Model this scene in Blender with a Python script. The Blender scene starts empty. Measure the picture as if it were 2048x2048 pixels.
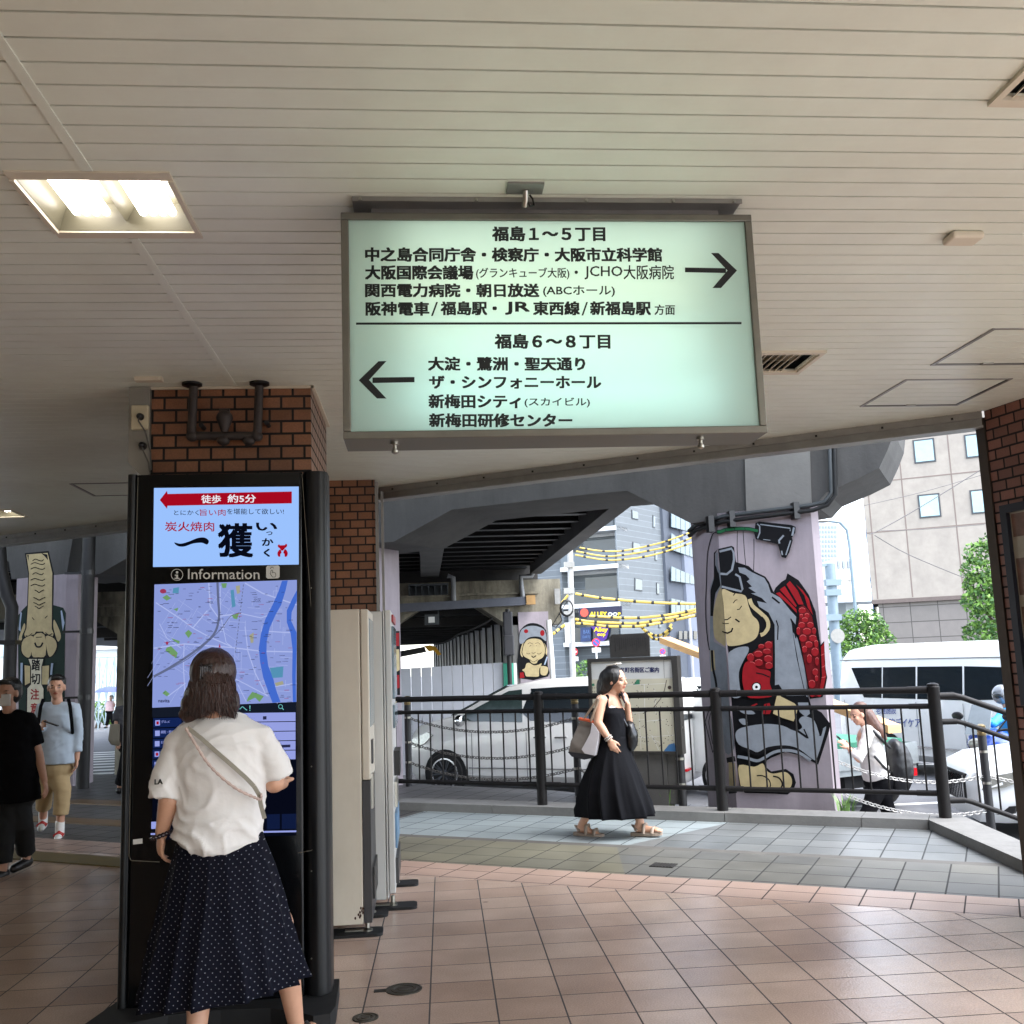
import bpy, bmesh, math, random
from mathutils import Vector, Matrix, noise
random.seed(7)
SC = bpy.context.scene
COL = SC.collection
R = math.radians

# ------------------------------------------------------------------ camera
FOC, EYE = 1985.0, 1.55
PITCH, YAW, ROLL = R(8.45), R(5.4), R(-2.1)
FW = Vector((math.sin(YAW)*math.cos(PITCH), math.cos(YAW)*math.cos(PITCH), math.sin(PITCH)))
_r0 = Vector((math.cos(YAW), -math.sin(YAW), 0)); _u0 = _r0.cross(FW)
RT = _r0*math.cos(ROLL) + _u0*math.sin(ROLL)
UP = _u0*math.cos(ROLL) - _r0*math.sin(ROLL)
CAM = Vector((0, 0, EYE))
cd = bpy.data.cameras.new('camera'); cam = bpy.data.objects.new('camera', cd); COL.objects.link(cam)
cd.sensor_width = 36; cd.lens = FOC/2048*36; cd.clip_start = .05; cd.clip_end = 3000
cam.matrix_world = Matrix(((RT.x, UP.x, -FW.x, 0), (RT.y, UP.y, -FW.y, 0), (RT.z, UP.z, -FW.z, EYE), (0, 0, 0, 1)))
SC.camera = cam

# ------------------------------------------------------------------ sky, sun, exposure
W = bpy.data.worlds.new('World'); SC.world = W; W.use_nodes = True
nt = W.node_tree; bg = nt.nodes['Background']
sky = nt.nodes.new('ShaderNodeTexSky'); sky.sky_type = 'NISHITA'; sky.sun_disc = False
SUN_EL, SUN_AZ = R(58), R(120)
sky.sun_elevation = SUN_EL; sky.sun_rotation = SUN_AZ; sky.air_density = 1.0; sky.dust_density = 1.2; sky.ozone_density = 1.0
hs = nt.nodes.new('ShaderNodeHueSaturation'); hs.inputs['Saturation'].default_value = .5; hs.inputs['Value'].default_value = 1.0
nt.links.new(sky.outputs[0], hs.inputs['Color']); nt.links.new(hs.outputs[0], bg.inputs[0])
bg.inputs[1].default_value = .15
sl = bpy.data.lights.new('sun', 'SUN'); sl.energy = 0.9; sl.angle = R(50); sl.color = (1, .985, .96)
so = bpy.data.objects.new('sun', sl); COL.objects.link(so)
_sd = Vector((math.cos(SUN_EL)*math.sin(SUN_AZ), math.cos(SUN_EL)*math.cos(SUN_AZ), math.sin(SUN_EL)))
so.rotation_euler = (-_sd).to_track_quat('-Z', 'Y').to_euler(); so.location = (20, -10, 40)
SC.view_settings.view_transform = 'Standard'; SC.view_settings.look = 'None'
SC.view_settings.exposure = 2.72; SC.view_settings.gamma = 1
SC.render.engine = 'CYCLES'
SC.cycles.use_denoising = True; SC.cycles.max_bounces = 8; SC.cycles.diffuse_bounces = 5; SC.cycles.glossy_bounces = 3
SC.cycles.transmission_bounces = 4; SC.cycles.caustics_reflective = False; SC.cycles.caustics_refractive = False
SC.cycles.sample_clamp_indirect = 6

# ------------------------------------------------------------------ geometry helpers
UU = Vector((.858, -.5135, 0)); VV = Vector((.5135, .858, 0))       # along the railing / away from the hall
def ray(x, y): return FW + RT*((x-1024)/FOC) - UP*((y-1024)/FOC)
def hit(x, y, p0, n):
    d = ray(x, y); return CAM + d*((p0-CAM).dot(n)/d.dot(n))
def PY(x, y, Y): return hit(x, y, Vector((0, Y, 0)), Vector((0, 1, 0)))
def PX(x, y, X): return hit(x, y, Vector((X, 0, 0)), Vector((1, 0, 0)))
def PZ(x, y, z=0.0): return hit(x, y, Vector((0, 0, z)), Vector((0, 0, 1)))
def PV(x, y, v): return hit(x, y, VV*v, VV)
def uv(u, v, z=0.0): return UU*u + VV*v + Vector((0, 0, z))
def road_z(p): return -.62 - .012*(p.y-14)

def lin(c):
    def f(v):
        v /= 255.0
        return v/12.92 if v <= .04045 else ((v+.055)/1.055)**2.4
    return (f(c[0]), f(c[1]), f(c[2]), 1)

ORG = {}
class M:
    """collects vertices and faces in world space, links them as one mesh object"""
    def __init__(s, T=None):
        s.v = []; s.f = []; s.m = []; s.T = T; s.cur = 0
    def p(s, q):
        q = Vector(q)
        s.v.append(s.T @ q if s.T else q); return len(s.v)-1
    def face(s, idx): s.f.append(tuple(idx)); s.m.append(s.cur)
    def poly(s, pts): s.face([s.p(q) for q in pts])
    def box(s, a, b):
        x0, y0, z0 = a; x1, y1, z1 = b
        s.hexa([(x0,y0,z0),(x1,y0,z0),(x1,y1,z0),(x0,y1,z0),(x0,y0,z1),(x1,y0,z1),(x1,y1,z1),(x0,y1,z1)])
    def hexa(s, P):
        i = [s.p(q) for q in P]
        for f in ((3,2,1,0),(4,5,6,7),(0,1,5,4),(1,2,6,5),(2,3,7,6),(3,0,4,7)): s.face([i[k] for k in f])
    def ubox(s, u0, u1, v0, v1, z0, z1):
        s.hexa([uv(u0,v0,z0),uv(u1,v0,z0),uv(u1,v1,z0),uv(u0,v1,z0),uv(u0,v0,z1),uv(u1,v0,z1),uv(u1,v1,z1),uv(u0,v1,z1)])
    def prism(s, pts, d):
        """polygon pts (3D, planar) extruded by vector d"""
        d = Vector(d); a = [s.p(q) for q in pts]; b = [s.p(Vector(q)+d) for q in pts] if not s.T else [s.p(Vector(q)+d) for q in pts]
        n = len(a); s.face(a[::-1]); s.face(b)
        for i in range(n): s.face((a[i], a[(i+1)%n], b[(i+1)%n], b[i]))
    def loft(s, rings, close=True, cap=True):
        R_ = [[s.p(q) for q in r] for r in rings]
        for a, b in zip(R_, R_[1:]):
            n = len(a)
            for i in range(n if close else n-1): s.face((a[i], a[(i+1)%n], b[(i+1)%n], b[i]))
        if cap: s.face(R_[0][::-1]); s.face(R_[-1])
    def tube(s, pts, r, n=8, cap=True):
        pts = [Vector(q) for q in pts]; rs = r if isinstance(r, (list, tuple)) else [r]*len(pts)
        rings = []; prev = None
        for i, q in enumerate(pts):
            t = (pts[min(i+1, len(pts)-1)] - pts[max(i-1, 0)])
            t = t.normalized() if t.length > 1e-9 else Vector((0, 0, 1))
            if prev is None:
                a = t.orthogonal().normalized()
            else:
                a = prev - t*prev.dot(t)
                a = a.normalized() if a.length > 1e-6 else t.orthogonal().normalized()
            prev = a; b = t.cross(a)
            rings.append([q + (a*math.cos(k*2*math.pi/n) + b*math.sin(k*2*math.pi/n))*rs[i] for k in range(n)])
        s.loft(rings, True, cap)
    def cyl(s, a, b, r, n=16): s.tube([a, b], r, n)
    def lathe(s, c, prof, n=20, axis='z'):
        c = Vector(c); rings = []
        for r, h in prof:
            ring = []
            for k in range(n):
                t = k*2*math.pi/n; x, y = r*math.cos(t), r*math.sin(t)
                ring.append(c + (Vector((x, y, h)) if axis == 'z' else Vector((x, h, -y)) if axis == 'y' else Vector((h, x, y))))
            rings.append(ring)
        s.loft(rings)
    def cap(s, p0, r0, p1, r1, n=14, k=4):
        p0, p1 = Vector(p0), Vector(p1); t = (p1-p0)
        t = t.normalized() if t.length > 1e-9 else Vector((0, 0, 1)); a = t.orthogonal().normalized(); b = t.cross(a); rings = []
        for i in range(k+1):
            th = -math.pi/2 + (math.pi/2)*(i+.12)/(k+.12); rings.append((p0 + t*(r0*math.sin(th)), r0*math.cos(th)))
        for i in range(k+1):
            th = (math.pi/2)*i/(k+.12); rings.append((p1 + t*(r1*math.sin(th)), r1*math.cos(th)))
        s.loft([[c + (a*math.cos(j*2*math.pi/n) + b*math.sin(j*2*math.pi/n))*r for j in range(n)] for c, r in rings])
    def ell(s, c, r, rot=None, n=18, k=10):
        c = Vector(c); rings = []
        for i in range(k+1):
            th = -math.pi/2 + math.pi*(i+.15)/(k+.3)
            ring = []
            for j in range(n):
                q = Vector((r[0]*math.cos(th)*math.cos(j*2*math.pi/n), r[1]*math.cos(th)*math.sin(j*2*math.pi/n), r[2]*math.sin(th)))
                ring.append(c + (rot @ q if rot else q))
            rings.append(ring)
        s.loft(rings)
    def add_mesh(s, verts, faces):
        o = len(s.v)
        for q in verts: s.p(q)
        for f in faces: s.face([o+i for i in f])
    def build(s, name, mats, parent=None, smooth=False, fix=True):
        me = bpy.data.meshes.new(name)
        org = ORG.get(parent.name, Vector()) if parent else Vector()
        me.from_pydata([q-org for q in s.v], [], s.f)
        mats = mats if isinstance(mats, (list, tuple)) else [mats]
        for m in mats: me.materials.append(m)
        for pl, k in zip(me.polygons, s.m): pl.material_index = k
        if fix:
            b = bmesh.new(); b.from_mesh(me); bmesh.ops.recalc_face_normals(b, faces=b.faces); b.to_mesh(me); b.free()
        if smooth:
            for pl in me.polygons: pl.use_smooth = True
            if smooth != 'all': me.set_sharp_from_angle(angle=R(40))
        o = bpy.data.objects.new(name, me); COL.objects.link(o)
        if parent: o.parent = parent
        ORG[o.name] = org
        return o

def tag(o, label=None, cat=None, group=None, kind=None):
    if label: o['label'] = label
    if cat: o['category'] = cat
    if group: o['group'] = group
    if kind: o['kind'] = kind
    return o
def thing(name, label, cat, loc=(0, 0, 0), group=None):
    o = bpy.data.objects.new(name, None); COL.objects.link(o); o.location = loc; o.empty_display_size = .1
    ORG[o.name] = Vector(loc); return tag(o, label, cat, group)
def dup(o, delta, label=None, group=None):
    def cp(q, par):
        c = q.copy(); COL.objects.link(c)
        if par: c.parent = par
        for ch in q.children: cp(ch, c)
        return c
    c = cp(o, None); c.location = Vector(o.location) + Vector(delta)
    return tag(c, label, None, group)
def structure(o): o['kind'] = 'structure'; return o

# ------------------------------------------------------------------ materials
MATS = {}
def mat(name, col, rough=.5, metal=0, var=.12, vs=6, bump=0, bs=60, spec=.5, emit=0, coat=0, stretch=None, stain=None, rgb=False):
    """Principled with procedural noise variation; col is sRGB 0..255 of the material's own colour"""
    if name in MATS: return MATS[name]
    m = bpy.data.materials.new(name); m.use_nodes = True; MATS[name] = m
    n = m.node_tree.nodes; l = m.node_tree.links; b = n['Principled BSDF']
    c = lin(col) if not rgb else (*col, 1)
    b.inputs['Roughness'].default_value = rough; b.inputs['Metallic'].default_value = metal
    b.inputs['Specular IOR Level'].default_value = spec; b.inputs['Coat Weight'].default_value = coat
    b.inputs['Base Color'].default_value = c
    if emit:
        b.inputs['Emission Color'].default_value = c; b.inputs['Emission Strength'].default_value = emit
        if emit > .4: b.inputs['Base Color'].default_value = (0.02, 0.02, .02, 1)
        return m
    tc = n.new('ShaderNodeTexCoord'); mp = n.new('ShaderNodeMapping'); l.new(tc.outputs['Object'], mp.inputs[0])
    if stretch: mp.inputs['Scale'].default_value = stretch
    if var:
        t = n.new('ShaderNodeTexNoise'); t.inputs['Scale'].default_value = vs; t.inputs['Detail'].default_value = 6; t.inputs['Roughness'].default_value = .65
        l.new(mp.outputs[0], t.inputs['Vector'])
        cr = n.new('ShaderNodeValToRGB'); cr.color_ramp.elements[0].position = .3; cr.color_ramp.elements[1].position = .7
        cr.color_ramp.elements[0].color = tuple(x*(1-var) for x in c[:3])+(1,); cr.color_ramp.elements[1].color = tuple(min(1, x*(1+var)) for x in c[:3])+(1,)
        l.new(t.outputs['Fac'], cr.inputs[0]); last = cr.outputs[0]
        if stain:
            t2 = n.new('ShaderNodeTexNoise'); t2.inputs['Scale'].default_value = stain[1]; t2.inputs['Detail'].default_value = 8; t2.inputs['Roughness'].default_value = .7
            mp2 = n.new('ShaderNodeMapping'); mp2.inputs['Scale'].default_value = (1, 1, stain[3] if len(stain) > 3 else .25); l.new(tc.outputs['Object'], mp2.inputs[0]); l.new(mp2.outputs[0], t2.inputs['Vector'])
            r2 = n.new('ShaderNodeValToRGB'); r2.color_ramp.elements[0].position = .42; r2.color_ramp.elements[1].position = .68
            r2.color_ramp.elements[0].color = (0, 0, 0, 1); r2.color_ramp.elements[1].color = (stain[2],)*3+(1,)
            l.new(t2.outputs['Fac'], r2.inputs[0])
            mx = n.new('ShaderNodeMix'); mx.data_type = 'RGBA'; mx.inputs[7].default_value = lin(stain[0])
            l.new(r2.outputs[0], mx.inputs[0]); l.new(last, mx.inputs[6]); last = mx.outputs[2]
        l.new(last, b.inputs['Base Color'])
        rr = n.new('ShaderNodeMapRange'); rr.inputs[3].default_value = max(0.02, rough-.08); rr.inputs[4].default_value = min(1, rough+.08)
        l.new(t.outputs['Fac'], rr.inputs[0]); l.new(rr.outputs[0], b.inputs['Roughness'])
    if bump:
        t3 = n.new('ShaderNodeTexNoise'); t3.inputs['Scale'].default_value = bs; t3.inputs['Detail'].default_value = 4
        l.new(mp.outputs[0], t3.inputs['Vector'])
        bp = n.new('ShaderNodeBump'); bp.inputs['Strength'].default_value = bump; bp.inputs['Distance'].default_value = .01
        l.new(t3.outputs['Fac'], bp.inputs['Height']); l.new(bp.outputs[0], b.inputs['Normal'])
    return m

def tile_mat(name, c1, c2, cm, w, h, mort, rough=.45, ang=0, off=(0, 0), stagger=0, bump=.35, fine=.25, wall=False, var=.18, spots=False, spec=.5):
    """tiles / bricks: grid in object XY (floors) or along the wall and Z (wall=True)"""
    m = bpy.data.materials.new(name); m.use_nodes = True
    n = m.node_tree.nodes; l = m.node_tree.links; b = n['Principled BSDF']
    tc = n.new('ShaderNodeTexCoord'); vec = tc.outputs['Object']
    if wall:
        sp = n.new('ShaderNodeSeparateXYZ'); l.new(vec, sp.inputs[0])
        ab = ang or (1, 1)      # along-wall coordinate that serves both faces of a corner
        k1 = n.new('ShaderNodeMath'); k1.operation = 'MULTIPLY'; k1.inputs[1].default_value = ab[0]; l.new(sp.outputs[0], k1.inputs[0])
        k2 = n.new('ShaderNodeMath'); k2.operation = 'MULTIPLY'; k2.inputs[1].default_value = ab[1]; l.new(sp.outputs[1], k2.inputs[0])
        ad = n.new('ShaderNodeMath'); ad.operation = 'ADD'; l.new(k1.outputs[0], ad.inputs[0]); l.new(k2.outputs[0], ad.inputs[1])
        cb = n.new('ShaderNodeCombineXYZ'); l.new(ad.outputs[0], cb.inputs[0]); l.new(sp.outputs[2], cb.inputs[1]); v2 = cb.outputs[0]
        mp = n.new('ShaderNodeMapping'); mp.inputs['Location'].default_value = (off[0], off[1], 0); l.new(v2, mp.inputs[0])
    else:
        mp = n.new('ShaderNodeMapping'); mp.vector_type = 'TEXTURE'; mp.inputs['Rotation'].default_value = (0, 0, ang); mp.inputs['Location'].default_value = (off[0], off[1], 0)
        l.new(vec, mp.inputs[0])
    br = n.new('ShaderNodeTexBrick'); l.new(mp.outputs[0], br.inputs['Vector'])
    br.offset = stagger; br.offset_frequency = 2; br.squash = 1
    br.inputs['Color1'].default_value = lin(c1); br.inputs['Color2'].default_value = lin(c2); br.inputs['Mortar'].default_value = lin(cm)
    br.inputs['Scale'].default_value = 1; br.inputs['Mortar Size'].default_value = mort; br.inputs['Mortar Smooth'].default_value = .15
    br.inputs['Bias'].default_value = 0; br.inputs['Brick Width'].default_value = w; br.inputs['Row Height'].default_value = h
    t = n.new('ShaderNodeTexNoise'); t.inputs['Scale'].default_value = 2.2; t.inputs['Detail'].default_value = 3; t.inputs['Roughness'].default_value = .5; l.new(vec, t.inputs['Vector'])
    mr = n.new('ShaderNodeMapRange'); mr.inputs[1].default_value = .3; mr.inputs[2].default_value = .7; mr.inputs[3].default_value = 1-var; mr.inputs[4].default_value = 1+var*.7; l.new(t.outputs['Fac'], mr.inputs[0])
    t4 = n.new('ShaderNodeTexNoise'); t4.inputs['Scale'].default_value = 140; t4.inputs['Detail'].default_value = 2; l.new(vec, t4.inputs['Vector'])
    m4 = n.new('ShaderNodeMapRange'); m4.inputs[1].default_value = .35; m4.inputs[2].default_value = .65; m4.inputs[3].default_value = .88; m4.inputs[4].default_value = 1.1; l.new(t4.outputs['Fac'], m4.inputs[0])
    mm = n.new('ShaderNodeMath'); mm.operation = 'MULTIPLY'; l.new(mr.outputs[0], mm.inputs[0]); l.new(m4.outputs[0], mm.inputs[1])
    vm = n.new('ShaderNodeVectorMath'); vm.operation = 'SCALE'; l.new(br.outputs['Color'], vm.inputs[0]); l.new(mm.outputs[0], vm.inputs['Scale'])
    vo = n.new('ShaderNodeTexVoronoi'); vo.inputs['Scale'].default_value = 2.3; l.new(vec, vo.inputs['Vector'])
    sx = n.new('ShaderNodeSeparateColor'); l.new(vo.outputs['Color'], sx.inputs[0])
    th = n.new('ShaderNodeMath'); th.operation = 'MULTIPLY'; th.inputs[1].default_value = .05 if spots else 0; l.new(sx.outputs[0], th.inputs[0])
    dv = n.new('ShaderNodeMath'); dv.operation = 'SUBTRACT'; l.new(th.outputs[0], dv.inputs[0]); l.new(vo.outputs['Distance'], dv.inputs[1])
    sm = n.new('ShaderNodeMapRange'); sm.inputs[1].default_value = -.008; sm.inputs[2].default_value = .008; sm.inputs[3].default_value = 1; sm.inputs[4].default_value = .62 if spots else 1; l.new(dv.outputs[0], sm.inputs[0])
    v3 = n.new('ShaderNodeVectorMath'); v3.operation = 'SCALE'; l.new(vm.outputs[0], v3.inputs[0]); l.new(sm.outputs[0], v3.inputs['Scale'])
    l.new(v3.outputs[0], b.inputs['Base Color'])
    rr = n.new('ShaderNodeMapRange'); rr.inputs[3].default_value = rough-.04; rr.inputs[4].default_value = rough+.06; l.new(t.outputs['Fac'], rr.inputs[0])
    rm = n.new('ShaderNodeMix'); l.new(br.outputs['Fac'], rm.inputs[0]); l.new(rr.outputs[0], rm.inputs[2]); rm.inputs[3].default_value = .9
    l.new(rm.outputs[0], b.inputs['Roughness']); b.inputs['Specular IOR Level'].default_value = spec
    iv = n.new('ShaderNodeMath'); iv.operation = 'MULTIPLY_ADD'; iv.inputs[1].default_value = -1; iv.inputs[2].default_value = 1; l.new(br.outputs['Fac'], iv.inputs[0])
    b1 = n.new('ShaderNodeBump'); b1.inputs['Strength'].default_value = bump; b1.inputs['Distance'].default_value = .004; l.new(iv.outputs[0], b1.inputs['Height'])
    t5 = n.new('ShaderNodeTexNoise'); t5.inputs['Scale'].default_value = 90; t5.inputs['Detail'].default_value = 3; l.new(vec, t5.inputs['Vector'])
    b2 = n.new('ShaderNodeBump'); b2.inputs['Strength'].default_value = fine; b2.inputs['Distance'].default_value = .003; l.new(t5.outputs['Fac'], b2.inputs['Height']); l.new(b1.outputs[0], b2.inputs['Normal'])
    l.new(b2.outputs[0], b.inputs['Normal'])
    return m

def glow(name, col, s):
    if name in MATS: return MATS[name]
    m = bpy.data.materials.new(name); m.use_nodes = True; MATS[name] = m
    n = m.node_tree.nodes; n.clear(); e = n.new('ShaderNodeEmission'); o = n.new('ShaderNodeOutputMaterial')
    e.inputs[0].default_value = lin(col); e.inputs[1].default_value = s; m.node_tree.links.new(e.outputs[0], o.inputs[0]); return m

# ------------------------------------------------------------------ lettering
_TX = {}
def text_geo(s, res=2):
    if s not in _TX:
        c = bpy.data.curves.new('lettering', 'FONT'); c.body = s; c.size = 1; c.resolution_u = res
        o = bpy.data.objects.new('lettering', c); COL.objects.link(o)
        dg = bpy.context.evaluated_depsgraph_get(); dg.update()
        me = bpy.data.meshes.new_from_object(o.evaluated_get(dg))
        V = [(q.co.x, q.co.y) for q in me.vertices]; F = [tuple(p.vertices) for p in me.polygons]
        bpy.data.objects.remove(o); bpy.data.curves.remove(c); bpy.data.meshes.remove(me)
        x0, x1 = min(q[0] for q in V), max(q[0] for q in V); y0, y1 = min(q[1] for q in V), max(q[1] for q in V)
        _TX[s] = ([((a-x0)/(x1-x0), (b-y0)/(y1-y0)) for a, b in V], F)
    return _TX[s]
def put_text(mb, s, org, ex, ez, bold=0.0):
    """fit the string in the rectangle org, org+ex, org+ez (its ink box); weight is added by shifted strokes"""
    V, F = text_geo(s); h = ez.length; dx = ex.normalized()*h*bold; dz = ez*bold; nn = ex.cross(ez).normalized()
    kx = 1-2*bold*h/max(ex.length, 1e-6); kz = 1-2*bold
    sh = [(0, 0)] if bold <= 0 else [(-1, -.7), (1, -.7), (-1, .7), (1, .7), (0, 0)]
    for i, (p, q) in enumerate(sh):
        o = org + dx*(1+p) + dz*(1+q) + nn*(.00008*i)
        mb.add_mesh([o + ex*a*kx + ez*b*kz for a, b in V], F)
def text_px(mb, s, x0, y0, x1, y1, plane, bold=0.0, lift=None):
    """ink box given as a pixel box of the photograph, laid on the real plane of the sign"""
    a = plane(x0, y1); b = plane(x1, y1); c = plane(x0, y0)
    if lift: a, b, c = a+lift, b+lift, c+lift
    put_text(mb, s, a, b-a, c-a, bold)

def remesh(o, vox, it=6, fac=.5):
    m = o.modifiers.new('r', 'REMESH'); m.mode = 'VOXEL'; m.voxel_size = vox; m.use_smooth_shade = True
    if it:
        sm = o.modifiers.new('s', 'SMOOTH'); sm.factor = fac; sm.iterations = it
    dg = bpy.context.evaluated_depsgraph_get(); dg.update()
    me = bpy.data.meshes.new_from_object(o.evaluated_get(dg)); o.modifiers.clear()
    old = o.data; me.name = old.name; mats = list(old.materials); o.data = me; bpy.data.meshes.remove(old)
    me.materials.clear()
    for q in mats: me.materials.append(q)
    for p in me.polygons: p.use_smooth = True
    return o

# ================================================================== SETTING
CZ = 2.99                                    # underside of the ceiling
m_ceil = mat('cream_enamel', (222, 228, 217), .42, var=.05, vs=1.2, stain=((176, 166, 148), .8, .25, 1))
m_ceil_in = mat('ceiling_gap_shade', (84, 78, 68), .6, var=.1)  # shade in the grooves between planks, put into a darker colour
m_alu = mat('anodised_aluminium', (150, 148, 144), .42, .75, var=.1, vs=9)
m_aludark = mat('weathered_aluminium', (150, 150, 146), .5, .6, var=.15, vs=7)
m_black = mat('black_paint', (9, 9, 11), .4, var=.15)
m_rubber = mat('black_rubber', (14, 15, 17), .75, var=.2, vs=12)
m_ink = mat('black_lettering', (6, 8, 12), .6, var=0)
m_white = mat('white_enamel', (226, 226, 222), .35, var=.04)
m_steel = mat('stainless_steel', (170, 168, 160), .3, 1, var=.1, vs=14)
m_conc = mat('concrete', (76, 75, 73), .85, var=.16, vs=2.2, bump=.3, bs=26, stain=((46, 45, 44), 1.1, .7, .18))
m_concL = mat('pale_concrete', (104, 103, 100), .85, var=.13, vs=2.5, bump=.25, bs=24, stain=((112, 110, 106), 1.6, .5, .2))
m_concD = mat('dark_concrete', (60, 58, 57), .9, var=.2, vs=2, bump=.3, bs=20, stain=((42, 41, 40), 1.2, .8, .2))  # darker grey concrete with random darker blotches
m_old = mat('weathered_concrete', (134, 128, 112), .9, var=.3, vs=3, bump=.5, bs=14, stain=((36, 34, 28), 1.5, .95, .2))
m_pink = mat('pink_painted_concrete', (156, 146, 152), .75, var=.1, vs=3, bump=.15, bs=18, stain=((112, 104, 108), 1.4, .6, .15))
m_grdsteel = mat('dark_girder_steel', (26, 27, 28), .6, .3, var=.25, vs=4)
m_asph = mat('asphalt', (104, 105, 108), .9, var=.15, vs=3, bump=.35, bs=220, stain=((84, 85, 88), .35, .7, 1))
m_road_white = mat('road_paint_white', (222, 222, 218), .7, var=.08, vs=20)

TA = -.021
m_terra = tile_mat('terracotta_tiles', (204, 180, 162), (184, 158, 141), (58, 50, 47), .303, .2825, .0042, rough=.22, ang=TA, off=(.01, 5.436), spec=.75, fine=.4, var=.14, spots=True)
m_terra2 = tile_mat('terracotta_border_tiles', (186, 160, 145), (178, 152, 137), (58, 48, 45), .292, .235, .005, rough=.34, ang=R(-30.9), off=(2.1, 6.4), spec=.55, fine=.4, var=.12)
m_band = tile_mat('grey_paving_flags', (106, 105, 98), (92, 93, 91), (44, 44, 43), .302, .31, .006, rough=.5, ang=R(-30.9), off=(1.69, 7.2), bump=.5, var=.22, spots=True)
m_bandY = tile_mat('ochre_paving_flags', (114, 111, 95), (106, 104, 92), (52, 51, 46), .302, .31, .006, rough=.5, ang=R(-30.9), off=(1.69, 7.2), bump=.5, var=.18, spots=True)
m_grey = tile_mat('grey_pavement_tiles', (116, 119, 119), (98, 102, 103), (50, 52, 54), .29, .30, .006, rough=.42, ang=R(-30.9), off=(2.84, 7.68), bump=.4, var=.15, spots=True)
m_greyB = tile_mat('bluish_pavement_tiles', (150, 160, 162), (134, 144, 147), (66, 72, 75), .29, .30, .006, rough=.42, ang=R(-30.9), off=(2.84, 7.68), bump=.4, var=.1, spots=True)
m_plaza = tile_mat('dark_paving', (84, 83, 82), (74, 74, 74), (40, 40, 40), .3, .3, .006, rough=.45, ang=R(-30.9), off=(0, 0), var=.2)

# ground far below everything, out to the horizon, sloping gently away like the road
g = M(); g.poly([(-900, -400, -.66), (1200, -400, -.66), (1200, 14, -.66), (-900, 14, -.66)]); g.poly([(-900, 14, -.66), (1200, 14, -.66), (1200, 1500, -18.5), (-900, 1500, -18.5)])
structure(g.build('ground', m_asph))
def roadpt(x, y, dz=0): return Vector((x, y, -.62-.012*(max(y, 14)-14)+dz))
g = M(); g.poly([roadpt(-60, 8), roadpt(60, 8), roadpt(60, 14), roadpt(-60, 14)]); g.poly([roadpt(-60, 14), roadpt(60, 14), roadpt(60, 64), roadpt(-60, 64)])
structure(g.build('road', m_asph))
def bar(mb, pts, z=.004): mb.poly([roadpt(x, y, z) for x, y in pts])
g = M()
for k in range(14):
    y = 19.6 + k*.98; bar(g, [(-11-.18*k, y), (-6.0-.25*k, y+.0), (-6.0-.25*k, y+.47), (-11-.18*k, y+.47)])
for k in range(20):
    y = 22 + k*.98; bar(g, [(-2.6, y), (.15, y), (.15, y+.47), (-2.6, y+.47)])
bar(g, [(4.4, 13.6), (20, 13.0), (20, 13.15), (4.4, 13.75)]); bar(g, [(3.0, 19), (14, 17.6), (14, 17.75), (3.0, 19.15)])
bar(g, [(7.0, 11.4), (9, 11.3), (9, 11.45), (7.0, 11.55)])
structure(g.build('road_markings', m_road_white))

# concourse floor, split along lines parallel to the railing
def sheet(name, pts, mt, z=0.0):
    a = M(); a.poly([uv(u, v, z) if not isinstance(u, Vector) else u for u, v in pts]); return structure(a.build(name, mt))
def U_of(x, y): return x*UU.x + y*UU.y
g = M(); g.poly([(-16, -12, 0), (4.7, -12, 0), (4.7, (6.55-.5135*4.7)/.858, 0)] + [uv(-17.5, 6.55)]); structure(g.build('concourse_floor', m_terra))
m_fore = tile_mat('pale_bounce_paving', (196, 194, 188), (184, 182, 176), (120, 118, 114), .4, .4, .006, rough=.6, var=.1)
g = M(); g.poly([(4.7, -12, 0), (22, -12, 0), uv(20, 6.55), (4.7, (6.55-.5135*4.7)/.858, 0)]); structure(g.build('bounce_forecourt', m_fore))  # pale paving added out of view to bounce daylight onto the ceiling
sheet('floor_border', [(-9.6, 6.55), (6, 6.55), (6, 7.0), (-9.6, 7.0)], m_terra2)
sheet('pavement_ochre', [(-5.6, 7.0), (-2.55, 7.0), (-2.95, 7.95), (-5.6, 7.95)], m_bandY)
sheet('pavement_flags', [(-2.55, 7.0), (3, 7.0), (3, 7.95), (-2.95, 7.95)], m_band)
m_strip = mat('dark_joint_strip', (92, 90, 86), .7, var=.2, vs=8)
sheet('pavement_joint', [(-5.6, 7.95), (3, 7.95), (3, 8.06), (-5.6, 8.06)], m_strip)
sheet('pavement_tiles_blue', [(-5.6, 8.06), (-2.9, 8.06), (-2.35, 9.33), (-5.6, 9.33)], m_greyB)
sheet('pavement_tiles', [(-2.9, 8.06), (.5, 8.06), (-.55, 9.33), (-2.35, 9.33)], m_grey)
sheet('pavement_left', [(-9.6, 7.0), (-5.6, 7.0), (-5.6, 9.33), (-9.6, 9.33)], m_plaza)
sheet('plaza_left', [(-30, 6.55), (-9.6, 6.55), (-9.6, 9.33), (-8.0, 9.33), (-8.0, 11.6), (-30, 11.6)], m_plaza)
g = M(); g.prism([uv(-8.0, 9.65, -.7), uv(-3.1, 9.65, -.7), uv(-2.8, 10.25, -.7), uv(-4.9, 11.1, -.7), uv(-8.0, 11.5, -.7)], (0, 0, .7))
structure(g.build('raised_pavement', m_plaza))
g = M(); g.prism([uv(-30, 9.4, -.7), uv(-8.0, 9.4, -.7), uv(-8.0, 11.6, -.7), uv(-30, 11.6, -.7)], (0, 0, .694)); structure(g.build('plaza_base', m_concD))
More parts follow.
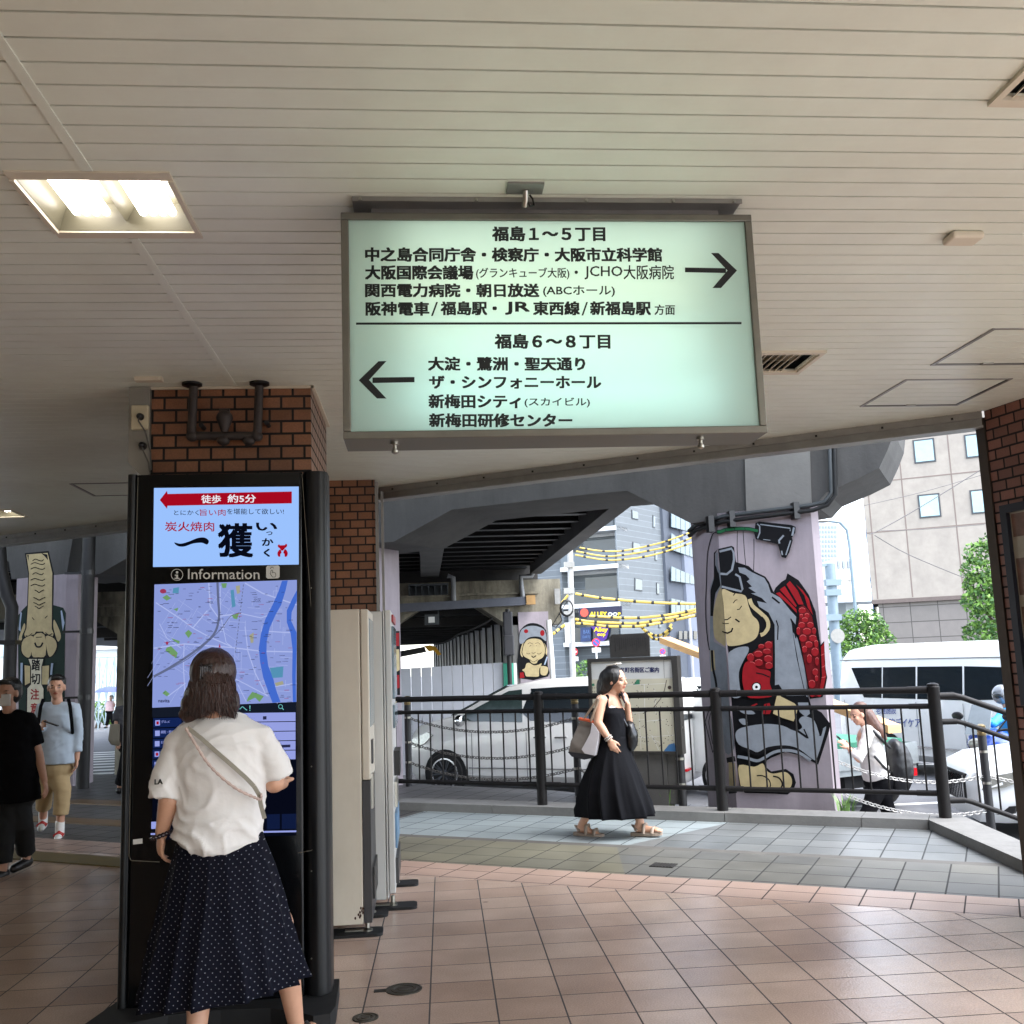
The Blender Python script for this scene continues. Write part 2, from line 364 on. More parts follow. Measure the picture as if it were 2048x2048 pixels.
# ramp side: lower footway beyond the railing on the right
g = M(); g.prism([uv(-.6, 9.34, -.7), uv(5, 8.0, -.7), uv(5, 10.8, -.7), uv(-.6, 10.4, -.7)], (0, 0, .27)); structure(g.build('footway', m_concL))
g = M(); g.prism([uv(-.5, 9.2, -.7), uv(.35, 7.7, -.7), uv(3.2, 7.2, -.7), uv(5, 8.0, -.7), uv(0, 9.5, -.7)], (0, 0, .4)); structure(g.build('ramp', m_concL))
# kerb of the railing with its bend
m_kerb = mat('kerb_concrete', (122, 121, 118), .8, var=.14, vs=5, bump=.3, bs=40, stain=((80, 80, 78), 2.5, .5, .4))
def kerb(name, segs, lab):
    mb = M()
    for (a, b, c, d) in segs: mb.prism([uv(*a), uv(*b), uv(*c), uv(*d)], (0, 0, .085))
    return mb
kb = M(); x = -9.6
while x < -.75:
    x2 = min(x+1.2, -.66)
    kb.ubox(x+.003, x2-.003, 9.33, 9.66, -.05, .083); x = x2
kb.prism([uv(-.655, 9.33, -.05), uv(.04, 7.72, -.05), uv(.30, 7.80, -.05), uv(-.42, 9.66, -.05), uv(-.655, 9.66, -.05)], (0, 0, .133))
structure(kb.build('kerb', m_kerb))

# tactile paving on the left
m_tact = mat('yellow_tactile_paving', (112, 98, 58), .5, var=.2, vs=9)
m_tactB = mat('brown_tactile_paving', (96, 76, 52), .45, var=.2, vs=9)
def tactile(u0, u1, v0, v1, mt, lines=False):
    mb = M(); mb.ubox(u0, u1, v0, v1, .0, .012)
    nu = int((u1-u0)/.06); nv = max(1, int((v1-v0)/.06))
    for i in range(nu):
        for j in range(nv if not lines else 1):
            cu = u0+(i+.5)*(u1-u0)/nu; cv = v0+(j+.5)*(v1-v0)/nv
            if lines: mb.ubox(cu-.017, cu+.017, v0+.02, v1-.02, .006, .011)
            else: mb.ubox(cu-.016, cu+.016, cv-.016, cv+.016, .006, .011)
    return structure(mb.build('tactile_paving', mt))
tactile(-9.5, -6.5, 6.12, 6.42, m_tact); tactile(-10.2, -7.3, 7.72, 8.0, m_tactB, True)
tactile(-10.6, -7.6, 8.9, 9.2, m_tactB)

# ------------------------------------------------------------------ ceiling of enamelled planks
PW = .0935; Y0 = 1.975
holes = [(-1.155, -.713, 2.797, 3.223)]
LAMPS = [(-.934, 3.01), (-.934, -1.2), (2.4, .4), (-3.75, 9.05), (2.4, -3.8), (-3.9, 3.01), (-3.9, -1.2), (-3.9, 6.0)]  # lamps outside the view are added to light the hall
holes = [(x-.221, x+.221, y-.213, y+.213) for x, y in LAMPS]
VENTS = [(1.676, 2.003, 4.527, 4.905), (1.552, 1.98, 1.99, 2.362)]
holes += [(a+.03, b-.03, c+.03, d-.03) for a, b, c, d in VENTS]
def xend(y): return min(4.4, (6.80-.858*y)/.5135)
c = M()
def plank(x0, x1, ya, yb, z0=CZ, z1=CZ+.012):
    xa, xb = min(x1, xend(ya)), min(x1, xend(yb))
    if xa <= x0: return
    xb = max(xb, x0+.001)
    c.hexa([(x0, ya, z0), (xa, ya, z0), (xb, yb, z0), (x0, yb, z0), (x0, ya, z1), (xa, ya, z1), (xb, yb, z1), (x0, yb, z1)])
k = -150
while True:
    ya = Y0 + k*PW + .0042; yb = ya + PW - .0084; k += 1
    if ya > 17: break
    if ya < -9: continue
    cuts = sorted({ya, yb} | {q for h in holes for q in h[2:] if ya < q < yb})
    for y0, y1 in zip(cuts, cuts[1:]):
        x = -17.0
        for h in sorted(h for h in holes if h[2] < (y0+y1)/2 < h[3]):
            plank(x, h[0], y0, y1); x = h[1]
        plank(x, 7.6, y0, y1)
ceiling = structure(c.build('ceiling', m_ceil))
# backing above the planks, open over the recessed fittings
c = M()
ys = sorted({-9.0, 17.0} | {q for h in holes for q in h[2:]})
for y0, y1 in zip(ys, ys[1:]):
    x = -17.0
    for h in sorted(h for h in holes if h[2] <= y0+1e-6 and h[3] >= y1-1e-6) + [(99, 0, 0, 0)]:
        x1 = h[0]
        xa, xb = min(x1, xend(y0)+.0), min(x1, xend(y1))
        if xa > x: c.poly([(x, y0, CZ+.009), (xa, y0, CZ+.009), (max(xb, x), y1, CZ+.009), (x, y1, CZ+.009)])
        x = h[1]
structure(c.build('ceiling_backing', m_ceil_in))
# a solid roof slab above (the railway viaduct over the concourse)
g = M(); g.prism([(-17, -9, 3.3), (4.5, -9, 3.3), (4.5, (6.80-.5135*4.5)/.858, 3.3), (-17, (6.80+.5135*17)/.858, 3.3)], (0, 0, .5)); structure(g.build('roof_slab', m_concD))
g = M(); g.prism([uv(-34, 6.9, 5.3), uv(-1.35, 6.9, 5.3), uv(-1.35, 12.4, 5.3), uv(-34, 12.4, 5.3)], (0, 0, .5)); structure(g.build('viaduct_slab', m_concD))
# fascia along the edge
f = M(); f.ubox(-17, .06, 6.81, 6.90, 2.885, 3.35); f.ubox(-17, .06, 6.795, 6.81, 2.945, 2.992); f.ubox(-17, .06, 6.775, 6.81, 2.885, 2.897)
structure(f.build('ceiling_fascia', m_aludark))
b_ = M()
for i in range(40):
    u = -16.5 + i*.42
    b_.ubox(u, u+.014, 6.788, 6.795, 2.955, 2.969)
tag(b_.build('fascia_bolts', m_black), kind='structure')
# cover strip between ceiling fields
s_ = M(); s_.box((-.945, -9, CZ-.004), (-.915, 2.78, CZ)); s_.box((-.945, 3.245, CZ-.004), (-.915, 5.04, CZ)); structure(s_.build('ceiling_cover_strip', m_ceil))
# unseen walls added behind and left of the viewpoint to hold back daylight
m_wall = mat('daylight_block_wall', (176, 170, 160), .7, var=.1, vs=2)
g = M(); g.box((-17, -9.3, 0), (-.5, -9, 3.3)); g.box((-7.3, -9, 0), (-7.0, 9.5, 3.3)); structure(g.build('daylight_block_wall', m_wall))

# ------------------------------------------------------------------ ceiling fittings
m_frame = mat('cream_metal', (206, 198, 180), .45, var=.05)
m_refl = mat('lamp_reflector', (100, 97, 82), .35, var=.03)
m_tube = glow('lamp_tube', (255, 246, 234), 2.4)
lp = thing('ceiling_lamp', 'lit square recessed ceiling lamp with eight glowing tubes, nearer of the two', 'ceiling lamp', (LAMPS[0][0], LAMPS[0][1], CZ), 'recessed ceiling lamps')
x0, y0 = LAMPS[0]
a = M(); ho, hi = (.233, .225), (.218, .210)
for (p, q) in (((-ho[0], -ho[1]), (ho[0], -hi[1]+.03)), ((-ho[0], hi[1]-.03), (ho[0], ho[1]))): a.box((x0+p[0], y0+p[1], CZ-.006), (x0+q[0], y0+q[1], CZ+.004))
for (p, q) in (((-ho[0], -hi[1]+.03), (-hi[0], hi[1]-.03)), ((hi[0], -hi[1]+.03), (ho[0], hi[1]-.03))): a.box((x0+p[0], y0+p[1], CZ-.012), (x0+q[0], y0+q[1], CZ+.004))
a.build('frame', m_frame, lp)
a = M(); zt = CZ+.085
B = [(x0-.216, y0-.178, CZ), (x0+.216, y0-.178, CZ), (x0+.216, y0+.178, CZ), (x0-.216, y0+.178, CZ)]
T = [(x0-.185, y0-.16, zt), (x0+.185, y0-.16, zt), (x0+.185, y0+.16, zt), (x0-.185, y0+.16, zt)]
for i in range(4): a.poly([B[i], B[(i+1) % 4], T[(i+1) % 4], T[i]])
a.poly(T); a.prism([(x0-.03, y0-.165, zt), (x0+.03, y0-.165, zt), (x0, y0-.165, CZ+.025)], (0, .33, 0))
a.build('reflector', m_refl, lp, fix=False)
for gx in (-.105, .105):
    for i in range(4):
        a = M(); xx = x0+gx+(i-1.5)*.031; a.cap((xx, y0-.145, CZ+.05), .013, (xx, y0+.145, CZ+.05), .013, 10, 3); a.build('tube', m_tube, lp, True)
lab = {3: 'lit recessed ceiling lamp far off at the left edge of the photograph'}
for i, (x, y) in enumerate(LAMPS[1:], 1):
    dup(lp, (x-x0, y-y0, 0), lab.get(i, 'lit recessed ceiling lamp out of view, added to light the hall'), 'recessed ceiling lamps')

def vent(r, label, bars):
    a0, a1, b0, b1 = r
    t = thing('ceiling_vent', label, 'vent', ((a0+a1)/2, (b0+b1)/2, CZ), 'louvred ceiling vents')
    a = M(); w = .034
    a.box((a0, b0, CZ-.012), (a1, b0+w, CZ+.002)); a.box((a0, b1-w, CZ-.012), (a1, b1, CZ+.002))
    a.box((a0, b0+w, CZ-.012), (a0+w*.6, b1-w, CZ+.002)); a.box((a1-w*.6, b0+w, CZ-.012), (a1, b1-w, CZ+.002)); a.build('frame', m_frame, t)
    a = M(); a.box((a0+.01, b0+.01, CZ+.06), (a1-.01, b1-.01, CZ+.07)); a.build('duct', mat('duct_grey', (150, 146, 134), .6), t)
    a = M()
    for i in range(bars):
        xx = a0+w+(i+.3)*(a1-a0-2*w)/bars*.8
        a.hexa([(xx, b0+w, CZ-.004), (xx+.004, b0+w, CZ-.004), (xx+.004, b1-w, CZ-.004), (xx, b1-w, CZ-.004), (xx+.03, b0+w, CZ+.03), (xx+.034, b0+w, CZ+.03), (xx+.034, b1-w, CZ+.03), (xx+.03, b1-w, CZ+.03)])
    a.build('louvres', m_frame, t)
vent(VENTS[0], 'cream louvred ceiling vent right beside the hanging lit sign', 6)
vent(VENTS[1], 'cream ceiling vent cut off by the right edge near the top', 5)

def hatch(x0, x1, y0, y1, label):
    t = thing('ceiling_hatch', label, 'access hatch', ((x0+x1)/2, (y0+y1)/2, CZ), 'ceiling access hatches')
    a = M(); w = .014
    for (p, q, r, s) in ((x0, x1, y0, y0+w), (x0, x1, y1-w, y1), (x0, x0+w, y0+w, y1-w), (x1-w, x1, y0+w, y1-w)): a.box((p, r, CZ-.005), (q, s, CZ+.001))
    a.build('frame', m_alu, t)
    a = M()
    for (p, q, r, s) in ((x0+w, x1-w, y0+w, y0+w+.007), (x0+w, x1-w, y1-w-.007, y1-w), (x0+w, x0+w+.009, y0+w+.007, y1-w-.007), (x1-w-.009, x1-w, y0+w+.007, y1-w-.007)): a.box((p, r, CZ-.0015), (q, s, CZ+.001))
    a.build('gap', m_black, t)
    a = M(); a.box(((x0+x1)/2-.03, y1-w-.02, CZ-.008), ((x0+x1)/2+.03, y1-w-.004, CZ)); a.build('latch', m_steel, t)
hatch(2.67, 3.27, 4.21, 4.79, 'aluminium framed ceiling hatch nearer the viewer, cut off by the right edge')
hatch(2.67, 3.29, 5.055, 5.64, 'aluminium framed ceiling hatch whole in view beside the right brick wall')
q0, q1 = PZ(140, 968, CZ), PZ(193, 991, CZ); hatch(q0.x, q0.x+.9, q1.y, q0.y, 'ceiling hatch partly behind the black information kiosk')
b = M(); b.box((1.893, 3.155, CZ-.028), (2.012, 3.237, CZ)); o = b.build('ceiling_sensor', m_frame); md = o.modifiers.new('b', 'BEVEL'); md.width = .01; md.segments = 3
tag(o, 'small cream plastic sensor box on the ceiling right of the sign', 'sensor')
q = PZ(298, 755, CZ); b = M(); b.box((q.x-.065, q.y-.02, CZ-.02), (q.x+.065, q.y+.02, CZ)); b.box((q.x+.03, q.y-.024, CZ-.016), (q.x+.05, q.y-.02, CZ-.008)); tag(b.build('ceiling_bracket', m_frame), 'flat cream fitting on the ceiling just left of the two black pipes', 'ceiling fitting')

# ------------------------------------------------------------------ hanging lit sign
SY = 2.945
sg = thing('hanging_sign', 'large lit direction sign hanging from the ceiling with black Japanese lettering and two arrows', 'sign', (.433, 3.03, CZ))
m_sgframe = mat('sign_frame_metal', (112, 110, 102), .45, .7, var=.12, vs=8)
X0, X1, Z0, Z1, DP = -.222, 1.090, 2.222, 2.944, .18
fw = .0235
a = M()
a.box((X0, SY, Z1-fw), (X1, SY+DP, Z1)); a.box((X0, SY, Z0), (X1, SY+DP, Z0+fw)); a.box((X0, SY, Z0+fw), (X0+fw, SY+DP, Z1-fw)); a.box((X1-fw, SY, Z0+fw), (X1, SY+DP, Z1-fw))
o = a.build('frame', m_sgframe, sg); md = o.modifiers.new('b', 'BEVEL'); md.width = .003; md.segments = 2
a = M(); a.box((X0+fw, SY+DP-.01, Z0+fw), (X1-fw, SY+DP-.002, Z1-fw)); a.build('back_plate', m_white, sg)
mp_ = bpy.data.materials.new('milky_acrylic'); mp_.use_nodes = True; n = mp_.node_tree.nodes; n.clear(); L = mp_.node_tree.links
o_ = n.new('ShaderNodeOutputMaterial'); tr = n.new('ShaderNodeBsdfTranslucent'); tr.inputs[0].default_value = (.82, .90, .87, 1)
df = n.new('ShaderNodeBsdfPrincipled'); df.inputs['Base Color'].default_value = (.62, .78, .74, 1); df.inputs['Roughness'].default_value = .25
mx = n.new('ShaderNodeMixShader'); mx.inputs[0].default_value = .35; L.new(tr.outputs[0], mx.inputs[1]); L.new(df.outputs[0], mx.inputs[2]); L.new(mx.outputs[0], o_.inputs[0])
a = M(); a.box((X0+fw, SY+.008, Z0+fw), (X1-fw, SY+.012, Z1-fw)); a.build('panel', mp_, sg)
for i, (z, x0_, x1_, cc, st) in enumerate([(2.86, X0+.2, X1-.14, (240, 250, 238), 3.2), (2.70, X0+.14, X1-.22, (250, 246, 212), 3.0), (2.52, X0+.22, X1-.18, (228, 250, 245), 3.2), (2.345, X0+.2, X1-.15, (214, 250, 250), 4.2)]):
    a = M(); a.cap((x0_, SY+.105, z), .016, (x1_, SY+.105, z), .016, 10, 3); a.build('tube', glow('sign_tube_%d' % i, cc, st*.27), sg, True)
SP = lambda x, y: PY(x, y, SY+.0065)
rows = [('福島１〜５丁目', 984, 452, 1211, 483, .042),
        ('中之島合同庁舎・検察庁・大阪市立科学館', 730, 494, 1325, 524, .042), ('大阪国際会議場', 730, 530, 947, 560, .042),
        ('(グランキューブ大阪)', 952, 535, 1139, 559, .012), ('・', 1149, 541, 1156, 548, .02), ('JCHO', 1169, 532, 1245, 559, .012), ('大阪病院', 1247, 530, 1348, 559, .012),
        ('関西電力病院・朝日放送', 730, 566, 1079, 595, .042), ('(ABCホール)', 1086, 571, 1230, 594, .016),
        ('阪神電車', 731, 603, 859, 632, .042), ('/', 862, 604, 876, 632, 0), ('福島駅・', 881, 602, 994, 631, .042), ('JR', 1010, 603, 1060, 630, .042), ('東西線', 1066, 602, 1160, 631, .042), ('/', 1163, 604, 1176, 631, 0), ('新福島駅', 1180, 602, 1302, 631, .042), ('方面', 1309, 609, 1350, 630, .02),
        ('福島６〜８丁目', 989, 667, 1221, 698, .042), ('大淀・鷺洲・聖天通り', 856, 713, 1171, 742, .042), ('ザ・シンフォニーホール', 858, 751, 1203, 778, .042),
        ('新梅田シティ', 857, 788, 1042, 817, .042), ('(スカイビル)', 1049, 795, 1180, 815, .016), ('新梅田研修センター', 858, 826, 1145, 855, .042)]
a = M()
for s, x0_, y0_, x1_, y1_, bd in rows: text_px(a, s, x0_, y0_, x1_, y1_, SP, bd)
a.build('lettering', m_ink, sg, fix=False)
def polypx(mb, pts, plane): mb.poly([plane(*q) for q in pts])
a = M()
polypx(a, [(1370, 535), (1452, 536.5), (1452, 546), (1370, 544.5)], SP)
polypx(a, [(1422, 506), (1437, 506), (1474, 541), (1442, 576), (1425, 576), (1455, 541)], SP); a.build('arrow', m_ink, sg, fix=False)
a = M(); polypx(a, [(745, 755), (829, 754), (829, 764.5), (745, 766)], SP); polypx(a, [(773, 722), (757, 722.5), (717.5, 760.5), (754, 797), (773, 797), (738, 760)], SP); a.build('arrow', m_ink, sg, fix=False)
a = M(); polypx(a, [(712, 645), (1483, 644), (1483, 648.5), (712, 649.5)], SP); a.build('divider_line', m_ink, sg, fix=False)
a = M(); a.box((-.186, 2.93, CZ-.008), (1.057, 3.13, CZ-.001)); a.box((-.186, 2.93, CZ-.016), (1.057, 2.934, CZ-.008)); a.box((-.13, 3.0, Z1), (1.0, 3.07, CZ-.008)); a.build('hanger_channel', m_alu, sg)
for x in (-.16, .2, .55, .83, 1.03):
    a = M(); a.cyl((x, 2.929, CZ-.011), (x, 2.922, CZ-.011), .005, 8); a.build('bolt', m_steel, sg)
for px in (790, 1402):
    q = PY(px, 893, SY+.05); a = M(); a.lathe((q.x, q.y, 0), [(.003, Z0+.001), (.013, Z0), (.013, Z0-.008), (.006, Z0-.01), (.006, Z0-.022), (.011, Z0-.026), (.011, Z0-.034), (.004, Z0-.038)], 12); a.build('locking_knob', m_steel, sg, True)
t = thing('cable_bracket', 'small metal plate with conduit stub and cable on the ceiling above the sign', 'bracket', (.35, 2.86, CZ))
a = M(); a.box((.292, 2.828, CZ-.008), (.404, 2.895, CZ)); a.build('plate', m_alu, t)
a = M(); a.tube([(.35, 2.87, CZ-.008), (.35, 2.88, CZ-.03), (.348, 2.9, CZ-.045)], .009, 10); a.build('conduit', m_steel, t, True)
a = M(); a.tube([(.352, 2.885, CZ-.03), (.365, 2.89, CZ-.05), (.378, 2.895, CZ-.045), (.375, 2.9, CZ-.02), (.366, 2.9, CZ-.008)], .003, 6); a.build('cable', m_black, t, True)

# ------------------------------------------------------------------ brick pillars
m_brick = tile_mat('glazed_brick', (142, 97, 70), (116, 77, 54), (22, 20, 19), .117, .0655, .0065, rough=.3, wall=True, ang=(1, 1), off=(.02, .012), stagger=.5, bump=.6, fine=.15, var=.25)
m_brickR = tile_mat('brown_brick', (128, 82, 68), (104, 66, 55), (20, 18, 18), .117, .0655, .0065, rough=.38, wall=True, ang=(.77, 1.186), off=(0, .02), stagger=.5, bump=.6, fine=.15, var=.22)
pl = thing('brick_pillar', 'brown brick pillar with black pipes rising behind the information kiosk', 'pillar', (-.94, 5.5, 0))
a = M(); a.box((-1.344, 5.06, 0), (-.545, 5.90, CZ+.05)); a.build('shaft', m_brick, pl)
a = M(); a.box((-1.36, 5.045, CZ-.014), (-.53, 5.058, CZ-.001)); a.box((-.543, 5.045, CZ-.014), (-.525, 5.92, CZ-.001)); a.build('ceiling_trim', m_frame, pl)
pl2 = thing('brick_pillar', 'narrow brown brick pillar rising behind the vending machines', 'pillar', (-.7, 8, 0))
a = M(); a.box((-1.3, 7.76, 0), (-.345, 8.4, CZ+.05)); a.build('shaft', m_brick, pl2)
a = M(); a.box((-.342, 7.75, 0), (-.318, 7.79, CZ-.02)); a.box((-.30, 7.78, 0), (-.28, 7.82, CZ-.09)); a.build('edge_trim', m_alu, pl2)
# pipe loop on the brick pillar
m_pipe = mat('dark_iron_pipe', (56, 50, 48), .6, .2, var=.3, vs=14)
t = thing('drain_pipe', 'dark iron pipe loop coming down from the ceiling on the brick pillar', 'pipe', (-1.05, 5.0, CZ))
PP = lambda x, y: PY(x, y, 4.99)
a = M(); P0, P1, P2, P3 = PP(388, 762), PP(383, 872), PP(515, 872), PP(519, 762)
def bend(a_, b_, c_, r=.035, n=5):
    a_, b_, c_ = map(Vector, (a_, b_, c_)); d1 = (a_-b_).normalized()*r; d2 = (c_-b_).normalized()*r
    return [b_+d1*(1-t)**2+d2*t*t for t in [i/n for i in range(n+1)]]
a.tube([P0+Vector((0, 0, .02))] + bend(P0, P1, P2) + bend(P1, P2, P3) + [P3+Vector((0, 0, .02))], .022, 14); a.build('pipe', m_pipe, t, True)
for q in (PP(384, 765), PP(519, 762)):
    a = M(); a.lathe((q.x, q.y, CZ), [(.05, -.001), (.05, -.012), (.028, -.02)], 20); a.build('ceiling_collar', m_black, t, True)
q = PP(449, 860); a = M(); a.cap(q, .02, q+Vector((0, 0, .06)), .042); a.cyl(q+Vector((0, 0, .06)), q+Vector((0, 0, .1)), .007); a.cyl(q+Vector((-.025, 0, .1)), q+Vector((.025, 0, .1)), .012); a.build('valve', m_pipe, t, True)
for q in (P1, P2, PP(449, 880), PP(500, 880)):
    a = M(); a.cap(q+Vector((0, 0, -.002)), .027, q+Vector((.012 if q.x < -1.0 else -.012, 0, 0)), .027, 12, 3); a.build('fitting', m_pipe, t, True)
for px, py in ((402, 850), (533, 845)):
    q = PP(px, py); a = M(); a.cyl(q, q+Vector((0, .08, 0)), .012); a.build('wall_clip', m_black, t, True)
# power box left of the brick pillar
t = thing('power_box', 'grey metal duct with outlets and plugs beside the brick pillar top', 'power box', (-1.4, 5.03, 2.7))
a = M(); a.box((-1.448, 5.03, 2.60), (-1.346, 5.10, CZ-.005)); a.prism([(-1.448, 5.03, 2.60), (-1.346, 5.03, 2.60), (-1.346, 5.03, 2.50), (-1.40, 5.03, 2.545)], (0, .07, 0)); a.build('duct', mat('grey_steel', (140, 138, 130), .5, .2, var=.1), t)
q = PY(281, 836, 5.02); a = M(); a.box((q.x-.042, 5.0, q.z-.063), (q.x+.042, 5.03, q.z+.063)); o = a.build('outlet', mat('ivory_plastic', (196, 188, 160), .4, var=.04), t); md = o.modifiers.new('b', 'BEVEL'); md.width = .006; md.segments = 3
pA = PY(279, 832, 4.98); pB = PY(283, 890, 5.0)
for q in (pA, pB):
    a = M(); a.cap(q, .016, q+Vector((0, .03, 0)), .02, 12, 3); a.build('plug', m_black, t, True)
a = M(); a.tube([pA, pA+Vector((.0, -.02, -.03)), PY(290, 862, 4.99), PY(301, 905, 5.0), PY(302, 940, 5.01)], .004, 6); a.tube([pB, pB+Vector((.01, -.01, -.03)), PY(297, 925, 5.0), PY(300, 945, 5.01)], .004, 6); a.build('cables', mat('grey_cable', (84, 82, 78), .6, var=.05), t, True)
# right brick wall with poster
RW0 = Vector((3.545, 5.86, 0)); RD = Vector((.208, -.978, 0)); RN = Vector((-.978, -.208, 0))
def RWp(s, d, z): return RW0 + RD*s - RN*d + Vector((0, 0, z))
rw = thing('brick_pillar', 'dark brown brick pillar with framed poster at the right edge', 'pillar', RW0)
a = M(); a.prism([RWp(.06, 0, 0), RWp(1.9, 0, 0), RWp(1.9, .8, 0), RWp(.06, .8, 0)], (0, 0, CZ)); a.build('shaft', m_brickR, rw)
a = M(); a.prism([RWp(-.015, -.01, 0), RWp(.057, -.01, 0), RWp(.057, .25, 0), RWp(-.015, .25, 0)], (0, 0, 2.95)); a.build('shutter_guide', mat('bronze_channel', (70, 62, 56), .5, .5, var=.2, vs=5), rw)
PR = lambda x, y: hit(x, y, RW0 - RN*(-.02), RN)
def rpx(x, y, d=0.0): return hit(x, y, RW0 + RN*d, RN)
ps = thing('framed_poster', 'dark framed poster on the right brick pillar cut off by the photo edge', 'poster', RW0+Vector((0, 0, 1.5)))
q0 = rpx(1997, 1012, .042); q1 = rpx(2012, 1410, .042); s0 = (q0-RW0).dot(RD); z1, z0 = q0.z, q1.z
a = M()
def rbox(mb, s_0, s_1, z_0, z_1, d0, d1): mb.hexa([RWp(s_0, -d1, z_0), RWp(s_1, -d1, z_0), RWp(s_1, -d0, z_0), RWp(s_0, -d0, z_0), RWp(s_0, -d1, z_1), RWp(s_1, -d1, z_1), RWp(s_1, -d0, z_1), RWp(s_0, -d0, z_1)])
rbox(a, s0, s0+.05, z0, z1, 0, .04); rbox(a, s0+.05, s0+.8, z1-.05, z1, 0, .04); rbox(a, s0+.05, s0+.8, z0, z0+.05, 0, .04); a.build('frame', mat('navy_metal', (30, 33, 44), .4, .3), ps)
a = M(); rbox(a, s0+.05, s0+.8, z0+.05, z1-.05, .0, .012); a.build('print', mat('poster_print', (150, 146, 134), .4, var=.3, vs=4), ps)
a = M()
for i, (zz, hh, cc) in enumerate(((z1-.06, .14, 0), (z1-.33, .22, 1), (z1-.62, .3, 1))): rbox(a, s0+.06, s0+.7, zz-hh, zz, .012, .013)
a.build('picture', mat('poster_picture', (96, 72, 62), .4, var=.55, vs=9), ps)

# ================================================================== INFORMATION KIOSK
KY = 4.84
kk = thing('information_kiosk', 'tall black touch screen information kiosk showing an advertisement above a town map', 'kiosk', (-.92, 4.94, 0))
m_kblk = mat('gloss_black_panel', (6, 7, 9), .16, var=0, spec=.3)
m_kgrey = mat('charcoal_powder_coat', (15, 17, 20), .38, .3, var=.1)
xL, xR, zT, zB = -1.393, -.448, 2.497, .075
def KP(x, y, d=0.0): return PY(x, y, KY-d)
def rounded(x0, x1, y0, y1, r, n=6):
    P = []
    for cx, cy, a0 in ((x1-r, y0+r, -90), (x1-r, y1-r, 0), (x0+r, y1-r, 90), (x0+r, y0+r, 180)):
        for i in range(n+1): t = R(a0+90*i/n); P.append((cx+r*math.cos(t), cy+r*math.sin(t)))
    return P
a = M(); a.prism([(x, y, zB) for x, y in rounded(-1.349, -.566, KY, KY+.2, .012)], (0, 0, zT-.004-zB)); a.build('body', m_kblk, kk, True)
for x0, x1 in ((xL, -1.352), (-.563, xR)):
    a = M(); a.prism([(x, y, zB) for x, y in rounded(x0, x1, KY-.006, KY+.21, min(.055, (x1-x0)*.48))], (0, 0, zT-zB)); a.build('side_column', m_kgrey, kk, True)
a = M(); a.prism([(x, y, 0) for x, y in [(-1.40, 5.08), (-.43, 5.08), (-.415, 4.70), (-.43, 4.60), (-.50, 4.585), (-.58, 4.66), (-.70, 4.72), (-.92, 4.745), (-1.14, 4.72), (-1.28, 4.65), (-1.38, 4.56), (-1.47, 4.50), (-1.50, 4.56)]], (0, 0, .072)); a.build('base_plate', m_rubber, kk)
m_ad = glow('advert_screen_blue', (150, 188, 246), 0.162); m_adred = glow('advert_red', (178, 10, 34), 0.129); m_adink = glow('advert_ink', (10, 14, 30), 0.104); m_adwht = glow('advert_white', (230, 232, 240), 0.166)
def screen(name, px, mt, par, d=.0015, sub=None):
    mb = M(); mb.poly([KP(*q, d) for q in px]); return mb.build(name, mt, par, fix=False)
ad = screen('advert_screen', [(306, 1134), (597.5, 1129), (597.5, 973), (308, 976)], m_ad, kk)
C2 = lambda X, Y: (290+.2899*X, 940+.2899*Y)
def layer(name, mt, par, polys, d=.003, texts=(), strokes=(), plane=None, conv=None):
    pl = plane or (lambda x, y: KP(x, y, d)); cv = conv or C2; mb = M()
    for P in polys: mb.poly([pl(*cv(*q)) for q in P])
    for s, x0, y0, x1, y1, bd in texts:
        A = cv(x0, y1); B = cv(x1, y0); text_px(mb, s, A[0], B[1], B[0], A[1], pl, bd)
    for P, w in strokes:
        for q in ribbon([cv(*k) for k in P], w*(cv(1, 0)[0]-cv(0, 0)[0])): mb.poly([pl(*k) for k in q])
    return mb.build(name, mt, par, fix=False)
def ribbon(P, w):
    out = []; n = len(P); L_ = []; R_ = []
    for i in range(n):
        a_, b_ = P[max(0, i-1)], P[min(n-1, i+1)]; dx, dy = b_[0]-a_[0], b_[1]-a_[1]; l = math.hypot(dx, dy) or 1
        L_.append((P[i][0]-dy/l*w/2, P[i][1]+dx/l*w/2)); R_.append((P[i][0]+dy/l*w/2, P[i][1]-dx/l*w/2))
    return [[L_[i], L_[i+1], R_[i+1], R_[i]] for i in range(n-1)]
def smooth(P, n=4, closed=True):
    out = []; m = len(P)
    for i in range(m if closed else m-1):
        g_ = lambda k: P[k % m] if closed else P[max(0, min(m-1, k))]
        p0, p1, p2, p3 = g_(i-1), g_(i), g_(i+1), g_(i+2)
        for j in range(n):
            t = j/n; out.append(tuple(.5*((2*p1[k]) + (-p0[k]+p2[k])*t + (2*p0[k]-5*p1[k]+4*p2[k]-p3[k])*t*t + (-p0[k]+3*p1[k]-3*p2[k]+p3[k])*t**3) for k in (0, 1)))
    if not closed: out.append(P[-1])
    return out
def disc(x, y, rx, ry=None, n=14): return [(x+rx*math.cos(2*math.pi*i/n), y+(ry or rx)*math.sin(2*math.pi*i/n)) for i in range(n)]
layer('arrow_banner', m_adred, ad, [[(102, 207), (152, 143), (155, 165), (1013, 148), (1013, 230), (155, 247), (152, 268)]])
layer('banner_lettering', m_adwht, ad, [], .0045, [('徒歩', 388, 172, 524, 230, .02), ('約5分', 570, 168, 765, 226, .02)])
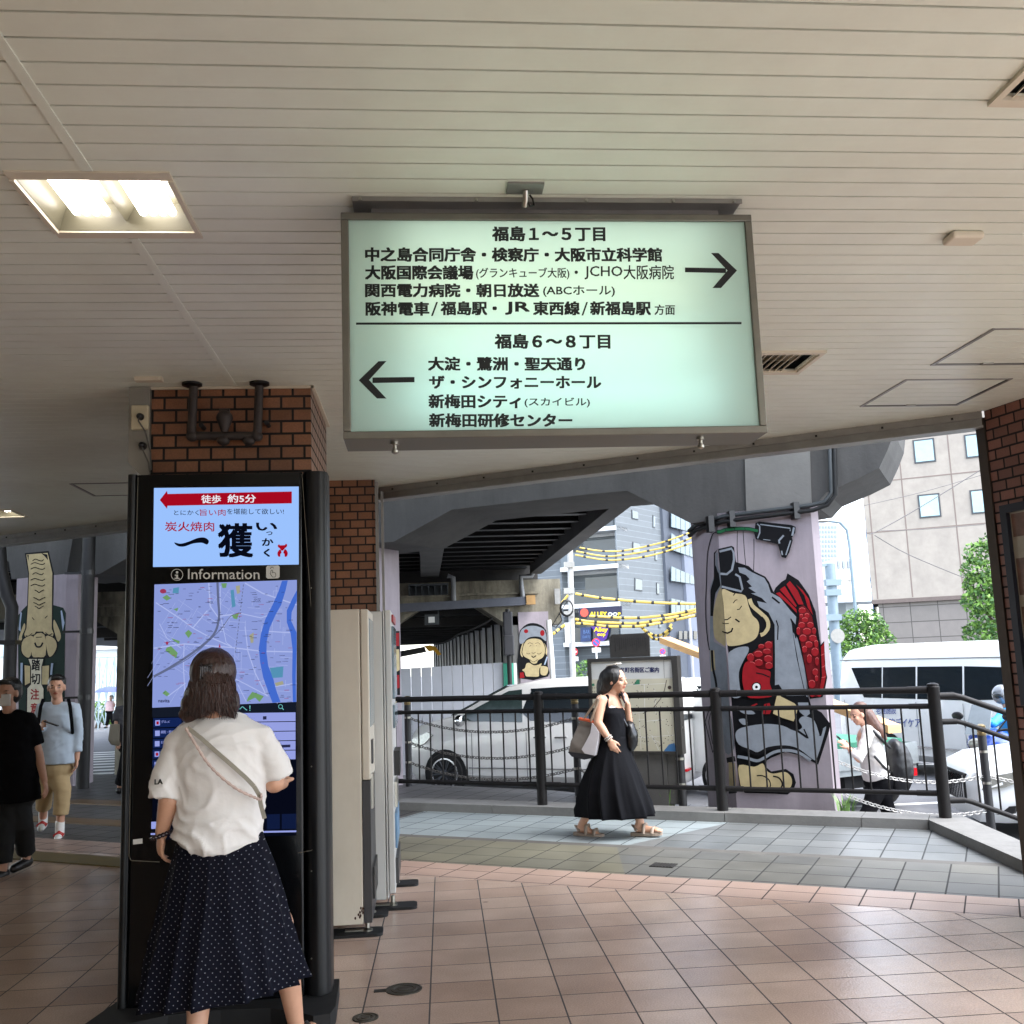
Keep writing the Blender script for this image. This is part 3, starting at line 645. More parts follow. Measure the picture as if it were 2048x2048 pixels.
layer('lettering', m_adink, ad, [smooth([(202, 500), (245, 508), (300, 494), (360, 470), (410, 466), (440, 488), (428, 514), (390, 502), (330, 508), (270, 528), (225, 524)])], .003,
      [('とにかく', 200, 277, 372, 312, .004), ('を堪能して欲しい!', 566, 266, 958, 306, .004), ('獲', 502, 364, 748, 606, .03), ('い', 765, 362, 912, 420, .05), ('っ', 836, 424, 880, 450, .03), ('か', 806, 470, 886, 524, .04), ('く', 818, 542, 862, 600, .05)])
layer('red_lettering', m_adred, ad, [], .003, [('旨い肉', 378, 270, 556, 316, .006), ('炭火焼肉', 138, 356, 478, 424, .012)])
layer('bull_emblem', m_adred, ad, [[(915, 520), (925, 512), (932, 520), (965, 518), (972, 508), (982, 516), (978, 530), (965, 540), (952, 556), (940, 556), (930, 540), (918, 532)], smooth([(932, 548), (914, 570), (918, 594), (932, 598), (934, 580), (942, 570)]), smooth([(966, 545), (984, 568), (980, 594), (964, 598), (962, 580), (954, 570)])])
m_lab = mat('printed_light_grey', (196, 198, 194), .5, var=0)
layer('information_lettering', m_lab, kk, [], .002, [('Information', 296, 682, 790, 754, .004)])
layer('information_icon', m_lab, kk, [disc(221, 706, 9), [(206, 722), (228, 722), (228, 744), (238, 744), (238, 752), (204, 752), (204, 744), (214, 744), (214, 730), (206, 730)]], .002, [], [([(221+40*math.cos(t*.262), 723+39*math.sin(t*.262)) for t in range(25)], 4)])
hi = layer('touch_icon', m_lab, kk, [[(836, 672), (846, 661), (918, 657), (929, 667), (929, 735), (919, 747), (848, 750), (836, 740)]], .002)
layer('hand_mark', m_ink, hi, [], .0032, [], [([(868, 700), (872, 690), (880, 692), (881, 712), (884, 705), (891, 706), (893, 711), (899, 709), (903, 725), (898, 738), (880, 739), (868, 722), (862, 712), (868, 710), (868, 700)], 4), ([(864, 682), (870, 672), (880, 670), (888, 678)], 4)])
# map screen
m_map = glow('map_screen_lilac', (146, 162, 226), 0.138); m_mdk = glow('screen_dark', (10, 14, 30), 0.104); m_mriv = glow('map_river', (70, 112, 214), 0.138); m_mrd = glow('map_road', (178, 190, 240), 0.146)
m_mgr = glow('map_park', (120, 168, 112), 0.125); m_mteal = glow('map_teal', (92, 158, 196), 0.125); m_mgy = glow('map_rail', (112, 122, 160), 0.114); m_mtx = glow('map_text', (52, 56, 96), 0.104); m_mrt = glow('map_red', (170, 60, 96), 0.125); m_myel = glow('map_yellow', (176, 176, 150), 0.125); m_mbtn = glow('menu_blue', (22, 40, 92), 0.125); m_mlist = glow('menu_list', (150, 160, 226), 0.15)
sc_ = screen('map_screen', [(304, 1680), (592.5, 1671), (593, 1161), (309, 1168)], m_mdk, kk)
layer('map', m_map, sc_, [[(65, 790), (1048, 758), (1045, 1600), (50, 1640)]], .0022)
layer('map_river', m_mriv, sc_, [[(945, 765), (985, 762), (970, 830), (940, 930), (900, 1000), (860, 1090), (840, 1180), (838, 1260), (850, 1350), (885, 1440), (905, 1520), (935, 1600), (880, 1606), (850, 1530), (815, 1430), (795, 1330), (785, 1230), (800, 1130), (830, 1030), (880, 930), (920, 840)], [(1048, 830), (1046, 905), (1012, 980), (1008, 1040), (1045, 1120), (1045, 1240), (1040, 1420), (1042, 1600), (1020, 1600), (1015, 1420), (1018, 1240), (1005, 1130), (978, 1050), (978, 970), (1015, 890)]], .0028)
random.seed(3)
rd = [([(75, 915), (250, 1030), (330, 1090), (440, 1150), (600, 1220)], 7), ([(330, 1090), (430, 970)], 7), ([(440, 780), (450, 940), (500, 1010), (660, 990)], 9), ([(60, 1230), (270, 1200), (600, 1225), (800, 1250), (1045, 1255)], 8), ([(270, 1200), (265, 1350), (280, 1640)], 6), ([(690, 1080), (710, 1250), (760, 1400), (840, 1560)], 7), ([(540, 1400), (700, 1480), (850, 1560)], 6), ([(860, 1000), (800, 1020), (660, 990), (580, 1020), (520, 1120)], 6), ([(100, 1060), (150, 1160), (250, 1230)], 5), ([(690, 780), (810, 850), (1046, 930)], 8), ([(800, 1110), (1040, 1125)], 7), ([(860, 1500), (1045, 1470)], 6), ([(160, 1560), (280, 1470)], 6), ([(700, 1600), (640, 1480)], 5), ([(520, 800), (520, 1000), (560, 1190), (600, 1220)], 5)]
for i in range(60):
    x, y = random.uniform(80, 640), random.uniform(810, 1500); ln = random.uniform(60, 190); an = random.choice((.55, .55+1.57, .6))
    rd.append(([(x, y), (min(660, x+ln*math.cos(an)), y+ln*math.sin(an))], 1.7))
for i in range(44):
    x, y = random.uniform(560, 980), random.uniform(800, 1560); ln = random.uniform(40, 130); an = random.choice((.05, 1.6))
    rd.append(([(x, y), (x+ln*math.cos(an), y+ln*math.sin(an))], 2.2))
layer('map_roads', m_mrd, sc_, [], .0026, [], rd)
layer('map_railway', m_mgy, sc_, [], .003, [], [(smooth([(500, 775), (505, 900), (510, 1020), (470, 1140), (330, 1260), (160, 1370), (60, 1425)], 5, False), 16), (smooth([(650, 985), (590, 1010), (530, 1090), (430, 1190), (300, 1300), (60, 1432)], 5, False), 5)] + [([(680-i*2.9, 790+i*24), (678-i*2.9, 804+i*24)], 5) for i in range(20)])
layer('map_parks', m_mgr, sc_, [[(120, 880), (150, 860), (180, 885), (150, 902)], [(275, 1125), (300, 1102), (326, 1125), (300, 1160)], [(150, 1225), (180, 1215), (226, 1262), (215, 1300), (140, 1245)], [(180, 1160), (240, 1180), (235, 1200), (200, 1180)], [(195, 960), (230, 950), (222, 975)], [(600, 1005), (650, 985), (635, 1030), (612, 1025)], [(120, 1540), (140, 1520), (172, 1545), (150, 1562)], [(710, 1570), (740, 1530), (820, 1560), (790, 1600), (760, 1570), (700, 1600)], [(525, 782), (565, 780), (560, 812), (535, 815)]], .0032)
layer('map_water', m_mteal, sc_, [[(590, 830), (612, 825), (625, 940), (600, 950)], [(195, 815), (235, 808), (232, 850), (190, 850)], [(860, 1365), (955, 1355), (950, 1430), (880, 1435)]], .0032)
layer('map_yellow', m_myel, sc_, [[(625, 800), (655, 795), (655, 850), (635, 855)], [(895, 1470), (950, 1455), (958, 1478), (905, 1492)], [(720, 1140), (750, 1120), (748, 1190), (730, 1195)]], .0032)
random.seed(5); tx = []; tr_ = []
for i in range(210):
    x, y = random.uniform(75, 1000), random.uniform(800, 1600); w = random.uniform(12, 42); h = random.uniform(1.6, 3)
    P = [(x, y), (x+w, y-1), (x+w, y+h), (x, y+h)]
    (tr_ if i % 5 == 0 else tx).append(P)
layer('map_place_names', m_mtx, sc_, tx, .0036, [('navita', 92, 1580, 170, 1604, .03), ('北区', 750, 885, 800, 912, 0)])
layer('map_markers', m_mrt, sc_, tr_ + [[(515, 1195), (522, 1225), (508, 1225)], smooth(disc(125, 836, 22, 16, 8)), smooth(disc(152, 1195, 9, 12, 8))], .0036)
layer('menu_bar', glow('menu_bar', (24, 30, 44), 0.125), sc_, [[(50, 1642), (1045, 1604), (1043, 1672), (50, 1708)]], .0022)
layer('menu_bar_marks', glow('menu_bar_teal', (110, 190, 190), 0.146), sc_, [], .003, [('へ！', 650, 1625, 728, 1662, .01)], [([(935+14*math.cos(t*.524), 1632+14*math.sin(t*.524)) for t in range(13)], 4), ([(945, 1642), (957, 1654)], 6)])
C3 = lambda X, Y: (200+.3974*X, 1280+.3974*Y)
layer('menu_buttons', m_mbtn, sc_, [[(268-i, 394+i*52.5), (410, 390+i*52.5), (410, 436+i*52.5), (268-i, 440+i*52.5)] for i in range(5)], .0024, conv=C3)
layer('menu_icons', m_mlist, sc_, [[(278-i, 404+i*52.5), (302-i, 403+i*52.5), (302-i, 430+i*52.5), (278-i, 431+i*52.5)] for i in range(5)], .003, [('グルメ', 308, 404, 350, 418, .01), ('病院・医療', 306, 455, 372, 471, .01), ('公共', 306, 508, 340, 522, .01)], conv=C3)
layer('menu_icon_marks', m_adred, sc_, [[(284-i, 410+i*52.5), (296-i, 410+i*52.5), (296-i, 425+i*52.5), (284-i, 425+i*52.5)] for i in (0, 3, 4)], .0035, conv=C3)
layer('menu_list', m_mlist, sc_, [[(420, 372+i*48), (984, 364+i*48), (984, 408+i*48), (420, 416+i*48)] for i in range(5)], .0024, conv=C3)
layer('menu_list_text', m_mtx, sc_, [[(820, 384), (838, 383), (838, 400), (820, 401)], [(905, 528), (958, 526), (958, 540), (905, 542)]], .003, conv=C3)
layer('menu_footer', glow('menu_footer', (18, 30, 66), 0.125), sc_, [[(840, 878), (905, 876), (905, 952), (840, 954)], [(915, 876), (988, 874), (988, 950), (915, 952)]], .0024, conv=C3)
layer('menu_line', m_mlist, sc_, [[(255, 972), (988, 958), (988, 967), (255, 981)], [(258, 915), (284, 914), (284, 950), (258, 951)]], .0026, conv=C3)
a = M()
m_seam = mat('panel_seam', (150, 146, 136), .35, .8, var=0)
for P in ([(276, 955), (262, 1500), (258, 1712), (262, 1721), (319, 1724)], [(604, 948), (628, 1300), (629, 1697), (622, 1701), (596, 1706)]): a.tube([KP(*q, .001) for q in P], .0016, 5)
a.build('door_seam', m_seam, kk)
for y in (1176, 1533, 1742, 1917):
    q = KP(623, y); a = M(); a.lathe((q.x, KY, q.z), [(.0035, .001), (.0035, -.003), (.002, -.005)], 10, 'y'); a.build('screw', m_steel, kk, True)
screen('sticker', [(266, 1689), (285, 1687), (285, 1677), (266, 1679)], m_white, kk, .001)

# ================================================================== VENDING MACHINES
m_vcream = mat('cream_machine_paint', (206, 200, 186), .4, var=.05, vs=2, stain=((150, 142, 126), 1.5, .3, .4))
m_vwhite = mat('white_machine_paint', (196, 196, 194), .38, var=.04, vs=3)
m_vdark = mat('dark_machine_trim', (50, 50, 52), .4, var=.1)
m_glass = mat('dark_glass', (14, 20, 24), .06, var=0, spec=.6)
m_vglass = mat('display_glass', (120, 140, 150), .08, var=.3, vs=8, spec=.6)
vm = thing('vending_machine', 'plain cream vending machine seen from its side, nearer the viewer', 'vending machine', (-.66, 6.38, 0), 'vending machines')
a = M(); a.box((-1.03, 6.10, .063), (-.375, 6.655, 1.887)); o = a.build('cabinet', m_vcream, vm); md = o.modifiers.new('b', 'BEVEL'); md.width = .006; md.segments = 2
a = M(); a.box((-.371, 6.10, .875), (-.322, 6.655, 1.885)); o = a.build('door', m_vcream, vm); md = o.modifiers.new('b', 'BEVEL'); md.width = .008; md.segments = 2
a = M(); a.box((-.371, 6.10, .07), (-.325, 6.655, .871)); a.build('lower_door', m_vdark, vm)
for z0, z1, y0, y1, mt in ((.96, 1.10, 6.20, 6.30, m_vdark), (.70, .90, 6.18, 6.32, m_steel), (.18, .36, 6.2, 6.6, m_black)):
    a = M(); a.box((-.324, y0, z0), (-.312, y1, z1)); a.build('coin_panel' if z0 > .5 else 'pickup_flap', mt, vm)
a = M(); a.box((-.322, 6.15, 1.18), (-.318, 6.62, 1.83)); a.build('display_window', m_vglass, vm)
def foot(par, x0, x1, y, px1):
    a = M(); a.prism([(x, yy, 0) for x, yy in rounded(x0, px1, y-.085, y+.085, .04)], (0, 0, .016)); a.build('floor_pad', m_rubber, par)
    a = M(); a.cyl((x1, y, .016), (x1, y, .075), .013); a.lathe((x1, y, .016), [(.03, 0), (.03, .008), (.014, .016)], 14); a.hexa([(x1-.13, y-.02, .018), (x1, y-.02, .018), (x1, y+.01, .018), (x1-.13, y+.01, .018), (x1-.13, y-.02, .026), (x1, y-.02, .026), (x1, y+.01, .026), (x1-.13, y+.01, .026)]); a.build('levelling_foot', m_steel, par, True)
foot(vm, -.62, -.355, 6.15, -.265); foot(vm, -.62, -.355, 6.58, -.25)
a = M(); random.seed(2)
for i in range(9):
    q = Vector((-.40+random.uniform(-.025, .025), 6.099, .125+random.uniform(-.03, .03))); a.poly([q+Vector((.006*math.cos(k*1.05), 0, .009*math.sin(k*1.05))) for k in range(6)])
a.build('rust_spot', mat('rust', (58, 34, 24), .9), vm)
v2 = thing('vending_machine', 'white vending machine with glass display front, behind the plain cream one', 'vending machine', (-.6, 7.05, 0), 'vending machines')
a = M(); a.box((-.95, 6.68, .063), (-.262, 7.45, 1.90)); o = a.build('cabinet', m_vwhite, v2); md = o.modifiers.new('b', 'BEVEL'); md.width = .006; md.segments = 2
a = M()
for x0, x1 in ((-.258, -.247), (-.243, -.205)): a.box((x0, 6.675, .10 if x0 > -.25 else .07), (x1, 7.45, 1.905))
o = a.build('door', m_vwhite, v2); md = o.modifiers.new('b', 'BEVEL'); md.width = .005; md.segments = 2
for z0, z1 in ((1.32, 1.80), (1.13, 1.28)):
    a = M(); a.box((-.203, 6.74, z0), (-.19, 7.40, z1)); a.build('display_window', m_vglass, v2)
for z0, z1, x1, mt, nm in ((.82, .98, -.165, m_black, 'coin_panel'), (.62, .78, -.185, m_steel, 'coin_panel'), (.36, .58, -.19, mat('poster_blue', (96, 130, 160), .4, var=.3, vs=6), 'advert_sticker'), (.14, .30, -.185, m_vdark, 'pickup_flap'), (1.83, 1.88, -.19, mat('red_signage', (150, 40, 46), .4), 'header_sign')):
    a = M(); a.box((-.203, 6.78, z0), (x1, 7.10 if nm == 'coin_panel' else 7.38, z1)); a.build(nm, mt, v2)
foot(v2, -.5, -.225, 6.74, -.07); foot(v2, -.5, -.225, 7.4, -.065)

# floor covers
def floor_cover(p, r, label, tab=False):
    t = thing('floor_cover', label, 'floor cover', p, 'round floor covers')
    mt = mat('cast_iron_cover', (74, 70, 62), .45, .5, var=.2, vs=20)
    a = M(); a.lathe(p, [(r, 0), (r, .004), (r*.9, .0045), (r*.88, .003), (r*.72, .003), (r*.7, .0048), (r*.55, .0048), (r*.53, .003), (r*.35, .003), (r*.33, .0048), (.004, .0048)], 28); a.build('lid', mt, t, True)
    if tab:
        a = M(); a.box((p[0]-r-.055, p[1]-.018, 0), (p[0]-r+.005, p[1]+.018, .004)); a.build('tab', mat('dark_slot', (40, 38, 36), .6), t)
p = PZ(808, 1979); floor_cover((p.x, p.y, 0), .088, 'round brass floor cover with side tab on the terracotta tiles', True)
p = PZ(731, 2036); floor_cover((p.x, p.y, 0), .058, 'smaller round floor cover at the bottom edge beside the kiosk')
p = PZ(1327, 1731); a = M(); a.ubox(p.dot(UU)-.09, p.dot(UU)+.09, p.dot(VV)-.07, p.dot(VV)+.07, 0, .005)
for i in range(7): a.ubox(p.dot(UU)-.08+i*.024, p.dot(UU)-.07+i*.024, p.dot(VV)-.06, p.dot(VV)+.06, .005, .008)
tag(a.build('drain_grate', mat('drain_iron', (44, 42, 40), .7, .2)), 'small square iron drain in the ochre paving', 'drain')

# ================================================================== RAILING, BOLLARDS, CHAINS
m_rail = mat('brown_black_rail_paint', (24, 22, 22), .5, .0, var=.12, vs=10, spec=.25)
RV = 9.48; KZ = .083
rl = thing('railing', 'dark brown metal railing with round posts along the kerb', 'railing', uv(-2.45, RV, KZ))
PU = [-9.9, -8.02, -6.16, -4.30, -2.45, -.53]
for u in PU:
    q = uv(u, RV, KZ); a = M(); a.lathe(q, [(.052, 0), (.052, 1.085), (.054, 1.09), (.054, 1.10), (.046, 1.108), (.05, 1.112), (.048, 1.125), (.02, 1.135)], 20); a.build('post', m_rail, rl, True)
def rails(u0, u1):
    for z, r, nm in ((1.075, .030, 'top_rail'), (.935, .021, 'middle_rail'), (.20, .022, 'bottom_rail')):
        a = M(); A_, B_ = uv(u0+.05, RV, KZ+z), uv(u1-.05, RV, KZ+z); d = (B_-A_).normalized()
        a.cyl(A_, B_, r, 12); a.cyl(A_, A_+d*.16, r+.004, 12); a.cyl(B_-d*.16, B_, r+.004, 12); a.build(nm, m_rail, rl, True)
    n = 12
    for i in range(n):
        u = u0+.05+(i+.5+(0))*(u1-u0-.1)/n; a = M(); a.cyl(uv(u, RV, KZ+.2), uv(u, RV, KZ+.935), .0085, 8); a.build('baluster', m_rail, rl, True)
for a_, b_ in zip(PU, PU[1:]): rails(a_, b_)
# stair section falling away to the right
r2 = thing('stair_railing', 'sloping dark railing going down to the right past the last round post', 'railing', uv(-.53, RV, KZ))
S0 = uv(-.53, RV, 0); SD = Vector((.985, -.17, 0)); SL = -.40
def sp_(t, z): return S0 + SD*t + Vector((0, 0, KZ+z+SL*max(0, t-.19)))
for z, r, nm in ((1.02, .026, 'top_rail'), (.80, .021, 'middle_rail'), (.14, .022, 'bottom_rail')):
    a = M(); a.tube([sp_(.04, z), sp_(.17, z), sp_(.23, z), sp_(2.2, z)], r, 12); a.cyl(sp_(.04, z), sp_(.17, z), r+.005, 12); a.build(nm, m_rail, r2, True)
for i in range(11):
    t = .30+i*.165; a = M(); a.cyl(sp_(t, .14), sp_(t, .80), .0085, 8); a.build('baluster', m_rail, r2, True)
a = M(); q = sp_(2.2, 0); a.cyl((q.x, q.y, -.5), (q.x, q.y, q.z+1.05), .05, 16); a.build('post', m_rail, r2, True)

m_boll = mat('charcoal_bollard', (34, 34, 36), .5, .1, var=.12); m_brass = mat('worn_brass', (150, 132, 96), .35, .9, var=.15)
B1 = PV(818, 1567, 11.15); B1.z = 0
bl = thing('chain_bollard', 'dark chain bollard with brass cap at the left end of the railing', 'bollard', B1, 'chain bollards')
a = M(); a.cyl(B1, B1+Vector((0, 0, 1.02)), .042, 16); a.build('post', m_boll, bl, True)
a = M(); a.lathe(B1+Vector((0, 0, 1.02)), [(.038, 0), (.044, .01), (.044, .03), (.038, .035), (.044, .045), (.044, .065), (.038, .07), (.044, .08), (.044, .1), (.02, .115)], 16); a.build('brass_cap', m_brass, bl, True)
a = M()
for z in (.86, .55, .3): a.lathe(B1+Vector((0, 0, z)), [(.047, -.012), (.047, .012)], 14)
a.build('chain_ring', m_steel, bl, True)
B2 = uv(-4.42, 10.75, 0); B3 = uv(-2.98, 9.98, -.05); q = PY(1985, 1678, 9.9); B4 = Vector((q.x, q.y, -.41))
dup(bl, B2-B1, 'chain bollard hidden behind a railing post', 'chain bollards')
dup(bl, B3-B1, 'dark chain bollard beside the town map board', 'chain bollards')
dup(bl, B4-B1, 'charcoal chain bollard in front of the white sedan', 'chain bollards')
m_chain = mat('dull_chain_steel', (112, 108, 102), .5, .7, var=.2, vs=30)
def chain(A_, B_, sag, label, link=.058, mt=m_chain):
    A_, B_ = Vector(A_), Vector(B_); n = max(4, int((B_-A_).length*1.05/(link*.72))); mb = M()
    P = [A_.lerp(B_, i/n) - Vector((0, 0, sag*4*(i/n)*(1-i/n))) for i in range(n+1)]
    for i in range(n):
        c_ = (P[i]+P[i+1])/2; d = (P[i+1]-P[i]).normalized(); s1 = d.cross(Vector((0, 0, 1))).normalized(); s2 = d.cross(s1)
        w = (s1 if i % 2 else s2)*.6 + (s2 if i % 2 else -s1)*.5; w.normalize()
        L_ = [c_ + d*(link/2*math.cos(t*math.pi/4)) + w*(link*.32*math.sin(t*math.pi/4)) for t in range(9)]
        mb.tube(L_, .0048, 5, False)
    return tag(mb.build('chain', mt, None, True), label, 'chain', 'bollard chains')
for z, nm in ((.86, 'uppermost'), (.55, 'middle'), (.3, 'lowest')):
    up = Vector((0, 0, z))
    chain(B1+up, B2+up, .17, nm+' chain between the brass capped bollard and the silver minivan front door')
    chain(B2+up, B3+up+Vector((0, 0, .05)), .14, nm+' chain sagging behind the tote bag towards the town map board')
for z, nm in ((.62, 'upper'), (.28, 'lower')):
    A_ = PV(1668, 1520 if z > .5 else 1580, 10.55); chain(A_, B4+Vector((0, 0, z)), .13, nm+' chain passing behind the backpack woman to the charcoal bollard', mt=mat('pale_chain_steel', (170, 168, 164), .5, .5, var=.15))
    chain(B4+Vector((0, 0, z)), B4+Vector((1.7, -.5, z-.1)), .1, nm+' chain running right from the charcoal bollard past the sedan', mt=MATS['pale_chain_steel'])

# ================================================================== VIADUCT
PF = 10.4
def uz(x, y, v=PF): q = PV(x, y, v); return q.dot(UU), q.z
va = thing('viaduct', 'grey concrete railway viaduct frame with haunched beam and steel deck', 'viaduct', uv(-4, 11, 0))
prof = [uz(1788, 866), uz(1775, 900), uz(1758, 936), uz(1715, 958), uz(1652, 985), (-1.53, 3.0), (-2.83, 2.93), (-3.532, 3.362), (-3.901, 3.37), (-5.762, 3.37), (-6.6, 3.05), (-7.6, 3.05), (-8.4, 3.37), (-10.6, 3.37), (-11.65, 3.0), (-12.85, 3.0), (-13.7, 3.37), (-19, 3.37)]
TOPZ = 5.3
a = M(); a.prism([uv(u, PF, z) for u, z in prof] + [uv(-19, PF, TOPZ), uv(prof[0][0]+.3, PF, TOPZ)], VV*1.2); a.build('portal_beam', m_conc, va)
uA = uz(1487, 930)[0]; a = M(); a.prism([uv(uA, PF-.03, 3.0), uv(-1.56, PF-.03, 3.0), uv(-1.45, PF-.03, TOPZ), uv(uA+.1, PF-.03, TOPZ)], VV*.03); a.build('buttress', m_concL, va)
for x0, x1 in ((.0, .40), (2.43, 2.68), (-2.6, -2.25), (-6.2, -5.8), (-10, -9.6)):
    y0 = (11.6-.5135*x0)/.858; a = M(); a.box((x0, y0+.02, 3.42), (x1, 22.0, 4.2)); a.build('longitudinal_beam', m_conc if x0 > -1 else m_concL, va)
xs = [(.42, 2.42), (-2.24, -.02), (-5.78, -2.62), (-9.58, -6.22)]
for i in range(14):
    y = 12.6+i*.765
    for x0, x1 in xs:
        if y < (11.62-.5135*x0)/.858 + .1: continue
        a = M(); a.box((x0, y-.09, 3.60), (x1, y+.09, 3.612)); a.box((x0, y-.008, 3.612), (x1, y+.008, 3.95)); a.build('girder', m_grdsteel, va)
a = M(); a.prism([(-10, 17.6, 3.98), (-.0, 13.4, 3.98), (2.68, 12.2, 3.98), (2.68, 22.6, 3.98), (-14, 22.6, 3.98), (-14, 20, 3.98)], (0, 0, .3)); a.build('deck', m_grdsteel, va)
def pillar(name, u0, u1, v0, v1, zt, label, ch=.0, mt=m_pink):
    t = thing(name, label, 'pillar', uv((u0+u1)/2, (v0+v1)/2, -.7), 'mural pillars under the viaduct')
    return t
# big mural pillar
eu = -2.54
pa = pillar('mural_pillar', -2.8, -1.53, PF, 11.5, 3.0, 'big pink concrete pillar painted with a man in a black hat holding a red fish')
a = M(); a.prism([uv(eu, PF, -.75), uv(-1.575, PF, -.75), uv(-1.515, PF+.07, -.75), uv(-1.78, 11.5, -.75), uv(-2.95, 11.5, -.75), uv(-2.95, PF+.42, -.75)], (0, 0, 3.76)); sA = a.build('shaft', m_pink, pa)
CN = Vector(); _e0 = uv(eu, PF); _e1 = uv(-2.95, PF+.42); _d = (_e1-_e0).normalized(); CN = Vector((_d.y, -_d.x, 0))
if CN.dot(-_e0) < 0: CN = -CN
MC = {'K': (8, 9, 13), 'G': (128, 134, 141), 'T': (180, 164, 124), 'R': (140, 20, 28), 'L': (206, 96, 96), 'N': (28, 88, 54), 'W': (222, 222, 220), 'D': (22, 40, 33), 'S': (200, 194, 172), 'B': (150, 164, 184), 'X': (96, 12, 18)}
MM = {k: mat('mural_paint_'+k, c, .75, var=.14, vs=9, spec=.2) for k, c in MC.items()}
def mural(par, plane, nrm, conv, layers, texts=(), scale=1):
    """layered paint: polygons / strokes, each layer a third of a millimetre above the last"""
    keys = list(MM); mb = M(); k = 0
    for it in layers:
        col, P = it[0], it[1]; k += 1; off = nrm*(.0015+.00035*k); mb.cur = keys.index(col)
        if len(it) > 2:
            for q in ribbon([conv(*z) for z in P], it[2]*scale): mb.poly([plane(*z)+off for z in q])
        else: mb.poly([plane(*conv(*z))+off for z in P])
    for col, s, x0, y0, x1, y1, bd in texts:
        mb.cur = keys.index(col); A_ = conv(x0, y1); B_ = conv(x1, y0); text_px(mb, s, A_[0], B_[1], B_[0], A_[1], plane, bd, nrm*(.0015+.00035*(k+2)))
    return mb.build('mural', [MM[q] for q in keys], par, fix=False)
CA = lambda X, Y: (1370+.17081*X, 1010+.17081*Y)
LF = [('K', [(388, 515), (545, 478), (575, 495), (598, 668), (745, 715), (810, 775), (940, 838), (985, 900), (1035, 1015), (1150, 1090), (1330, 1290), (1310, 1440), (1330, 1560), (1400, 1950), (1450, 2260), (1480, 2360), (1600, 2430), (1700, 2560), (1690, 2640), (1560, 3040), (1340, 2930), (1180, 2890), (1010, 2960), (960, 2990), (940, 3060), (1010, 3120), (1180, 3090), (1270, 3150), (1300, 3250), (1270, 3340), (1200, 3390), (1050, 3380), (700, 3370), (640, 3300), (610, 3050), (580, 2750), (555, 2450), (512, 1750), (475, 1500), (430, 980)]),
 ('K', [(1060, 970), (1130, 900), (1180, 870), (1200, 800), (1330, 880), (1450, 1050), (1530, 1250), (1575, 1560), (1590, 1640), (1630, 1590), (1645, 1900), (1665, 2020), (1640, 2160), (1610, 2250), (1460, 2270), (1400, 1900), (1300, 1440), (1330, 1290), (1130, 1090), (1040, 1015)]),
 ('G', [(405, 545), (545, 510), (572, 560), (575, 640), (550, 760), (490, 810), (415, 805)], 26), ('G', [(430, 955), (660, 1012), (674, 985), (640, 840), (590, 810)], 24),
 ('T', smooth([(437, 985), (560, 1030), (705, 1060), (745, 1180), (790, 1290), (850, 1350), (870, 1430), (845, 1540), (770, 1600), (640, 1640), (515, 1650), (488, 1600), (472, 1450), (450, 1150)], 3)),
 ('T', smooth([(757, 1100), (790, 1180), (880, 1260), (960, 1340), (975, 1430), (930, 1500), (885, 1522)], 3, False), 46), ('K', smooth([(900, 1310), (945, 1380), (920, 1470), (890, 1490)], 3, False), 16),
 ('K', [(610, 1225), (640, 1220), (665, 1180)], 10), ('K', [(565, 1150), (590, 1115), (615, 1110)], 9), ('K', [(462, 1345), (500, 1340), (540, 1310)], 12), ('K', [(590, 1335), (640, 1370)], 18), ('K', [(462, 1390), (515, 1386)], 9), ('K', [(458, 1490), (500, 1500), (545, 1480), (560, 1440)], 18), ('K', [(567, 1060), (592, 1028)], 11),
 ('G', [(625, 730), (700, 735), (790, 790), (930, 855), (975, 930), (1005, 1025), (1115, 1085), (1240, 1240), (1305, 1310), (1295, 1400), (1245, 1330), (1260, 1480), (1310, 1800), (1390, 2150), (1400, 2230), (1190, 2235), (1100, 2100), (1055, 2110), (1055, 1750), (1050, 1400), (980, 1260), (870, 1190), (845, 1125), (960, 1150), (900, 1090), (775, 1035), (835, 1030), (745, 970), (785, 955), (725, 895), (760, 870), (715, 820), (640, 790)]),
 ('G', [(1265, 1490), (1320, 1560), (1400, 1900), (1440, 2250), (1420, 2240), (1340, 1900)]), ('K', [(1070, 1350), (1092, 1420), (1086, 1580)], 14), ('K', [(1020, 1080), (1060, 1110), (1110, 1150)], 20), ('K', [(1240, 1330), (1270, 1420), (1300, 1560)], 14),
 ('R', [(1065, 1035), (1110, 1020), (1200, 1110), (1305, 1220), (1310, 1265), (1220, 1170)]), ('R', [(1110, 990), (1170, 950), (1310, 1180), (1298, 1195)]), ('R', [(1190, 930), (1230, 890), (1320, 1000), (1390, 1165), (1330, 1165)]), ('R', [(1300, 930), (1380, 1000), (1450, 1100), (1500, 1290), (1440, 1200), (1400, 1060)])]
LF += [('X', [(1335, 1195), (1390, 1172), (1450, 1230), (1490, 1310), (1520, 1450), (1555, 1600), (1580, 1750), (1580, 1900), (1588, 2100), (1590, 2245), (1472, 2245), (1420, 1950), (1355, 1600), (1315, 1450), (1340, 1330)]), ('X', [(950, 1610), (1028, 1590), (1032, 1900), (960, 1930), (860, 1910), (725, 1880), (740, 1780), (850, 1680)])]
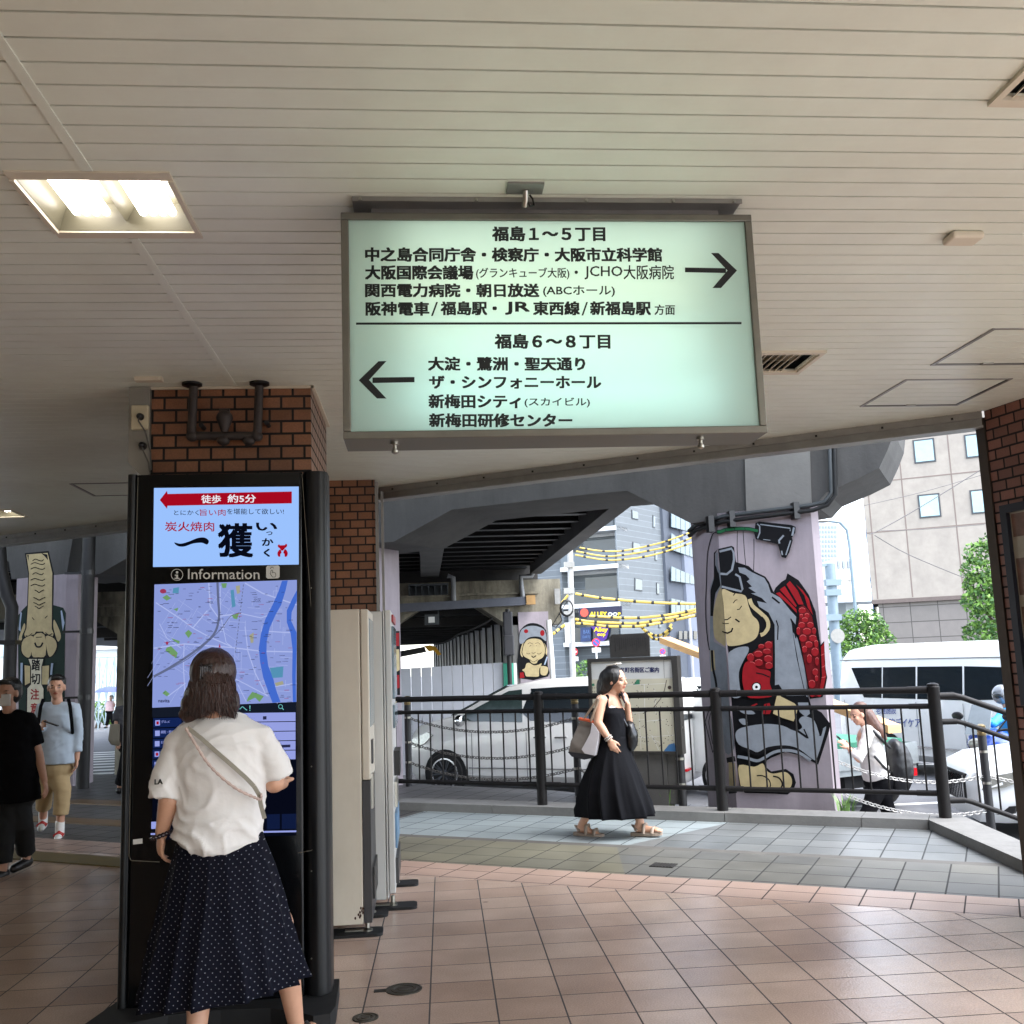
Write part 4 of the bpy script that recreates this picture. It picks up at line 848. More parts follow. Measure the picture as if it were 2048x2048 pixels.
for x, y, rx, ry in [(1375, 1235, 40, 30), (1430, 1295, 28, 25), (1365, 1300, 20, 20), (1405, 1345, 35, 25), (1370, 1405, 35, 30), (1470, 1405, 35, 30), (1330, 1475, 20, 42), (1430, 1480, 46, 36), (1515, 1475, 22, 35), (1385, 1560, 40, 38), (1500, 1560, 42, 34), (1455, 1635, 40, 34), (1540, 1625, 22, 40), (1405, 1690, 28, 36), (1525, 1720, 40, 46), (1460, 1800, 28, 48), (1550, 1830, 20, 45), (1530, 1955, 32, 36), (1490, 2095, 38, 44), (1545, 2030, 18, 30), (1495, 2200, 28, 45), (1575, 2195, 32, 45), (985, 1640, 40, 40), (900, 1655, 34, 22), (965, 1715, 45, 28), (865, 1745, 48, 34), (980, 1800, 46, 36), (775, 1785, 38, 44), (870, 1845, 46, 36), (785, 1875, 48, 38), (990, 1880, 40, 36)]:
    rx *= 1.1; ry *= 1.1; LF.append(('R', disc(x, y, rx, ry, 12))); LF.append(('L', [(x-rx*.8, y-ry*.5), (x-rx*.3, y-ry*.9), (x+rx*.3, y-ry*.9), (x+rx*.8, y-ry*.5)], 6))
LF += [('R', [(1598, 1660), (1636, 1610), (1642, 1900), (1658, 2000), (1632, 2120), (1600, 2200), (1575, 2200), (1610, 2000)]), ('L', [(1600, 1760), (1640, 1740)], 6), ('L', [(1608, 1900), (1645, 1880)], 6), ('L', [(1606, 2020), (1650, 2010)], 6),
 ('R', smooth([(700, 1870), (760, 1830), (860, 1910), (960, 1930), (1010, 1960), (1000, 2080), (1030, 2180), (1020, 2240), (880, 2260), (740, 2245), (690, 2120), (680, 2000)], 3)), ('K', disc(845, 2130, 58)), ('W', disc(845, 2130, 45)), ('K', disc(845, 2130, 17)), ('K', [(840, 1965), (920, 1980), (1000, 2015)], 14),
 ('G', smooth([(515, 1760), (560, 1700), (640, 1665), (745, 1660), (750, 1720), (690, 1830), (640, 1960), (650, 2120), (665, 2240), (550, 2240), (528, 2000)], 3)),
 ('R', [(785, 2345), (850, 2318), (860, 2330), (800, 2362)]), ('R', [(935, 2330), (1000, 2315), (1020, 2400), (1000, 2445), (920, 2445)]), ('K', [(965, 2330), (950, 2440)], 10), ('T', [(1095, 2185), (1130, 2240), (1290, 2320), (1330, 2370), (1310, 2450), (1280, 2530), (1150, 2490), (1040, 2440), (1060, 2330)]),
 ('G', smooth([(600, 2690), (640, 2620), (780, 2580), (960, 2560), (1150, 2580), (1290, 2640), (1380, 2600), (1340, 2520), (1400, 2470), (1520, 2520), (1580, 2680), (1600, 2640), (1640, 2600), (1655, 2620), (1555, 2950), (1500, 2970), (1340, 2850), (1180, 2810), (980, 2830), (860, 2890), (780, 2860), (640, 2800)], 3)),
 ('G', [(1330, 2310), (1450, 2310), (1470, 2440), (1420, 2480), (1350, 2420)]), ('K', [(1230, 2590), (1340, 2650), (1440, 2720)], 26), ('K', [(1400, 2620), (1450, 2730)], 16), ('K', smooth([(1530, 2500), (1610, 2580), (1590, 2700)], 3, False), 26), ('K', [(660, 2840), (780, 2890), (870, 2920), (960, 2860), (1080, 2830), (1220, 2835), (1340, 2870)], 34),
 ('G', smooth([(625, 2940), (740, 2960), (850, 2990), (930, 2960), (1050, 2890), (1190, 2868), (1340, 2895), (1480, 2985)], 3, False), 34), ('G', smooth([(630, 2380), (720, 2370), (835, 2440), (700, 2440)], 3)), ('G', smooth([(640, 2510), (720, 2500), (740, 2560), (690, 2570)], 3)),
 ('T', smooth([(645, 3040), (820, 3060), (920, 3020), (960, 3100), (1040, 3140), (1180, 3120), (1250, 3180), (1260, 3260), (1220, 3325), (1180, 3330), (1000, 3340), (840, 3345), (690, 3330), (648, 3200)], 3)), ('K', smooth([(850, 3165), (920, 3165), (990, 3210), (1010, 3280), (980, 3340)], 3, False), 14), ('K', smooth([(1040, 3170), (1110, 3190), (1150, 3260), (1120, 3330)], 3, False), 18), ('K', [(1180, 3330), (1150, 3240)], 20),
 ('K', [(835, 215), (880, 198), (1250, 238), (1305, 260), (1300, 330), (1260, 385), (1270, 420), (1230, 560), (1190, 625), (1140, 615), (1095, 460), (890, 415), (840, 405), (820, 330)]), ('G', [(855, 225), (885, 255), (885, 330), (860, 395)], 15), ('G', [(890, 232), (1240, 277), (1240, 310)], 13), ('G', [(1285, 268), (1265, 365)], 24), ('G', [(1165, 360), (1110, 420), (1115, 455)], 22), ('G', [(1245, 420), (1190, 590)], 15), ('G', [(1140, 540), (1150, 590)], 18), ('G', [(925, 408), (1010, 418)], 8),
 ('K', [(385, 320), (430, 318), (480, 298), (580, 285), (660, 282), (760, 285), (860, 310)], 48), ('N', [(390, 320), (430, 318), (480, 298), (580, 285), (660, 282), (760, 285), (865, 310)], 32), ('K', [(480, 275), (490, 320)], 7), ('K', [(590, 262), (596, 308)], 7), ('K', [(712, 262), (716, 308)], 7),
 ('K', [(625, 310), (622, 520), (632, 690)], 8), ('K', [(692, 310), (705, 520), (722, 705)], 8), ('K', [(818, 400), (820, 600), (815, 780)], 8)]
FN = -VV
mural(sA, lambda x, y: PV(x, y, PF), FN, CA, LF, scale=.17081)
PC = lambda x, y: hit(x, y, _e0, CN)
LC = [('G', [(300, 950), (350, 800), (415, 760), (428, 960), (360, 1050), (325, 1300), (340, 1600), (480, 1680), (505, 2200), (535, 2440), (320, 2440), (290, 1800)]), ('K', [(384, 520), (355, 570), (355, 700), (395, 780), (418, 940), (360, 1030), (345, 1120), (330, 1300), (300, 1300), (300, 1000), (340, 860), (340, 560)]),
 ('G', [(375, 560), (372, 700), (400, 790)], 22), ('T', smooth([(430, 985), (380, 1060), (345, 1200), (332, 1350), (350, 1550), (430, 1625), (480, 1640), (468, 1450)], 3)), ('T', [(300, 1700), (345, 1700), (360, 1930), (310, 1950)]), ('K', [(440, 1380), (462, 1390)], 9), ('K', [(440, 1480), (462, 1490)], 16),
 ('K', smooth([(380, 318), (330, 340), (290, 460), (265, 600), (255, 900), (245, 1200), (260, 1500), (290, 1700)], 3, False), 10), ('K', smooth([(320, 1700), (330, 1900), (370, 2100), (380, 2400)], 3, False), 26), ('K', [(300, 2350), (240, 2540), (330, 2900), (370, 2700)], 9), ('K', [(310, 2420), (280, 2540), (330, 2800)], 7),
 ('G', smooth([(420, 2440), (540, 2460), (570, 2690), (580, 2850), (480, 2900)], 3)), ('K', [(490, 2960), (585, 2940), (600, 3000), (500, 3020)]), ('T', [(515, 3010), (590, 3020), (605, 3300), (525, 3310)]), ('K', [(515, 3310), (610, 3300), (615, 3370), (520, 3380)])]
mural(sA, PC, CN, CA, LC, scale=.17081)
# pipes clamped under the beam at the pillar head
m_cond = mat('grey_conduit', (70, 74, 76), .5, .5, var=.12); m_conddk = mat('black_conduit', (18, 19, 20), .55, .2, var=.2)
cn = thing('conduit', 'grey conduits clamped round the head of the big mural pillar', 'conduit', uv(-2, PF, 3))
for dz, vv_ in ((0, .06), (-.055, .07)):
    a = M(); a.tube([PV(1378, 1062, PF+.3)+Vector((0, 0, dz)), PV(1392, 1050, PF+.2)+Vector((0, 0, dz)), PV(1445, 1033, PF-vv_)+Vector((0, 0, dz)), PV(1560, 1018, PF-vv_)+Vector((0, 0, dz)), PV(1625, 1010, PF-vv_)+Vector((0, 0, dz))] + ([PV(1650, 1003, PF-.06), PV(1663, 985, PF-.06), PV(1658, 850, PF-.06)] if dz == 0 else [PV(1655, 1010, PF-.06), PV(1671, 990, PF-.06), PV(1668, 850, PF-.06)]), .023, 10); a.build('pipe', m_cond if dz == 0 else m_conddk, cn, True)
for px, py in ((1420, 1042), (1462, 1032), (1590, 1015)):
    q = PV(px, py, PF-.05); a = M(); a.box((q.x-.03, q.y-.05, q.z-.12), (q.x+.03, q.y+.06, q.z+.05)); a.build('clamp', m_black, cn)
# second pillar, mostly behind the machines
pb_ = pillar('mural_pillar', -7.6, -6.5, PF, 11.5, 3.1, 'pink concrete pillar almost hidden behind the vending machines')
uB = PV(801, 1290, 11.3).dot(UU); uT = uB
a = M(); a.prism([uv(-7.65, PF, -.75), uv(uT, PF, -.75), uv(uB, 11.3, -.75), uv(-7.65, 11.3, -.75)], (0, 0, 3.82)); sB = a.build('shaft', m_pink, pb_)
_pB = uv(uB, PF)
mural(sB, lambda x, y: hit(x, y, _pB, UU), UU, lambda X, Y: (X, Y), [('K', [(786, 1262), (799, 1262), (800, 1390), (786, 1390)]), ('R', [(788, 1266), (798, 1266), (798, 1292), (788, 1292)]), ('T', [(788, 1300), (798, 1298), (799, 1340), (788, 1346)]), ('R', [(788, 1350), (798, 1350), (799, 1375), (788, 1380)])])
# left pillar
VC = 10.2
q0, q1 = PV(34, 1150, VC).dot(UU), PV(133, 1150, VC).dot(UU)
pc = pillar('mural_pillar', q0, q1, VC, 11.4, 3.0, 'pink pillar on the left painted with a long headed bearded old man')
a = M(); a.prism([uv(q0, VC, -.1), uv(q1, VC, -.1), uv(q1+.13, VC+.10, -.1), uv(q1+.02, 10.75, -.1), uv(q0, 10.75, -.1)], (0, 0, 3.12)); sC = a.build('shaft', m_pink, pc)
a = M(); a.prism([uv(q0-.12, VC, 3.022), uv(q1, VC, 3.022), uv(q1+.12, VC, 3.62), uv(q0-.28, VC, 3.62)], VV*.25); a.build('bracket', m_conc, pc)
CL = lambda X, Y: (.17606*X, 1080+.17606*Y)
LL = [('D', [(205, 860), (260, 790), (310, 740), (610, 740), (720, 770), (750, 830), (742, 1050), (735, 1500), (740, 2400), (215, 2400), (208, 1500)]), ('B', [(235, 812), (250, 830), (235, 950), (238, 1040), (212, 1020)]), ('B', [(690, 805), (705, 800), (735, 940), (715, 1035), (705, 960)]),
 ('K', [(283, 150), (555, 125), (614, 375), (608, 740), (605, 1010), (640, 1110), (560, 1130), (300, 1140), (262, 1110), (290, 1000), (310, 740), (322, 380)]), ('T', [(302, 166), (543, 146), (596, 375), (592, 740), (590, 1010), (610, 1060), (600, 1100), (530, 1090), (490, 1040), (410, 1040), (380, 1100), (290, 1110), (278, 1070), (303, 1000), (320, 740), (332, 380)]), ('K', [(470, 150), (540, 165), (548, 230), (510, 185)]), ('K', [(310, 170), (330, 170), (325, 240)]),
 ('T', smooth([(278, 945), (290, 1000), (250, 1100), (268, 1180), (235, 1195), (215, 1130), (240, 1040)], 3)), ('T', smooth([(615, 905), (650, 960), (690, 1060), (690, 1120), (660, 1155), (635, 1090), (610, 990)], 3)),
 ('K', smooth([(255, 1120), (400, 1070), (500, 1060), (640, 1120), (665, 1220), (600, 1325), (440, 1350), (285, 1335), (235, 1250)], 3)), ('T', smooth([(270, 1130), (380, 1095), (350, 1315), (290, 1322), (248, 1250)], 3)), ('T', smooth([(522, 1095), (620, 1122), (648, 1210), (600, 1308), (552, 1308)], 3)), ('T', smooth([(388, 1090), (508, 1075), (522, 1305), (440, 1330), (365, 1308)], 3)), ('K', smooth([(400, 1165), (420, 1210), (465, 1210), (490, 1165)], 3, False), 20), ('K', [(412, 1106), (480, 1102)], 9), ('K', smooth([(295, 1085), (330, 1090), (370, 1060)], 3, False), 8), ('K', smooth([(520, 1050), (560, 1080), (600, 1060)], 3, False), 8), ('K', [(370, 880), (395, 910)], 9), ('K', [(545, 860), (515, 890)], 9)]
for i, y in enumerate((225, 265, 320, 380, 445, 510, 580, 665, 722, 762)):
    w = 90 if i % 3 else 70
    P = [(445-w, y+12), (445-w*.5, y-8), (445, y+6), (445+w*.5, y+14), (445+w*.8, y-4)] if i < 6 else [(450-w*.7, y-12), (450-w*.35, y), (450, y+18), (450+w*.4, y), (450+w*.8, y-14)]
    LL.append(('K', smooth(P, 3, False), 9))
LL += [('K', [(318, 1340), (512, 1340), (500, 1440), (580, 1410), (575, 1650), (505, 1660), (515, 2400), (298, 2400), (305, 1680), (275, 1660), (272, 1410), (345, 1420)]), ('S', [(332, 1352), (500, 1352), (478, 1440), (478, 1640), (502, 1690), (500, 2390), (312, 2390), (320, 1685), (362, 1640), (362, 1440)]), ('T', [(287, 1422), (350, 1432), (350, 1620), (292, 1650)]), ('T', [(490, 1432), (566, 1425), (560, 1640), (484, 1640)]), ('B', [(242, 1395), (268, 1395), (262, 1640), (238, 1640)]), ('B', [(590, 1400), (615, 1400), (600, 1530), (578, 1530)])]
mural(sC, lambda x, y: PV(x, y, VC), FN, CL, LL, [('K', '踏', 368, 1352, 466, 1485, .03), ('K', '切', 363, 1515, 466, 1640, .03), ('R', '注', 355, 1690, 455, 1815, .03), ('R', '意', 355, 1850, 455, 1975, .03)], scale=.17606)
# standing drain pipes at the left pillar
m_bpipe = mat('black_drain_pipe', (26, 25, 25), .6, .1, var=.25, vs=8)
t = thing('drain_pipe', 'tall dark drain pipe strapped to the right side of the left mural pillar', 'pipe', PZ(165, 1577))
B_ = PZ(165, 1577); q = Vector((B_.x, B_.y, 3.9)); a = M(); a.cyl((B_.x, B_.y, 0), q, .088, 16); a.build('pipe', m_bpipe, t, True)
for z in (2.98, 2.15, 1.23): a = M(); a.box((B_.x-.32, B_.y-.02, z), (B_.x, B_.y+.02, z+.03)); a.lathe((B_.x, B_.y, z), [(.094, -.02), (.094, .05)], 16); a.build('strap', m_black, t)
t = thing('drain_pipe', 'dark branching drain pipe at the far left photo edge beside the mural pillar', 'pipe', PZ(20, 1570))
a = M(); Y_ = 14.6; a.tube([PY(-2, 1070, Y_), PY(2, 1140, Y_), PY(14, 1190, Y_), PY(24, 1215, Y_), PY(22, 1260, Y_), PY(16, 1430, Y_), PY(12, 1575, Y_)], .085, 14); a.build('pipe', m_bpipe, t, True)
a = M(); q = PY(20, 1285, Y_); a.box((q.x-.11, q.y-.1, q.z-.03), (q.x+.11, q.y+.1, q.z+.03)); a.build('coupling', m_black, t)

# far pier with its own pillar and things hung on it
fp = thing('viaduct_pier', 'stained old concrete pier cap of the viaduct behind the parked minivan', 'pier', (0, 22.5, 0))
a = M(); a.box((-12, 22, 2.78), (3.10, 23.2, 3.30)); a.box((-12, 21.93, 2.98), (2.6, 22, 3.03)); a.build('cap_beam', m_old, fp)
a = M(); a.prism([(3.1, 22.0, 2.3), (1.9, 22.0, 2.3), (1.2, 22.0, 2.78), (3.10, 22.0, 2.78)], (0, 1.2, 0)); a.build('haunch', m_old, fp)
for x in (-6, -1.05): a = M(); a.prism([(x-.5, 22.1, -.9), (x+.5, 22.1, -.9), (x+.5, 22.1, 2.4), (x+1.1, 22.1, 2.779), (x-1.1, 22.1, 2.779), (x-.5, 22.1, 2.4)], (0, .9, 0)); a.build('column', m_old, fp)
a = M(); a.box((-14, 22.65, 3.3), (2.68, 22.8, 4.28)); a.build('end_wall', m_concD, fp)
a = M(); a.box((-12, 23.2, 2.62), (1.93, 50, 2.8)); a.build('tunnel_soffit', m_grdsteel, fp)
for i in range(12): a = M(); a.box((-8, 24+i*2.1, 2.4), (1.9, 24.25+i*2.1, 2.62)); a.build('soffit_rib', m_concD, fp)
pf = thing('mural_pillar', 'far pink pillar painted with a smiling man in a floppy cap', 'pillar', (2.46, 22.3, -.7), 'mural pillars under the viaduct')
a = M(); a.box((2.13, 21.98, -.8), (2.80, 22.9, 2.58)); sF = a.build('shaft', m_pink, pf)
a = M(); a.box((1.98, 22.0, -.8), (2.125, 22.8, 2.5)); a.build('side_face', m_concL, pf)
CF = lambda X, Y: (1020+.08797*X, 1200+.08797*Y)
LQ = [('K', smooth([(205, 760), (260, 650), (380, 552), (530, 522), (700, 570), (820, 690), (835, 900), (860, 1500), (862, 1740), (212, 1780), (215, 1000)], 2)), ('G', smooth([(210, 900), (245, 700), (370, 610), (530, 585), (700, 625), (800, 710), (825, 900), (800, 930), (700, 850), (560, 830), (400, 870), (300, 980), (230, 990)], 3)), ('R', disc(365, 710, 50, 45)), ('R', disc(735, 750, 52, 68)),
 ('T', smooth([(240, 1130), (280, 1000), (310, 990), (280, 1130), (290, 1260), (280, 1300), (240, 1240)], 2)), ('T', smooth([(760, 990), (790, 1000), (845, 1130), (840, 1230), (815, 1230)], 2)), ('K', smooth([(310, 980), (400, 885), (540, 855), (690, 885), (775, 985), (815, 1100), (800, 1240), (750, 1330), (650, 1390), (620, 1450), (540, 1475), (460, 1430), (430, 1370), (320, 1310), (262, 1200), (285, 1070)], 2)), ('T', smooth([(330, 985), (400, 905), (540, 875), (690, 905), (758, 990), (795, 1100), (785, 1220), (740, 1310), (640, 1370), (610, 1430), (540, 1450), (470, 1410), (440, 1350), (330, 1290), (280, 1200), (300, 1070)], 3)),
 ('K', smooth([(490, 1268), (530, 1305), (595, 1262)], 3, False), 22), ('K', smooth([(400, 1005), (450, 972), (520, 1002)], 3, False), 9), ('K', smooth([(570, 990), (640, 972), (690, 1012)], 3, False), 9), ('K', smooth([(370, 1200), (410, 1228), (450, 1210)], 3, False), 10), ('K', smooth([(620, 1210), (660, 1232), (720, 1195)], 3, False), 10), ('K', smooth([(490, 1195), (530, 1213), (580, 1190)], 3, False), 10), ('K', smooth([(445, 1060), (462, 1035), (480, 1040)], 2, False), 9), ('K', smooth([(590, 1035), (612, 1045)], 2, False), 9), ('K', smooth([(450, 1350), (530, 1410), (630, 1350)], 3, False), 9),
 ('T', smooth([(275, 1590), (340, 1550), (370, 1450), (440, 1430), (540, 1485), (650, 1470), (720, 1440), (680, 1560), (660, 1680), (640, 1740), (440, 1740), (360, 1730), (330, 1640)], 3)), ('B', [(845, 1290), (785, 1470)], 30), ('K', [(660, 1680), (665, 1560), (720, 1480), (862, 1500), (862, 1720), (700, 1700)]), ('T', smooth([(690, 1550), (720, 1500), (855, 1530), (855, 1650), (800, 1715), (700, 1690)], 3)), ('R', [(225, 1650), (300, 1640), (330, 1760), (220, 1780)])]
mural(sF, lambda x, y: PY(x, y, 21.98), Vector((0, -1, 0)), CF, LQ, scale=.08797)
def Q22(x, y, d=0.0): return PY(x, y, 21.9-d)
gt = thing('gutter_duct', 'long grey metal duct running along the old pier cap with two downpipes', 'duct', (0, 21.9, 2.6))
a = M(); A_, B_ = Q22(788, 1217), Q22(1050, 1202); a.hexa([A_+Vector((0, -.1, -.09)), B_+Vector((0, -.1, -.09)), B_+Vector((0, .02, -.09)), A_+Vector((0, .02, -.09)), A_+Vector((0, -.1, .09)), B_+Vector((0, -.1, .09)), B_+Vector((0, .02, .09)), A_+Vector((0, .02, .09))]); a.build('duct', mat('slate_grey_metal', (92, 95, 104), .5, .3, var=.12), gt)
for P in ([(895, 1152), (906, 1155), (908, 1208)], [(1068, 1142), (1063, 1152), (1042, 1153), (1043, 1175), (1046, 1198)]):
    a = M(); a.tube([Q22(*p) for p in P], .055, 10); a.build('downpipe', mat('grey_downpipe', (128, 130, 132), .5, .1, var=.1), gt, True)
gr = thing('bracket_cage', 'grey ribbed metal cage bracket under the left end of the viaduct beam', 'bracket', Q22(855, 1180))
A_, B_ = Q22(817, 1190, .3), Q22(894, 1166, .3)
a = M(); a.box((A_.x, A_.y, B_.z-.04), (B_.x, A_.y+.3, B_.z)); a.box((A_.x, A_.y+.28, A_.z), (B_.x, A_.y+.3, B_.z)); a.build('shelf', m_cond, gr)
for i in range(7):
    x = A_.x+i*(B_.x-A_.x)/6; a = M(); a.prism([(x, A_.y, B_.z), (x, A_.y+.3, B_.z), (x, A_.y+.3, A_.z), (x, A_.y+.2, A_.z), (x, A_.y+.05, A_.z+.12)], (.025, 0, 0)); a.build('rib', m_cond, gr)
fl = thing('floodlight', 'square floodlight hanging under the old pier beam', 'floodlight', Q22(864, 1240))
c_ = Q22(864, 1240, -.3); a = M(); a.box((c_.x-.16, c_.y-.03, c_.z-.1), (c_.x+.16, c_.y+.12, c_.z+.12)); a.box((c_.x+.13, c_.y, c_.z), (c_.x+.16, c_.y+.03, 2.75)); a.build('housing', m_cond, fl)
a = M(); a.box((c_.x-.08, c_.y-.04, c_.z-.06), (c_.x+.06, c_.y-.03, c_.z+.07)); a.build('lens', m_white, fl)
q = Q22(1061, 1200, .05); a = M(); a.box((q.x-.1, q.y-.08, q.z-.1), (q.x+.1, q.y+.06, q.z+.1)); tag(a.build('junction_box', mat('tan_box', (168, 132, 84), .7, var=.15)), 'small tan wooden junction box at the end of the grey duct', 'junction box')
q = Q22(1114, 1193, .05); a = M(); a.box((q.x-.06, q.y-.06, q.z-.17), (q.x+.06, q.y+.06, q.z+.17)); tag(a.build('junction_box', m_alu), 'narrow grey metal box at the right end of the pier above the cable coil', 'junction box')
a = M(); c_ = Q22(1134, 1216, .1)
for k in range(3): a.tube([c_+Vector((.13*math.cos(t*.35+k)*(1+.06*k), .03*k, .16*math.sin(t*.35+k)*(1+.08*k))) for t in range(19)], .012, 6)
a.tube([Q22(1118, 1225), Q22(1124, 1240), Q22(1112, 1255), Q22(1102, 1250)], .012, 6); a.tube([Q22(1100, 1258), Q22(1120, 1225), Q22(1136, 1200)], .01, 6); tag(a.build('cable_coil', m_black, None, True), 'coiled black cable hanging at the right end of the pier', 'cable')
a = M(); P = [(870, 1288), (890, 1284), (905, 1277), (915, 1268), (935, 1262), (955, 1253), (975, 1243), (985, 1234)]; a.tube([PY(x, y, 22.6) for x, y in P], .03, 6); tag(a.build('cable_bundle', m_black, None, True), 'sagging black cable bundle under the pier in front of the panelled wall', 'cable')
# panelled wall receding under the viaduct, hoarding, height bar
w = thing('panelled_wall', 'pale stained wall with black vertical posts receding under the viaduct', 'wall', (1.3, 36, 0))
WA, WB = Vector((1.95, 23.3, -.9)), Vector((.55, 50, -1.2))
a = M(); n_ = Vector((.05, 0, 0)); a.prism([WA, WB, WB+Vector((0, 0, 3.7)), WA+Vector((0, 0, 3.5))], n_); a.build('panels', mat('stained_white_panel', (196, 196, 196), .8, var=.2, vs=1.2, stain=((90, 88, 84), .9, .7, .4)), w)
for i in range(17):
    q = WA.lerp(WB, (i+.4)/17); a = M(); a.box((q.x-.05, q.y-.04, -.9), (q.x-.005, q.y+.04, 2.6)); a.build('post', m_black, w)
h_ = thing('hoarding', 'plain white panel hoarding behind the silver minivan', 'fence', (.7, 21, 0))
hz = lambda px, py: PY(px, py, 21)
A_, B_ = hz(780, 1339), hz(1006, 1325)
n = 11
for i in range(n):
    x0, x1 = A_.x+(B_.x-A_.x)*i/n, A_.x+(B_.x-A_.x)*(i+1)/n; zt = A_.z+(B_.z-A_.z)*(i+.5)/n; a = M(); a.box((x0+.006, 21, -.8), (x1-.006, 21.04, zt)); a.build('panel', mat('hoarding_white', (172, 174, 180), .45, var=.05, vs=3), h_)
q0, q1 = hz(1005, 1326), hz(1026, 1326); a = M(); a.box((q0.x+.01, 20.95, -.8), (q1.x, 21.05, .93)); a.build('green_panel', mat('dark_green_sheet', (24, 110, 84), .5), h_); a = M(); a.box((q0.x+.01, 20.95, .93), (q1.x, 21.05, q1.z)); a.build('green_panel', mat('light_green_sheet', (70, 176, 146), .5), h_)
a = M(); a.box((q1.x+.01, 20.95, -.8), (q1.x+.07, 21.05, q1.z)); a.build('edge_post', m_white, h_)
t = thing('service_post', 'black service post with bulky cable box beside the far mural pillar', 'post', hz(1016, 1400))
q = hz(1016, 1290); a = M(); a.cyl((q.x, 20.85, -.8), (q.x, 20.85, 2.6), .05, 12); a.build('post', m_bpipe, t, True)
a = M(); a.box((q.x-.11, 20.74, q.z-.22), (q.x+.11, 20.9, q.z+.2)); a.box((q.x-.1, 20.8, 1.95), (q.x+.1, 20.9, 2.55)); o = a.build('cable_box', mat('charcoal_box', (48, 48, 52), .55, var=.15), t); md = o.modifiers.new('b', 'BEVEL'); md.width = .03; md.segments = 3
t = thing('height_bar', 'black height limit bar with yellow padded end under the viaduct', 'height bar', PY(830, 1305, 24))
Q24 = lambda x, y: PY(x, y, 24)
a = M(); a.prism([Q24(780, 1318), Q24(853, 1304), Q24(849, 1293), Q24(780, 1306)], (0, .25, 0)); a.build('bar', m_black, t)
a = M(); a.prism([Q24(*p) for p in ((848, 1292), (860, 1290), (872, 1294), (883, 1309), (876, 1311), (868, 1301), (858, 1303))], (0, .25, 0)); a.build('yellow_end', mat('safety_yellow', (214, 158, 20), .5, var=.08), t)

# ================================================================== VEHICLES
m_silver = mat('pearl_silver_paint', (226, 224, 220), .3, .0, var=.03, vs=2, coat=.6)
m_vanw = mat('white_car_paint', (222, 224, 222), .3, var=.02, coat=.6)
m_tyre = mat('tyre_rubber', (14, 14, 15), .85, var=.15, vs=20)
m_rim = mat('dark_alloy', (74, 76, 80), .35, .8, var=.1); m_rimlip = mat('polished_alloy', (186, 186, 188), .25, .9, var=.05)
m_carglass = mat('car_glass', (30, 36, 40), .05, var=0, spec=.7)
m_frontglass = mat('clear_car_glass', (52, 66, 64), .05, var=.25, vs=6, spec=.7)
m_chrome = mat('chrome', (200, 200, 200), .12, 1, var=0)
m_lens = mat('headlight_lens', (150, 150, 142), .12, .3, var=.25, vs=25, spec=.8)
m_red = mat('tail_light_red', (190, 12, 26), .2, var=.1, spec=.7)
m_under = mat('underbody_black', (7, 7, 8), .8, var=0)
def T_of(loc, head):
    h = Vector((head[0], head[1], 0)).normalized(); l = Vector((-h.y, h.x, 0))
    return Matrix(((h.x, l.x, 0, loc[0]), (h.y, l.y, 0, loc[1]), (0, 0, 1, loc[2]), (0, 0, 0, 1)))
def car_body(T, st, par, mt, sub=True):
    a = M(T); rings = []
    for (x, zb, zm, zt, w, wt) in st:
        half = [(w*.82, zb), (w*.97, zb+.12), (w, zb+(zm-zb)*.55), (w*.985, zm), (wt+.01, zt-.075), (wt-.02, zt-.03), (wt-.13, zt), (wt*.4, zt+.012)]
        rings.append([(x, y, z) for y, z in half] + [(x, -y, z) for y, z in half[::-1]])
    a.loft(rings); o = a.build('body', mt, par, True)
    return o
def wheel(T, par, x, y, r, rr, side, spokes=10, dark=True):
    s_ = 1 if side > 0 else -1
    def ring(prof, mt, name, pa):
        a = M(T); a.lathe((x, y, r), [(p, h*s_) for p, h in prof], 28, 'y'); return a.build(name, mt, pa, True)
    wl = ring([(rr, -.10), (r-.015, -.10), (r, -.07), (r, .05), (r-.02, .085), (rr+.01, .09), (rr, .08)], m_tyre, 'wheel', par)
    ring([(rr+.004, .06), (rr+.004, .092), (rr-.02, .095), (rr-.03, .06)], m_rimlip, 'rim', wl)
    a = M(T)
    for k in range(spokes):
        t = 2*math.pi*k/spokes
        for dt in (-.11, .11) if dark else (0,):
            c_, s2 = math.cos(t), math.sin(t); p0 = Vector((x+.05*c_, y+.07*s_, r+.05*s2)); p1 = Vector((x+(rr-.01)*math.cos(t+dt), y+.085*s_, r+(rr-.01)*math.sin(t+dt)))
            a.tube([p0, p1], [.016, .012], 5)
    a.lathe((x, y, r), [(.065, .05*s_), (.065, .085*s_), (.03, .095*s_)], 14, 'y'); a.build('spokes', m_rim, wl, True)
    a = M(T); a.lathe((x, y, r), [(rr, .0), (rr, .02*s_), (.01, .02*s_)], 24, 'y'); a.build('brake_disc', m_under, wl)
    return wl
def arch(T, par, x, w, r, r0, s_):
    a = M(T); pts = [(x+r*math.cos(t), (w+.004)*s_, max(.12, r0+r*math.sin(t))) for t in [math.pi*(i/16*1.3-.15) for i in range(17)]]
    a.prism(pts, (0, -.30*s_, 0)); a.build('wheel_arch', m_under, par)
def sidewin(T, par, pts, yz, s_, mt, name='side_window', d=.004):
    """pts (x, z) on the sloping side glass plane yz=((z0,y0),(z1,y1))"""
    (z0, y0), (z1, y1) = yz
    a = M(T); P = [(x, (y0+(y1-y0)*(z-z0)/(z1-z0)+d)*s_, z) for x, z in pts]
    a.prism(P, (0, -.012*s_, 0)); return a.build(name, mt, par)

